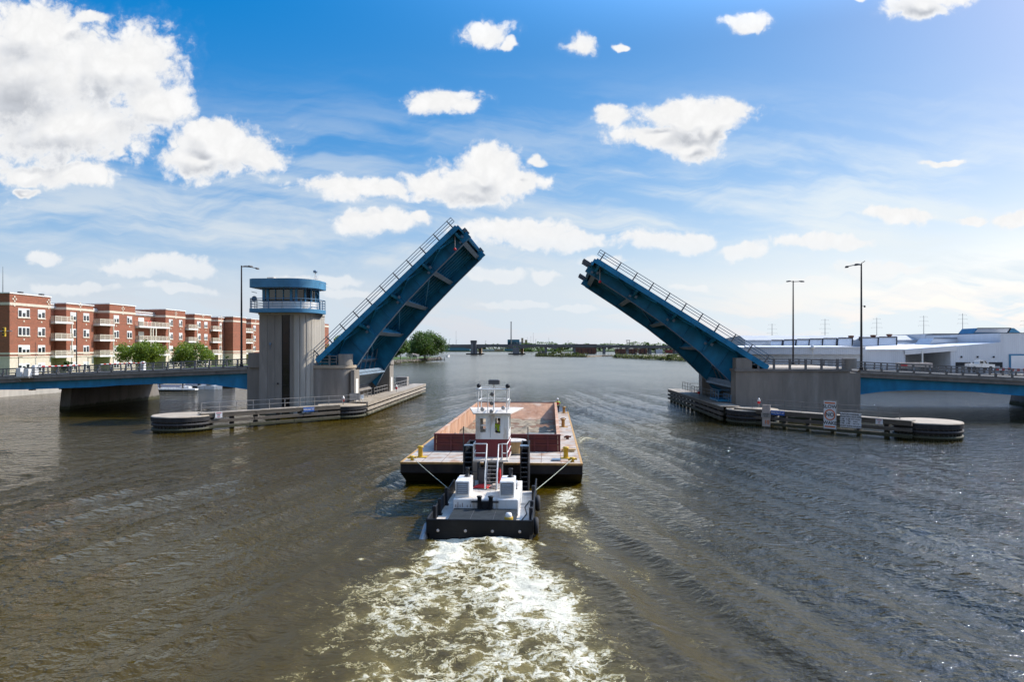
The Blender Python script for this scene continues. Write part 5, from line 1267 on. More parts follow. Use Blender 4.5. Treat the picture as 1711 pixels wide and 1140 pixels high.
loose('paper_cup', 'tan paper cup on the tug deck by the bulwark', 'cup', 1.85, .5, .38, lambda b: b.lathe([(.07, 0), (.1, .32), (.02, .33)], (0, 0, 0), 10), M['gauge'])
def rag(b):
    rr = random.Random(12); nx, ny = 14, 10
    xs = np.linspace(-.55, .45, nx); ys = np.linspace(-.3, .3, ny); X, Y = np.meshgrid(xs, ys)
    z = .03 + .30 * fbm(X * 4 + 3, Y * 4, 3) * np.clip(1 - (np.abs(X) / .6) ** 2, 0, 1) * np.clip(1.1 - (np.abs(Y) / .33) ** 2, 0, 1)
    idx = np.arange(nx * ny).reshape(ny, nx)
    b.add(np.stack([X.ravel() + .08 * np.sin(Y.ravel() * 9), Y.ravel(), z.ravel()], 1).tolist(), np.stack([idx[:-1, :-1], idx[:-1, 1:], idx[1:, 1:], idx[1:, :-1]], -1).reshape(-1, 4).tolist(), True)
loose('red_tarpaulin', 'crumpled red tarpaulin on the tug casing between the vents', 'tarpaulin', -.45, 5.9, 1.236, rag, M['redcloth'])
loose('rope_coil', 'tan rope coil at the foot of the tug ladder', 'rope coil', .3, 5.9, 1.236, lambda b: (b.torus((0, 0, .06), .26, .06, 'z', 16, 6), b.torus((.05, .03, .16), .22, .06, 'z', 16, 6)), M['gauge'])
def buoy(b):
    b.torus((0, 0, 0), .30, .075, 'x', 20, 8); b.v = [(p[0], p[1] * .55, p[2] * 1.7) for p in b.v]
loose('life_ring', 'red life ring hung beside the tug ladder', 'life ring', .47, 6.5, 1.65, lambda b: buoy(b), M['redcloth'])
# lines from the tug to the barge
for a, c, lab in ((rel(TUG, -2.4, 6.6, 1.0), rel(BARGE, -5.35, .75, 1.68), 'taut mooring line from the tug to the barge corner on the apartment side'), (rel(TUG, 2.5, 6.3, 1.05), rel(BARGE, 5.35, .7, 1.68), 'taut mooring line from the tug to the barge corner on the factory side')):
    pts = [a.lerp(c, t) - Vector((0, 0, .03 * math.sin(math.pi * t))) for t in np.linspace(0, 1, 14)]
    b = MB(); b.tube(pts, .018, 6); single('mooring_line', lab, 'rope', b, M['rope'], 'lines lashing tug and barge')

# ------------------------------------------------------------------ people
def skin_body(name, P, E, m, parent, lev=2):
    """one continuous surface grown over a skeleton"""
    me = bpy.data.meshes.new(name); me.from_pydata([p[:3] for p in P], [], []) if False else me.from_pydata([tuple(p[:3]) for p in P], E, [])
    o = bpy.data.objects.new(name, me); COL.objects.link(o)
    md = o.modifiers.new('skin', 'SKIN'); md.use_smooth_shade = True
    for i, v in enumerate(me.skin_vertices[0].data): v.radius = (P[i][3], P[i][4] if len(P[i]) > 4 else P[i][3]); v.use_root = (i == 0)
    o.modifiers.new('sub', 'SUBSURF').levels = lev; o.modifiers['sub'].render_levels = lev
    dg = bpy.context.evaluated_depsgraph_get(); me2 = bpy.data.meshes.new_from_object(o.evaluated_get(dg))
    o.modifiers.clear(); o.data = me2; bpy.data.meshes.remove(me); me2.name = name
    me2.materials.clear(); me2.materials.append(m)
    o.parent = parent; OFF[o.name] = OFF[parent.name]
    return o
def figure(o, hip, lean, legs, arms, shirt, vest, helmet, head_turn=0):
    """standing or seated figure facing local +y; hip height, forward lean, leg and arm joint lists"""
    hx, hy, hz = hip
    def sp(h): return (hx, hy + lean * h, hz + h)
    P = [(hx, hy, hz, .135, .105), (*sp(.18), .125, .1), (*sp(.38), .15, .11), (*sp(.50), .13, .09), (*sp(.56), .062), (*sp(.63), .07), (hx, sp(.63)[1] + .02, sp(.63)[2] + .09, .088, .098), (hx, sp(.63)[1] + .01, sp(.63)[2] + .17, .075, .085)]
    E = [(0, 1), (1, 2), (2, 3), (3, 4), (4, 5), (5, 6), (6, 7)]
    n0 = len(P); P.append((hx, P[6][1] + .115, P[6][2] - .015, .018)); E.append((6, n0))       # nose
    for s in (-1, 1):
        n0 = len(P); P.append((hx + s * .10, P[6][1] - .005, P[6][2], .018)); E.append((6, n0))     # ears
    body = skin_body('person', P, E, M['skin'], o) if False else None
    for s, J in zip((-1, 1), legs):
        k = len(P); P += [(hx + s * .10, hy, hz - .06, .095)] + [tuple(j) for j in J]
        E.append((0, k)); E += [(k + i, k + i + 1) for i in range(len(J))]
    for s, J in zip((-1, 1), arms):
        k = len(P); q = sp(.47); P += [(q[0] + s * .19, q[1], q[2], .058)] + [tuple(j) for j in J]
        E.append((3, k)); E += [(k + i, k + i + 1) for i in range(len(J))]
        h = len(P) - 1; w = Vector(P[h][:3]); d = (w - Vector(P[h - 1][:3])).normalized(); side = Vector((1, 0, 0))
        if abs(d.x) > .8: side = Vector((0, 1, 0))
        for f, (of, ln) in enumerate(((-.033, .075), (-.011, .088), (.011, .084), (.033, .066))):
            a = w + side * of + d * .05; c = a + d * ln * .6 + Vector((0, .006, -.01)); e = c + d * ln * .4 + Vector((0, .012, -.014))
            k = len(P); P += [(*a, .010), (*c, .009), (*e, .007)]; E += [(h, k), (k, k + 1), (k + 1, k + 2)]
        a = w - side * .045 * (1 if s > 0 else -1) + Vector((0, .015, -.005)); k = len(P); P += [(*a, .012), (*(a + d * .045 + Vector((0, .02, 0))), .009)]; E += [(h, k), (k, k + 1)]
    return skin_body('body', P, E, M['skin'], o), P, sp
# deckhand at the barge's bow, seen from behind
q = rel(BARGE, 4.74, 35.3, 1.48)
o = root('person', 'deckhand in white hard hat and red life vest at the bow of the barge', 'person', q, HEAD + R(12), local=True)
hz = .78
legs = [[(-.12, .16, .42, .068), (-.12, .02, .09, .045), (-.12, .14, .04, .04)], [(.12, .20, .44, .068), (.13, .05, .09, .045), (.13, .17, .04, .04)]]
arms = [[(-.29, -.02, hz + .2, .045), (-.24, .16, hz + .02, .034), (-.22, .22, hz - .02, .036)], [(.30, -.02, hz + .2, .045), (.25, .18, hz + .04, .034), (.22, .25, hz + .0, .036)]]
body, P, sp = figure(o, (0, 0, hz), .18, legs, arms, 0, 0, 0)
# clothes follow the limbs
Pt = [(0, 0, hz - .03, .150, .125), (*sp(.18), .142, .118), (*sp(.38), .168, .128), (*sp(.50), .145, .102)]
Et = [(0, 1), (1, 2), (2, 3)]
for s, J in zip((-1, 1), arms):
    k = len(Pt); s0 = sp(.47); Pt += [(s * .19, s0[1], s0[2], .075), (J[0][0], J[0][1], J[0][2] + .05, .062)]; Et += [(3, k), (k, k + 1)]
skin_body('shirt', Pt, Et, M['hivis'], o)
Pl = [(0, 0, hz, .155, .13)]; El = []
for s, J in zip((-1, 1), legs):
    k = len(Pl); Pl += [(s * .10, 0, hz - .06, .112), (J[0][0], J[0][1], J[0][2], .085), (J[1][0], J[1][1], J[1][2], .066)]; El += [(0, k), (k, k + 1), (k + 1, k + 2)]
skin_body('trousers', Pl, El, M['trouser'], o)
for s, J in zip((-1, 1), legs):
    b = MB(); x, y = J[1][0], J[1][1]; b.cbox(x - .055, x + .055, y - .1, y + .2, .0, .12, .03); part('boot', b, M['trouser'], o)
Pv = [(*sp(.10), .158, .14), (*sp(.24), .168, .15), (*sp(.38), .176, .145), (*sp(.46), .14, .12)]
skin_body('life_vest', Pv, [(0, 1), (1, 2), (2, 3)], M['redcloth'], o)
hd = P[6]; b = MB(); b.lathe([(.135, 0), (.150, .01), (.125, .03), (.118, .08), (.08, .14), (.03, .165), (.005, .168)], (hd[0], hd[1], hd[2] + .03), 18); part('hard_hat', b, M['helmet'], o)
# pilot in the wheelhouse
q = rel(TUG, .30, 8.55, 3.80)
o = root('person', 'pilot in a lime yellow shirt inside the tug wheelhouse', 'person', q, HEAD, local=True)
hz = .50 - .28
legs = [[(-.12, .38, hz - .03, .07), (-.12, .40, .09, .045), (-.12, .50, .04, .04)], [(.12, .38, hz - .03, .07), (.12, .40, .09, .045), (.12, .50, .04, .04)]]
arms = [[(-.27, .06, hz + .26, .045), (-.22, .32, hz + .24, .034), (-.2, .40, hz + .24, .036)], [(.27, .06, hz + .26, .045), (.22, .32, hz + .24, .034), (.2, .40, hz + .24, .036)]]
body, P, sp = figure(o, (0, 0, hz), .04, legs, arms, 0, 0, 0)
Pt = [(0, 0, hz - .02, .16, .135), (*sp(.18), .158, .13), (*sp(.38), .182, .135), (*sp(.50), .15, .105)]; Et = [(0, 1), (1, 2), (2, 3)]
for s, J in zip((-1, 1), arms):
    k = len(Pt); s0 = sp(.47); Pt += [(s * .19, s0[1], s0[2], .08), (J[0][0], J[0][1], J[0][2], .066), ((J[0][0] + J[1][0]) / 2, (J[0][1] + J[1][1]) / 2, J[1][2], .055)]; Et += [(3, k), (k, k + 1), (k + 1, k + 2)]
skin_body('shirt', Pt, Et, M['hivis'], o)
Pl = [(0, 0, hz, .16, .14)]; El = []
for s, J in zip((-1, 1), legs):
    k = len(Pl); Pl += [(s * .10, .02, hz - .03, .11), (J[0][0], J[0][1], J[0][2], .085), (J[1][0], J[1][1], J[1][2], .066)]; El += [(0, k), (k, k + 1), (k + 1, k + 2)]
skin_body('trousers', Pl, El, M['trouser'], o)
hd = P[6]; b = MB(); b.lathe([(.098, -.06), (.108, 0), (.1, .06), (.06, .1), (.01, .115)], (hd[0], hd[1] - .02, hd[2] + .02), 14); part('hair', b, M['bark'], o)
q = rel(TUG, .30, 8.5, 3.801)
b = MB(); b.box(q.x - .25, q.x + .25, q.y - .25, q.y + .2, q.z, q.z + .08); single('helm_seat', 'low dark helm seat under the tug pilot', 'seat', b, M['trouser'])

# ------------------------------------------------------------------ trees
def leaf_mesh(centers, sizes, rng, up=.35):
    n_ = len(centers); nrm = rng.normal(size=(n_, 3)); nrm[:, 2] = np.abs(nrm[:, 2]) + up; nrm /= np.linalg.norm(nrm, axis=1)[:, None]
    t = rng.normal(size=(n_, 3)); a = np.cross(nrm, t); a /= np.linalg.norm(a, axis=1)[:, None]; b = np.cross(nrm, a)
    s = sizes[:, None]
    V = np.stack([centers - a * s * .5, centers + b * s * .32 + nrm * s * .06, centers + a * s * .5, centers - b * s * .32 + nrm * s * .06], 1).reshape(-1, 3)
    me = bpy.data.meshes.new('crown'); me.vertices.add(4 * n_); me.vertices.foreach_set('co', V.astype(np.float32).ravel())
    me.loops.add(4 * n_); me.loops.foreach_set('vertex_index', np.arange(4 * n_, dtype=np.int32))
    me.polygons.add(n_); me.polygons.foreach_set('loop_start', np.arange(0, 4 * n_, 4, dtype=np.int32)); me.polygons.foreach_set('loop_total', np.full(n_, 4, dtype=np.int32))
    me.update(); return me
def tree(name, label, x, y, z, h, rad, m, nleaf, lsize, seed, trunk_h=.25, clumps=40, cat='tree', group=None, flat=1.0, droop=0.0):
    rng = np.random.RandomState(seed)
    o = root(name, label, cat, (x, y, z), group=group, local=True)
    cz = h * (trunk_h + 1) / 2; rz = h * (1 - trunk_h) / 2
    C = []
    while len(C) < clumps:
        p = rng.uniform(-1, 1, 3); r = np.linalg.norm(p)
        if r > 1 or r < .25 and rng.rand() < .7: continue
        w = 1.0 - .28 * max(0, p[2]) ** 2
        C.append((p[0] * rad * .86 * w, p[1] * rad * .86 * w, cz + p[2] * rz * .88 * flat))
    C = np.array(C); cr = rad * rng.uniform(.12, .36, clumps)
    wts = cr ** 2; k = rng.choice(clumps, nleaf, p=wts / wts.sum())
    d = rng.normal(size=(nleaf, 3)); d /= np.linalg.norm(d, axis=1)[:, None]; rr_ = rng.rand(nleaf) ** .45
    P = C[k] + d * (cr[k] * rr_)[:, None] * np.array([1, 1, .8])
    if droop: P[:, 2] -= droop * rng.rand(nleaf) * (np.linalg.norm(P[:, :2], axis=1) / rad)
    P[:, 2] = np.maximum(P[:, 2], h * trunk_h * .55)
    me = leaf_mesh(P, lsize * rng.uniform(.6, 1.4, nleaf), rng)
    cp = part('crown', me, m, o)
    b = MB(); tr = max(.08, h * .018)
    b.tube([(0, 0, -.4), (0, 0, h * trunk_h), (rng.uniform(-.3, .3), 0, h * .55), (0, rng.uniform(-.3, .3), h * .85)], [tr * 1.3, tr, tr * .6, tr * .15], 8)
    for i in range(8):
        c = C[rng.randint(clumps)]; s0 = h * (trunk_h * .8 + .4 * rng.rand()); b.tube([(0, 0, s0), (c[0] * .5, c[1] * .5, (s0 + c[2]) / 2 + .2), tuple(c)], [tr * .5, tr * .3, tr * .08], 6)
    part('trunk', b, M['bark'], o)
    return o
def tree_px(name, label, px, ytop, D, zg, wpx, m, n_, ls, seed, **kw):
    x, y, zt = at_d(px, ytop, D)
    return tree(name, label, x, y, zg, zt - zg, wpx * D / F_PX / 2, m, n_, ls, seed, **kw)
G = 'trees on the apartment side bank'
tree_px('broad_tree', 'bright green spreading tree in front of the wide balconies', 235, 568, 158, 3.3, 84, M['leafyel'], 9000, .42, 1, trunk_h=.16, clumps=46, group=G)
tree_px('broad_tree', 'olive and green tree nearer the lamp in front of the apartments', 318, 569, 172, 3.3, 76, M['leafyel'], 8000, .42, 2, trunk_h=.12, clumps=44, group=G)
tree_px('broad_tree', 'dark low tree at the foot of the second balcony stack', 112, 598, 140, 3.3, 24, M['leaf'], 2200, .34, 3, trunk_h=.15, clumps=16, group=G)
tree_px('broad_tree', 'small dark tree at the far end of the apartment lawn', 381, 594, 205, 3.3, 12, M['leaf'], 900, .4, 31, trunk_h=.15, clumps=10, group=G)
tree_px('broad_tree', 'green tree seen between the tower and the steeper leaf', 566, 560, 230, 3.0, 62, M['leaf'], 5000, .55, 4, trunk_h=.12, clumps=30, group=G)
tree_px('broad_tree', 'second green tree behind the steeper leaf railing', 596, 574, 235, 3.0, 40, M['leaf'], 2500, .55, 5, trunk_h=.12, clumps=20, group=G)
G = 'trees on the grassy park point'
tree_px('shade_tree', 'tall full crowned tree at the tip of the park point', 710, 553, 470, 2.0, 78, M['leaf'], 15000, .95, 6, trunk_h=.08, clumps=70, group=G, droop=2.5)
tree_px('shade_tree', 'smaller tree left of the tall one on the park point', 669, 570, 430, 2.0, 44, M['leaf'], 5000, .85, 7, trunk_h=.12, clumps=30, group=G)
tree_px('shade_tree', 'tree partly hidden under the steeper leaf at the park', 640, 566, 420, 2.0, 40, M['leaf'], 4500, .85, 8, trunk_h=.12, clumps=30, group=G)
tree_px('shade_tree', 'dense tree behind the tall one on the park point', 690, 563, 540, 2.0, 46, M['leaf'], 5000, .95, 9, trunk_h=.1, clumps=30, group=G)
tree_px('shade_tree', 'darker tree between the two nearer park trees', 655, 572, 500, 2.0, 40, M['leaf'], 4500, .95, 10, trunk_h=.1, clumps=28, group=G)
# park things
x, y, _ = at_d(700, 604, 450)
o = root('picnic_shelter', 'small pale park shelter under the tall tree', 'shelter', (x - 3, y - 6, 2.0), local=True)
b = MB(); b.slab([(-4, 2.6), (0, 3.5), (4, 2.6)], 'y', -2, 2); part('roof', b, M['gauge'], o)
for px_, py_ in ((-3.5, -1.7), (3.5, -1.7), (-3.5, 1.7), (3.5, 1.7), (0, -1.7)):
    b = MB(); b.box(px_ - .15, px_ + .15, py_ - .15, py_ + .15, 0, 2.62); part('post', b, M['frame'], o)
x, y, _ = at_d(733, 601, 500)
b = MB()
b.box(x - 4, x + 5, y - 1.2, y + 1.2, .5, .9)
for k in range(4): b.box(x - 3.6 + k * 2.6, x - 3.3 + k * 2.6, y - 1.1, y - .8, -1, 2.6)
single('park_dock', 'dark wooden dock at the park point', 'dock', b, M['timberdark'])
x, y, _ = at_d(749, 592, 700)
o = root('motor_boat', 'tiny white motor boat far out on the river', 'boat', (x, y, 0), R(70), local=True)
b = MB(); b.prism([(-3, -1.1), (1.6, -1.1), (3.4, 0), (1.6, 1.1), (-3, 1.1)], -.2, 1.1); part('hull', b, M['white'], o)
b = MB(); b.box(-.6, .9, -.8, .8, 1.1, 2.4); part('cabin', b, M['white'], o)

# ------------------------------------------------------------------ covered boats at the apartment dock
o = root('floating_dock', 'white edged floating dock beside the covered boats', 'dock', (-84, 139, 0))
b = MB(); b.box(-90, -75.5, 136.6, 138.0, .25, .55); b.box(-101, -90, 137, 138.4, .25, .5); part('platform', b, M['white'], o)
b = MB()
for x in (-89, -84, -79): b.tube([(x, 138.2, -1), (x, 138.2, 1.6)], .15, 8)
part('pile', b, M['timberdark'], o)
def cov_boat(x, y, L, W, label, white_bow=True):
    o = root('covered_boat', label, 'boat', (x, y, 0), local=True, group='covered boats at the apartment dock')
    hp = [(-L / 2, -W / 2), (L * .3, -W / 2), (L * .46, -W * .25), (L / 2, 0), (L * .46, W * .25), (L * .3, W / 2), (-L / 2, W / 2)]
    b = MB(); b.prism([(a * .96, c * .9) for a, c in hp], -.2, .42); part('hull', b, M['black'], o)
    b = MB(); b.prism(hp, .42, .78); part('gunwale', b, M['white'], o)
    b = MB(); b.slab([(-W / 2 + .1, .781), (W / 2 - .1, .781), (W * .3, 1.1), (0, 1.22), (-W * .3, 1.1)], 'x', -L * .47, L * .28); part('cover', b, M['canvas'], o)
    b = MB(); b.prism([(L * .29, -W * .4), (L * .45, -W * .2), (L * .48, 0), (L * .45, W * .2), (L * .29, W * .4)], .781, .9); part('bow_deck', b, M['white'], o)
cov_boat(-82.5, 139.6, 9.5, 2.8, 'dark covered boat along the near side of the floating dock')
cov_boat(-79.0, 150, 11.5, 3.0, 'longer covered boat moored behind the first one')
o = root('motor_boat', 'dark outboard boat with a windscreen between the covered boats', 'boat', (-76.5, 145, 0), local=True)
b = MB(); b.prism([(-2.5, -1), (1.2, -1), (2.6, 0), (1.2, 1), (-2.5, 1)], -.2, .8); part('hull', b, M['white'], o)
b = MB(); b.slab([(-.6, .8), (.4, .8), (-.1, 1.7), (-.9, 1.7)], 'y', -.8, .8); part('windscreen', b, M['glass'], o)
b = MB(); b.cbox(-2.9, -2.4, -.25, .25, .3, 1.5, .06); part('outboard_motor', b, M['black'], o)

# ------------------------------------------------------------------ brick apartment building along the river
def apartments():
    FX = -111.0
    Y = lambda px: at_x(px, FX)
    o = root('apartment_building', 'long red brick apartment building with cream balconies', 'apartment building', (FX, Y(16), 3.3))
    GZ, BAND = 3.3, 7.35
    tops = {4: 17.25, 3: 13.45, 2: 9.65, 1: 5.85}
    def block(y0, y1, x0, zt):
        b = MB(); b.box(x0 - 24, x0, y0, y1, BAND, zt); w = part('brick_wall', b, M['brick'], o)
        b = MB(); b.box(x0 - 24, x0 + .05, y0 - .03, y1 + .03, GZ - 1.5, BAND); part('stone_base', b, M['stone'], w)
        b = MB(); b.box(x0 - 24, x0 + .16, y0 - .12, y1 + .12, BAND - .28, BAND - .06); b.box(x0 - 24, x0 + .10, y0 - .08, y1 + .08, BAND + .35, BAND + .75); part('stone_band', b, M['stone'], w)
        b = MB(); b.box(x0 - 24, x0 + .08, y0 - .07, y1 + .07, 17.75, 18.3); part('cornice_band', b, M['stone'], w)
        b = MB(); b.box(x0 - 24.1, x0 + .14, y0 - .14, y1 + .14, zt, zt + .22); part('parapet_cap', b, M['frame'], w)
        return w
    def diamond(w, yc, x0, z):
        b = MB()
        for dz, k in ((.9, 1), (.45, 2), (0, 1), (-.45, 2), (-.9, 1)):
            for j in range(k):
                e = 0 if k == 1 else (-.4 if j == 0 else .4); b.box(x0 + .001, x0 + .09, yc + e - .17, yc + e + .17, z + dz - .17, z + dz + .17)
        part('stone_ornament', b, M['stone'], w)
    def window(w, y0, y1, x0, zt, panes=2, hgt=1.8, blind=None, seed=0):
        b = MB(); b.box(x0 + .002, x0 + .06, y0, y1, zt - hgt, zt)
        f = part('window', b, M['frame'], w)
        step = (y1 - y0) / panes; rr = random.Random(seed)
        g = MB(); bl = MB()
        for k in range(panes):
            a, c = y0 + step * k + .12, y0 + step * (k + 1) - .12
            bd = rr.choice((.08, .2, .3, .45, .5, .5))
            zz = zt - .1 - (hgt - .2) * bd
            if bd < .99: g.box(x0 + .061, x0 + .075, a, c, zt - hgt + .1, zz - .02)
            bl.box(x0 + .061, x0 + .075, a, c, zz, zt - .1)
        if g.v: part('pane', g, M['glass'], f)
        part('blind', bl, M['blind'], f)
        s = MB(); s.box(x0 + .002, x0 + .14, y0 - .12, y1 + .12, zt - hgt - .2, zt - hgt - .01); part('sill', s, M['stone'], f)
    def vent(w, yc, x0, z): pass
    def balcony(y0, y1, x_wall, z, depth=2.0, posts=True):
        b = MB(); b.box(x_wall + .01, x_wall + depth, y0, y1, z - .5, z - .1); f = part('balcony', b, M['frame'], o)
        r = MB(); r.box(x_wall + depth - .08, x_wall + depth, y0, y1, z + .98, z + 1.08); r.box(x_wall + .02, x_wall + depth, y0, y0 + .07, z + .98, z + 1.08); r.box(x_wall + .02, x_wall + depth, y1 - .07, y1, z + .98, z + 1.08)
        n_ = max(3, int((y1 - y0) / 1.6))
        for k in range(n_ + 1): yy = y0 + (y1 - y0 - .1) * k / n_; r.box(x_wall + depth - .1, x_wall + depth + .01, yy, yy + .1, z - .1, z + 1.1)
        m_ = int((y1 - y0) / .22)
        for k in range(m_): yy = y0 + .1 + (y1 - y0 - .2) * k / m_; r.box(x_wall + depth - .055, x_wall + depth - .03, yy, yy + .07, z - .05, z + .98)
        for k in range(int(depth / .22)): xx = x_wall + .1 + k * .22; r.box(xx, xx + .07, y0 + .02, y0 + .045, z - .05, z + .98)
        part('balcony_railing', r, M['balc'], f)
    RX = FX - 3.4
    # (px from, px to, depth offset, parapet height, [window px spans with pane count])
    bays = [(16, 84.5, 0, 20.1, [(30, 49.5, 3), (63, 75.2, 2)]), (115, 160, -.6, 19.1, [(121.5, 131, 2), (143, 152.7, 2)]), (183, 226, 0, 19.9, [(189.7, 198.5, 2), (212, 220.3, 2)]),
            (276.7, 309.6, 0, 19.9, [(282, 288.5, 2), (299, 304.4, 2)]), (325, 352.6, 0, 19.3, [(329, 335, 2), (341, 346.4, 2)]), (366, 376, -.3, 19.0, [(368.2, 371.8, 1)]), (419.5, 434, 0, 19.5, [(423, 427, 2)])]
    sd = 0
    for (p0, p1, dx, zt, wins) in bays:
        x0 = FX + dx; w = block(Y(p0), Y(p1), x0, zt); diamond(w, (Y(p0) + Y(p1)) / 2 if p0 != 16 else Y(24), x0, 18.6)
        if p0 == 16: diamond(w, Y(81), x0, 18.6)
        for (a, c, k) in wins:
            for fl in (4, 3, 2, 1): sd += 1; window(w, Y(a), Y(c), x0, tops[fl], k, 1.85, seed=sd)
        b = MB()
        for (a, c, k) in wins:
            for z in (14.6, 10.8): yc = (Y(a) + Y(c)) / 2; b.box(x0 + .001, x0 + .07, yc - .17, yc + .17, z - .17, z + .17)
        part('vent_cover', b, M['stone'], w)
    recs = [(84.5, 115, 18.8, [(87, 93)], (84.5, 116.5)), (160, 183, 18.6, [(161.5, 166)], (160, 186)), (226, 276.7, 18.8, [(229.5, 239.5), (251, 260)], (226.5, 279)), (309.6, 325, 18.6, [(311, 314)], (309.6, 326.5)), (352.6, 366, 18.6, [(354, 358)], (350.5, 366)), (399, 419.5, 18.6, [(409, 413)], (404, 421))]
    for (p0, p1, zt, wins, bp) in recs:
        x0 = RX if p0 != 399 else RX - .2; w = block(Y(p0) + .13, Y(p1) - .13, x0, zt)
        for (a, c) in wins:
            for fl in (4, 3, 2, 1): sd += 1; window(w, Y(a), Y(c), x0, tops[fl] + .1, 1, 2.3, seed=sd)
        for z in (15.0, 11.2, 7.4): balcony(Y(bp[0]) + .15, Y(bp[1]) - .15, x0, z, 4.4 if p0 != 399 else 4.2)
        b = MB()
        ye = Y(bp[1]) - .35
        for z0, z1 in ((7.3, 10.69), (11.1, 14.49), (3.3, 6.89)): b.box(x0 + 4.1, x0 + 4.3, ye - .1, ye + .1, z0, z1)
        if p0 == 226:
            for q in (247, 251, 256):
                for z0, z1 in ((7.3, 10.69), (11.1, 14.49)): b.box(x0 + 4.1, x0 + 4.3, Y(q) - .15, Y(q) + .15, z0, z1)
        part('balcony_post', b, M['balc'], w)
    # wing jutting towards the river
    x1 = FX + 3.6
    w = block(at_x(398, x1) - .01, at_x(398, x1) + 14, x1, 19.4) if False else block(Y(376) + .3, Y(399), FX + 2.6, 19.4)
    b = MB(); b.box(FX - 23.5, FX - 3, Y(16) + 2, Y(430), 18.0, 18.55); part('roof', b, M['roofgrey'], o)
    b = MB(); b.tube([(FX - 8, Y(64), 18.3), (FX - 8, Y(64), 26.5)], .10, 6, r2=.03); part('radio_mast', b, M['darkgrey'], o)
    b = MB()
    for q in (38, 73): b.box(FX - 1.2, FX - .4, Y(q), Y(q) + .7, 20.32, 20.75)
    part('roof_vent', b, M['darkgrey'], o)
    # red folding chairs on the wide balcony
    b = MB()
    for q in (243, 247): b.box(RX + 3.3, RX + 4.0, Y(q), Y(q) + .7, 15.0, 16.35)
    part('balcony_chair', b, M['redink'], o)
apartments()
# taller brick block seen right of the tower
xa, ya, za = at_d(533, 541, 330)
o = root('brick_block', 'small distant tan and red brick block right of the tower', 'building', (xa, ya, 3.3))
b = MB(); b.box(xa - 30, xa + 2.4, ya, ya + 7, 3.0, za); part('wall', b, M['brick'], o)
b = MB(); b.box(xa - 30, xa + 2.5, ya - .1, ya + 7.1, za - 1.6, za - .8); part('cornice', b, M['stone'], o)
for z in (10, 14, 17.5):
    b = MB(); b.box(xa - .6, xa + 1.5, ya - .08, ya - .001, z - 1, z + 1); part('window', b, M['glass'], o)

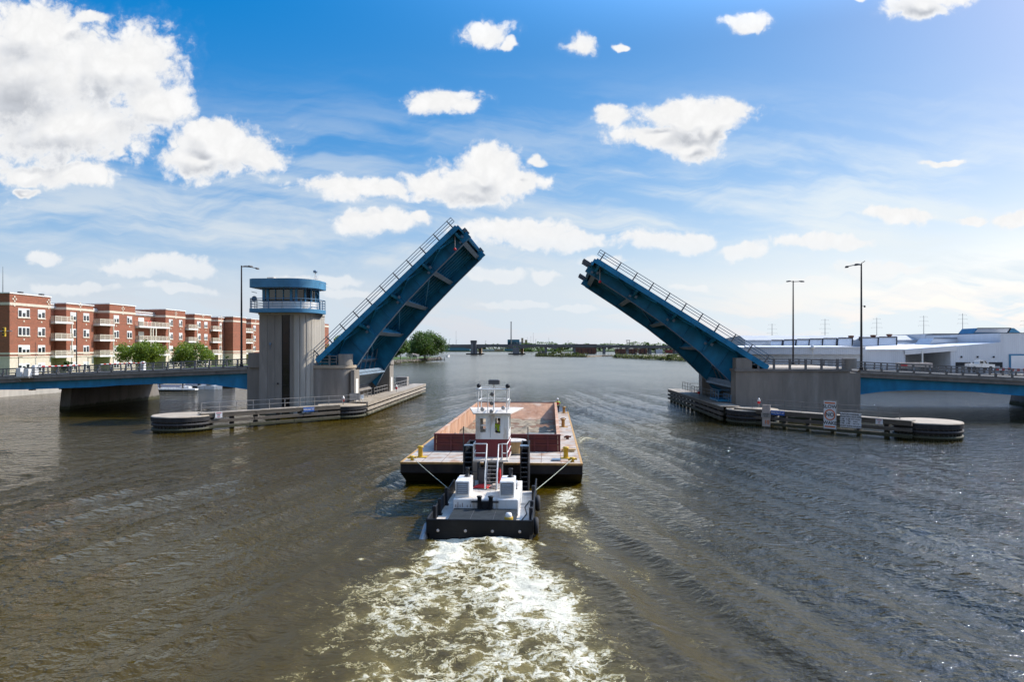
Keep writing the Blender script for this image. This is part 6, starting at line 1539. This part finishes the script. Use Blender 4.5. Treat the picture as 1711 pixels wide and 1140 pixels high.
# ------------------------------------------------------------------ white factory
def factory():
    o = root('factory', 'sprawling white metal factory with slanted roof monitors and dock doors', 'factory', (90, 190, 3.2))
    F = 168.0
    Pt = lambda px, py, y=F: at_y(px, py, y)
    def wall(name, px0, px1, py, m, y0=F, depth=30, top=None, zb=3.0):
        x0, z0 = Pt(px0, py, y0); x1, _ = Pt(px1, py, y0); b = MB(); b.box(x0, x1, y0, y0 + depth, zb, top or z0); return part(name, b, m, o), x0, x1, (top or z0)
    w, x0, x1, zt = wall('low_wing', 1240, 1441, 581, M['siding'])
    b = MB(); b.box(x0, x1, F - 1.6, F - .01, zt - 1.6, zt + .05); fa = part('canopy', b, M['siding'], w)
    b = MB(); b.add([(x0, F - 1.75, zt + .06), (x1, F - 1.75, zt + .06), (x1, F + 16, zt + .5), (x0, F + 16, zt + .5)], [(0, 1, 2, 3)]); b.box(x0, x1, F - 1.8, F - 1.61, zt - .1, zt + .2); part('roof', b, M['roofw'], w)
    for px in (1322, 1383, 1431):
        a, _ = Pt(px, 590); b = MB(); b.box(a, a + 1.2, F - .06, F - .001, 3.1, 5.9); part('door', b, M['greywhite'], w)
    # saw-tooth monitors on the wing
    for i, px in enumerate((1297, 1319, 1341, 1363, 1386, 1412, 1452, 1483)):
        wpx = 19 + i * .9 if i < 6 else 30
        yy = F + 17; a, zb = Pt(px - wpx * .5, 578, yy); c, _ = Pt(px + wpx * .5, 578, yy); hgt = (1.5 + .12 * i)
        b = MB(); b.slab([(yy, zb - 1), (yy, zb + .05), (yy + .9, zb + hgt), (yy + 9, zb + .4), (yy + 9, zb - 1)], 'x', a + .4, c); mo = part('roof_monitor', b, M['roofgrey'], o)
        b = MB(); dx = .5; b.add([(a, yy - .05, zb + .1), (c, yy - .05, zb + .1), (c + dx, yy + .87, zb + hgt - .1), (a + dx, yy + .87, zb + hgt - .1)], [(0, 1, 2, 3)]); b.v += [(p[0], p[1] + .06, p[2] - .02) for p in b.v[:4]]; b.f += [(7, 6, 5, 4)]; b.sm += [False]; part('glazing', b, M['siding'], mo)
        b = MB(); b.bar((a + dx, yy + .85, zb + hgt), (c + dx, yy + .85, zb + hgt), .2, .22); b.bar((c, yy - .1, zb + .1), (c + dx, yy + .85, zb + hgt), .25, .25); part('frame', b, M['dark'], mo)
        # dark end wall facing the next bay
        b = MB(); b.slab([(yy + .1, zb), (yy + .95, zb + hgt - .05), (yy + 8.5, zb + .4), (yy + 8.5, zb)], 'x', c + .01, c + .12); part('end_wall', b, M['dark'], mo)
    # long hall behind
    a, z = Pt(1236, 561, F + 40); c, _ = Pt(1560, 561, F + 40)
    b = MB(); b.slab([(F + 34, 3), (F + 34, z - 1.4), (F + 40, z), (F + 70, z - 1), (F + 70, 3)], 'x', a, c); h = part('long_hall', b, M['roofgrey'], o)
    b = MB(); b.box(a, c, F + 33.7, F + 33.98, 3, z - 2.0); part('hall_wall', b, M['siding'], h)
    # loading bay block
    w, x0, x1, zt = wall('bay_block', 1441, 1511, 584, M['siding'], F - .4, 24)
    xa, za = Pt(1511, 584, F - .4); xb, zb = Pt(1588, 580, F - .4)
    b = MB(); b.add([(x0, F - .6, zt), (xa, F - .6, zt), (xb, F - 3, zb + .3), (xb, F + 24, zb + .8), (x0, F + 24, zt + .55)], [(0, 1, 2, 3, 4)]); b.box(x0, xa, F - .7, F - .41, zt - .25, zt + .05); part('roof', b, M['roofw'], w)
    b = MB(); b.add([(xa, F - .7, zt - 1.3), (xb, F - 3, zb - .9), (xb, F - 3, zb + .32), (xa, F - .7, zt + .02)], [(0, 1, 2, 3)]); b.v += [(p[0], p[1] + .15, p[2]) for p in b.v[:4]]; b.f += [(7, 6, 5, 4), (0, 4, 5, 1), (2, 6, 7, 3)]; b.sm += [False] * 3; part('canopy', b, M['roofw'], w)
    b = MB(); b.box(xa, xb, F + 9, F + 9.3, 3, zt); b.box(xa, xa + .3, F - .3, F + 9, 3, zt - .1); part('bay_back_wall', b, M['siding'], w)
    b = MB(); xp, _ = Pt(1541, 600, F - 1.5); b.box(xp - .12, xp + .12, F - 1.7, F - 1.45, 3, zb - .8); part('canopy_post', b, M['frame'], w)
    # tall dock block
    P2 = F - 2.5
    xs = [Pt(1588.5, 600, P2)[0], Pt(1672, 600, P2)[0], Pt(1790, 600, P2)[0]]
    z1, z2, z3 = Pt(1589, 579, P2)[1], Pt(1672, 572, P2)[1], Pt(1672, 557, P2)[1]
    b = MB(); b.slab([(xs[0], 3), (xs[1], 3), (xs[1], z2), (xs[0], z1)], 'y', P2, P2 + 40); w = part('dock_block', b, M['siding'], o)
    b = MB(); b.box(xs[1] + .001, xs[2], P2 + .05, P2 + 45, 3, z3); t = part('tall_block', b, M['siding'], o)
    b = MB(); b.box(xs[1], xs[2], P2 - .05, P2 + 45, z3, z3 + .12); part('roof_edge', b, M['darkgrey'], t)
    for (p0, p1) in ((1596.5, 1621.5), (1625, 1646.5), (1652, 1675)):
        a, _ = Pt(p0, 600, P2); c, _ = Pt(p1, 600, P2); zd = Pt(p0, 605.5, P2)[1]
        b = MB(); b.box(a, c, P2 - .06, P2 - .002, 3.1, zd); d = part('dock_door', b, M['dark'], w)
        b = MB(); b.box(a + .6, c - .6, P2 - .08, P2 - .061, 3.1, zd - .9); part('door_panel', b, M['greywhite'], d)
    for px in (1606, 1633, 1660):
        a, z = Pt(px, 596, P2); b = MB(); b.box(a - .15, a + .15, P2 - .25, P2 - .002, z - .3, z + .1); part('wall_lamp', b, M['dark'], w)
    a, z = Pt(1689, 594.5, P2); c, _ = Pt(1740, 594, P2)
    b = MB(); b.box(a - .4, c, P2 - .1, P2 + .04, 3, z + .35); d = part('big_door', b, M['bluelight'], t)
    b = MB(); b.box(a, c, P2 - .16, P2 - .101, 3, z); part('door_panel', b, M['roofw'], d)
    # upper wall and roof lights behind the blocks
    a, z = Pt(1546, 562, F + 30); c, _ = Pt(1672, 558, F + 30)
    b = MB(); b.box(a, c + 14, F + 30, F + 60, 3, z + .6); u = part('upper_block', b, M['siding'], o)
    b = MB(); b.box(a + 2, c + 14, F + 29.9, F + 60, z + .6, z + .75); part('roof_edge', b, M['darkgrey'], u)
    for (px0, px1, py0, py1, y) in ((1553, 1604, 574, 565.5, F + 15), (1626, 1688, 557, 548.5, F + 24)):
        a, zb = Pt(px0, py0, y); c, _ = Pt(px1, py0, y); _, zt = Pt(px0, py1, y); k = (c - a)
        b = MB(); b.slab([(a - .6, zb - .8), (c + k * .30, zb - .8), (c + k * .30, zb), (c + k * .1, zt), (a + 1.1, zt), (a, zb)], 'y', y, y + 7); r = part('roof_light', b, M['bluelight'] if px0 > 1600 else M['siding'], o)
        b = MB(); b.add([(a + .35, y - .06, zb + .2), (c - .9, y - .06, zb + .2), (c - .1, y - .06, zt - .15), (a + 1.2, y - .06, zt - .15)], [(0, 1, 2, 3)]); b.v += [(p[0], p[1] + .05, p[2]) for p in b.v[:4]]; b.f += [(7, 6, 5, 4)]; b.sm += [False]; part('glazing', b, M['roofw'], r)
        b = MB(); b.bar((c - .7, y - .1, zb), (c + .1, y - .1, zt), .3, .2); b.bar((a + 1.1, y - .1, zt), (c + .1, y - .1, zt), .2, .16); part('frame', b, M['dark'], r)
    # roof vents
    for px, py in ((1422, 557), (1459, 556), (1486, 554.5), (1545, 558.5)):
        a, z = Pt(px, py, F + 33); b = MB(); b.lathe([(.42, 0), (.42, .9), (.8, 1.3), (.8, 1.6), (.3, 1.65)], (a, F + 33, z - 1.7 - .6), 10); b.box(a - .8, a + .8, F + 32.5, F + 33.5, z - 3.2, z - 2.2); part('roof_vent', b, M['brown'], o)
    a, z = Pt(1355, 578, F - 1); b = MB(); b.lathe([(.1, 0), (.1, 2.0), (.45, 2.1), (.4, 2.8), (.02, 2.9)], (a, F - 2.2, z - 2.8), 10); part('vent_pipe', b, M['white'], o)
factory()
# lorry, trailer and barrier on the factory yard
def px_ground(px, D, z=3.2):
    x, y, _ = at_d(px, HOR, D); return x, y, z
x, y, z = px_ground(1637, 150)
o = root('utility_truck', 'white utility truck parked before the dark dock doors', 'truck', (x, y, 4.2), local=True)
b = MB(); b.slab([(-2.6, .5), (2.6, .5), (2.6, 1.25), (1.2, 1.35), (.7, 2.1), (-.6, 2.1), (-.6, 1.4), (-2.6, 1.4)], 'y', -1, 1); part('body', b, M['white'], o)
b = MB(); b.slab([(.75, 1.4), (1.1, 1.4), (.65, 2.0), (.3, 2.0)], 'y', -1.01, 1.01); b.box(-.5, .2, -1.012, 1.012, 1.45, 2.0); part('window', b, M['glass'], o)
for wx in (-1.7, 1.7):
    for wy in (-1.02, .78):
        b = MB(); b.lathe([(.42, 0), (.42, .24)], (wx, wy, .42), 14, 'y'); part('wheel', b, M['rubber'], o)
x, y, z = px_ground(1527, 150)
o = root('flat_trailer', 'pale flatbed trailer beside the loading bay', 'trailer', (x, y, 3.9), local=True)
b = MB(); b.box(-3.4, 3.4, -1.1, 1.1, .8, 1.9); part('bed', b, M['gauge'], o)
b = MB(); b.box(-3.4, -1.9, -1.14, -1.101, 1.0, 1.5); part('stripe', b, M['redink'], o)
for wx in (-2.3, 2.3):
    b = MB(); b.lathe([(.42, 0), (.42, 2.2)], (wx, -1.1, .42), 12, 'y'); part('wheel', b, M['rubber'], o)
for i, (px, lab) in enumerate(((1672, 'white barrier board with red blocks by the far kerb'), (1697, 'outermost white barrier board with red blocks by the far kerb'))):
    x, y = at_y(px, 617, 111.0)[0], 110.7; z = ZR(x)
    o = root('barrier_board', lab, 'barrier', (x, y, z), local=True, group='red and white boards on the factory approach')
    for k in range(6):
        b = MB(); b.box(-1.3 + k * .43, -.87 + k * .43, -.03, .03, .85, 1.2); part('stripe', b, M['redink'] if k % 2 else M['signwhite'], o)
    b = MB(); b.box(-1.1, -1.0, -.05, .05, .03, .85); b.box(1.0, 1.1, -.05, .05, .03, .85); part('leg', b, M['railpale'], o)
# utility poles behind the factory
for px, py, D, arms, lab in ((1290, 541, 620, 3, 'steel power pole left of the far lamp'), (1378.5, 533, 520, 4, 'power pole with four crossarms between the two lamps'), (1465, 531, 480, 3, 'power pole just right of the tall lamp'), (1543.5, 527.5, 480, 3, 'slim power pole behind the roof lights'), (1608.5, 524, 450, 3, 'tall slim power pole left of the high roof light'), (1712, 534, 430, 2, 'power pole at the far edge of the factory')):
    x, y, zt = at_d(px, py, D); o = root('power_pole', lab, 'power pole', (x, y, 3), local=True, group='power poles behind the factory')
    h = zt - 3; b = MB(); b.tube([(0, 0, 0), (0, 0, h)], .30 * D / 500, 8, r2=.14 * D / 500); part('pole', b, M['pylon'], o)
    for k in range(arms):
        w = (2.6 + (k % 3) * .6) * D / 500; b = MB(); zz = h - .8 - k * 3.2 * D / 500; b.bar((-w, 0, zz), (w, 0, zz), .09, .10)
        for e in (-w, w): b.bar((e, 0, zz), (e, 0, zz - .6), .07, .07)
        part('crossarm', b, M['pylon'], o)

# ------------------------------------------------------------------ the far river: second bascule bridge, mill, sidings
FB = 960.0
def far_bridge():
    X = lambda px: at_y(px, 582, FB)[0]; Z = lambda py, px=850: at_y(px, py, FB)[1]
    o = root('far_bridge', 'distant grey road bridge with a bascule tower crossing the whole river', 'bridge', (X(850), FB, 0))
    x0, x1 = X(690), X(1300)
    zt = lambda x: 11.8 + 1.6 * max(0, 1 - ((x - X(850)) / 190) ** 2)
    xs = np.linspace(x0, x1, 40)
    b = MB(); b.slab([(x, zt(x)) for x in xs] + [(x, zt(x) - 1.6) for x in reversed(xs)], 'y', FB, FB + 22); dk = part('deck', b, M['farconc'], o)
    b = MB(); b.slab([(x, zt(x) + 1.1) for x in xs] + [(x, zt(x) + .001) for x in reversed(xs)], 'y', FB + .2, FB + .6); part('parapet', b, M['darkgrey'], dk)
    for a, c in ((736, 786), (796, 858), (868, 930), (930, 1000), (1000, 1160)):
        xa, xb = X(a), X(c); XX = np.linspace(xa, xb, 14); mid = (xa + xb) / 2
        arch = lambda x: zt(x) - 1.6 - (1.2 + 2.8 * abs((x - mid) / (xb - xa) * 2) ** 2 if c < 931 else 1.6)
        b = MB(); b.slab([(x, zt(x) - 1.6) for x in XX] + [(x, arch(x)) for x in reversed(XX)], 'y', FB + 1, FB + 2); part('girder', b, M['farconc'], o)
    for px, w in ((791.5, 8.5), (862, 9)):
        x = X(px); b = MB(); b.box(x - w / 2, x + w / 2, FB - 2, FB + 10, 0, 10.5); p = part('pier', b, M['farconc'], o)
        b = MB(); b.box(x + w / 2 + 1, x + w / 2 + 5, FB + 14, FB + 24, 0, 9); part('rear_pier', b, M['tan'], p)
        b = MB(); b.box(x - w / 2 - 6, x + w / 2 + 8, FB - 5, FB + 28, -.5, 1.5); part('fender', b, M['timberdark'], p)
    x = X(791.5); b = MB(); b.box(x - 4, x + 4, FB - 2.4, FB + 4, .5, 19.3); t = part('tower', b, M['farconc'], o)
    b = MB(); b.box(x - 4.3, x + 4.3, FB - 2.7, FB + 4.3, 16.8, 20); part('tower_cabin', b, M['darkgrey'], t)
    b = MB(); b.box(x - .4, x + 2.2, FB - 2.5, FB - 2.41, 1, 16); part('tower_strip', b, M['darkgrey'], t)
    for px in (912, 960, 1010, 1049, 1087, 1130):
        x = X(px); b = MB(); b.box(x - 1.6, x + 1.6, FB + 2, FB + 20, .5, 10.3); part('column', b, M['farconc'], o)
    for px, h in ((751, 9), (762, 7), (895, 8), (949, 6), (1020, 7), (811, 6)):
        x = X(px); b = MB(); b.tube([(x, FB + 1, zt(x)), (x, FB + 1, zt(x) + h)], .16, 6); b.bar((x, FB + 1, zt(x) + h), (x + 1.8, FB + 1, zt(x) + h), .2, .2); part('lamp_post', b, M['darkgrey'], o)
far_bridge()
def farbox(name, label, cat, parts, D, group=None):
    """parts: (part name, px0, px1, py top, py bottom, depth, material)"""
    x, y, _ = at_d((parts[0][1] + parts[0][2]) / 2, 582, D)
    o = root(name, label, cat, (x, y, 2.4), YAW, group=group, local=True)
    pc = (parts[0][1] + parts[0][2]) / 2; k = D / F_PX
    for (nm, p0, p1, t, bt, dp, m) in parts:
        b = MB(); b.box((p0 - pc) * k, (p1 - pc) * k, 0, dp, CAM_H - 2.4 + (HOR - bt) * k, CAM_H - 2.4 + (HOR - t) * k); part(nm, b, M[m], o)
    return o, pc, k
o, pc, k = farbox('power_plant', 'distant power plant with teal hall and a tall dark chimney', 'power plant', [('boiler_hall', 848, 868, 567.5, 590, 60, 'teal'), ('white_hall', 849, 872, 571.5, 590, 59.5, 'siding'), ('annex', 872, 886, 573, 590, 40, 'tan'), ('silo', 871, 874.5, 565, 590, 10, 'tan'), ('tank', 877, 881, 568, 590, 10, 'tan')], 1950)
b = MB(); z = lambda py: CAM_H - 2.4 + (HOR - py) * k
b.lathe([(1.9, z(590)), (1.35, z(540)), (1.25, z(538))], ((854 - pc) * k, -5, 0), 14); part('chimney', b, M['farconc'], o)
b = MB(); b.lathe([(1.45, z(540)), (1.4, z(538)), (1.0, z(537.5))], ((854 - pc) * k, -5, 0), 14); part('chimney_cap', b, M['dark'], o)
for (p0, p1, t, m, lab, D) in ((740, 785, 581, 'teal', 'low teal shed on the far shore beyond the bascule tower', 1780), (800, 826, 584.5, 'siding', 'white boat shed between the far bridge piers', 1760), (826, 840, 584, 'tan', 'tan shed between the far bridge piers', 1765), (843, 860, 583.5, 'teal', 'blue green shed hidden behind the second far pier', 1770)):
    farbox('shed', lab, 'shed', [('wall', p0, p1, t, 590, 25, m), ('roof', p0 - .5, p1 + .5, t - .8, t, 26, 'darkgrey')], D, 'sheds on the far shore')
farbox('warehouse', 'long red brown roofed warehouse above the far bridge', 'warehouse', [('wall', 962, 997, 576.5, 590, 40, 'brown'), ('roof', 961.5, 997.5, 575.2, 576.5, 41, 'brown')], 1250)
for i, (p0, p1, lab) in enumerate(((962, 978, 'dark brown freight car at the sandy end of the siding'), (979, 996, 'dark brown freight car second from the sandy end'), (1028, 1046, 'dark red freight car left of the far bridge column'), (1051, 1066, 'dark red freight car right of the far bridge column'), (1067, 1082, 'dark red freight car beside the striped post'))):
    farbox('freight_car', lab, 'freight car', [('body', p0, p1 - .5, 582.8, 590.8, 3, 'brown'), ('underframe', p0 + .5, p1 - 1, 590.8, 592.3, 2.6, 'dark'), ('side_rib', p0 + 3, p0 + 4, 582.9, 590.7, -.1, 'dark'), ('side_rib', p0 + 9, p0 + 10, 582.9, 590.7, -.1, 'dark')], 840, 'freight cars on the siding')
farbox('container', 'pale container beyond the freight cars', 'container', [('body', 1096, 1107, 584, 591, 6, 'siding'), ('end_frame', 1095.7, 1096, 584, 591, 6, 'darkgrey')], 830)
farbox('container', 'dark red container nearest the lower leaf', 'container', [('body', 1112, 1124, 584.5, 590, 6, 'red'), ('end_frame', 1124, 1124.4, 583.5, 590, 6, 'darkgrey')], 820)
o, pc, k = farbox('signal_gantry', 'lattice gantry standing above the far bridge', 'gantry', [('leg', 1047.2, 1047.9, 568.5, 590, .6, 'darkgrey'), ('leg', 1051.6, 1052.3, 568.5, 590, .6, 'darkgrey'), ('beam', 1046, 1053, 568.5, 569.6, .8, 'darkgrey'), ('beam', 1047, 1052.5, 572.5, 573.2, .8, 'darkgrey')], 1000)
farbox('work_barge', 'dark dredge barge moored below the far bridge', 'work barge', [('hull', 895, 914, 591, 596, 12, 'black'), ('deckhouse', 902, 911, 587, 591, 8, 'darkgrey'), ('crane_house', 899, 902, 588.5, 591, 5, 'black')], 800)
o, pc, k = farbox('rubble_heap', 'pale heap of rubble behind the far shrubs', 'heap', [('core', 938, 950, 590, 596, 10, 'gauge')], 760)
# the wooded far shore: one mass
rng = np.random.RandomState(77); pts = []
for k in range(9000):
    px = rng.uniform(640, 1250); x, y, _ = at_d(px, HOR, 1900 + rng.rand() * 60)
    top = (7 if px < 866 else 13) + 11 * vn(np.array([px * .09]), np.array([3.3]))[0] + 5 * vn(np.array([px * .35]), np.array([9.3]))[0]
    pts.append((x, y, 2.0 + top * rng.rand() ** .6))
structure('far_wood', leaf_mesh(np.array(pts), 3.6 * rng.uniform(.6, 1.5, len(pts)), rng), M['leaf'], 'stuff')
# radio masts on the skyline
for px, t, D, lab in ((738, 565, 1900, 'thin radio mast above the park trees'), (762, 553, 1900, 'tallest thin radio mast left of the far tower'), (881, 563, 1900, 'thin mast right of the power plant'), (887, 562, 1900, 'second thin mast right of the power plant'), (891, 556, 1900, 'faint taller mast right of the power plant'), (917, 564, 1800, 'thin mast above the far shrubs'), (1060, 571, 1100, 'short mast right of the gantry')):
    x, y, z = at_d(px, t, D); o = root('radio_mast', lab, 'mast', (x, y, 2.4), local=True, group='thin masts on the skyline')
    b = MB(); b.tube([(0, 0, 0), (0, 0, z - 2.4)], .42, 6, r2=.2); part('pole', b, M['farconc'], o)
    b = MB(); b.bar((-.9, 0, z - 5), (.9, 0, z - 5), .3, .3); part('antenna', b, M['farconc'], o)
# far trees on the skyline
G = 'far trees along the skyline'
rr = random.Random(21)
far = [(905, 577, 1500, 22), (888, 576, 1700, 20), (873, 578, 1800, 16), (922, 577, 1500, 18), (936, 576.5, 1450, 16), (958, 574, 1300, 13), (983, 573.5, 1350, 10), (948, 577, 1400, 12), (1016, 574, 1150, 15), (1037, 574.5, 1150, 14), (1082, 572.5, 1100, 17), (1075, 576, 1150, 14), (1094, 576, 1100, 14), (1003, 577.5, 1300, 10), (1108, 577, 1050, 18), (1125, 577, 1020, 18), (1060, 578, 1200, 14), (775, 577.5, 1850, 10), (748, 578, 1850, 9), (808, 578, 1850, 8), (1140, 576, 1000, 18)]
words_ = ['behind the far parapet', 'on the skyline']
for i, (px, t, D, w) in enumerate(far):
    where = 'left of the power plant' if px < 845 else 'just right of the power plant' if px < 915 else 'above the bushy spit' if px < 955 else 'by the red brown warehouse' if px < 1010 else 'left of the gantry' if px < 1050 else 'right of the gantry'
    tree_px('far_tree', 'distant rounded tree on the skyline ' + where, px, t, D, 2.4, w, M['leaf'], 420, 2.6, 100 + i, trunk_h=.1, clumps=14, group=G)
for i, (px, w) in enumerate(((883, 24), (906, 26), (928, 24), (868, 18))):
    tree_px('far_tree', 'distant low tree under the deck of the far bridge', px, 583.5, 1300, 2.2, w, M['leaf'], 500, 2.4, 140 + i, trunk_h=.05, clumps=14, group='low trees under the far bridge')
G = 'shrubs on the sandy spit'
sh = [(937, 581, 730, 15, 'tallest bush on the bushy spit'), (925, 584.5, 735, 11, 'bush left of the tallest one on the spit'), (919, 589, 735, 8, 'low bush at the outer end of the spit'), (947, 590, 725, 12, 'low bush right of the tallest one'), (957, 590, 720, 12, 'rounded bush in the middle of the spit'), (965, 589, 712, 12, 'rounded bush near the sandy beach'), (974, 591.5, 705, 12, 'last bush before the sandy beach'),
      (1030, 594, 625, 12, 'first low bush right of the sandy beach'), (1040, 592.5, 620, 10, 'upright bush right of the sandy beach'), (1052, 595, 600, 14, 'low spreading bush in the longer row'), (1062, 593.5, 590, 14, 'rounded bush in the longer row'), (1075, 596, 565, 14, 'low bush in the middle of the longer row'), (1086, 596, 550, 12, 'small bush past the middle of the longer row'), (1097, 595, 535, 14, 'bush fourth from the lower leaf'), (1108, 596.5, 520, 14, 'bush third from the lower leaf'), (1124, 592.5, 505, 22, 'big bush second from the lower leaf'), (1143, 594, 490, 22, 'big bush under the lower leaf')]
for i, (px, t, D, w, lab) in enumerate(sh):
    tree_px('shrub', lab, px, t, D, .6, w, M['leaf'] if i % 3 else M['leafolive'], 900, 1.0, 200 + i, trunk_h=.05, clumps=14, cat='shrub', group=G)
b = MB(); rng = np.random.RandomState(9)
line = [(-24, 745), (-5, 735), (18, 705), (27, 690)]
pts = []
for k in range(5200):
    if k < 1800: a, c = (-26, 742), (26, 690)
    else: a, c = (50, 648), (90, 468)
    t = rng.rand(); pts.append((a[0] + (c[0] - a[0]) * t + rng.normal() * 1.6 + 1, a[1] + (c[1] - a[1]) * t, abs(rng.normal()) * 1.5 + .3))
me = leaf_mesh(np.array(pts), 1.1 * rng.uniform(.6, 1.5, len(pts)), rng); structure('bank_scrub', me, M['leafolive'], 'stuff')
land('bushy_spit', [(-27, 742), (-10, 736), (15, 704), (27, 688), (45, 735), (24, 748), (19, 765), (-20, 762)], .7, M['sand'])
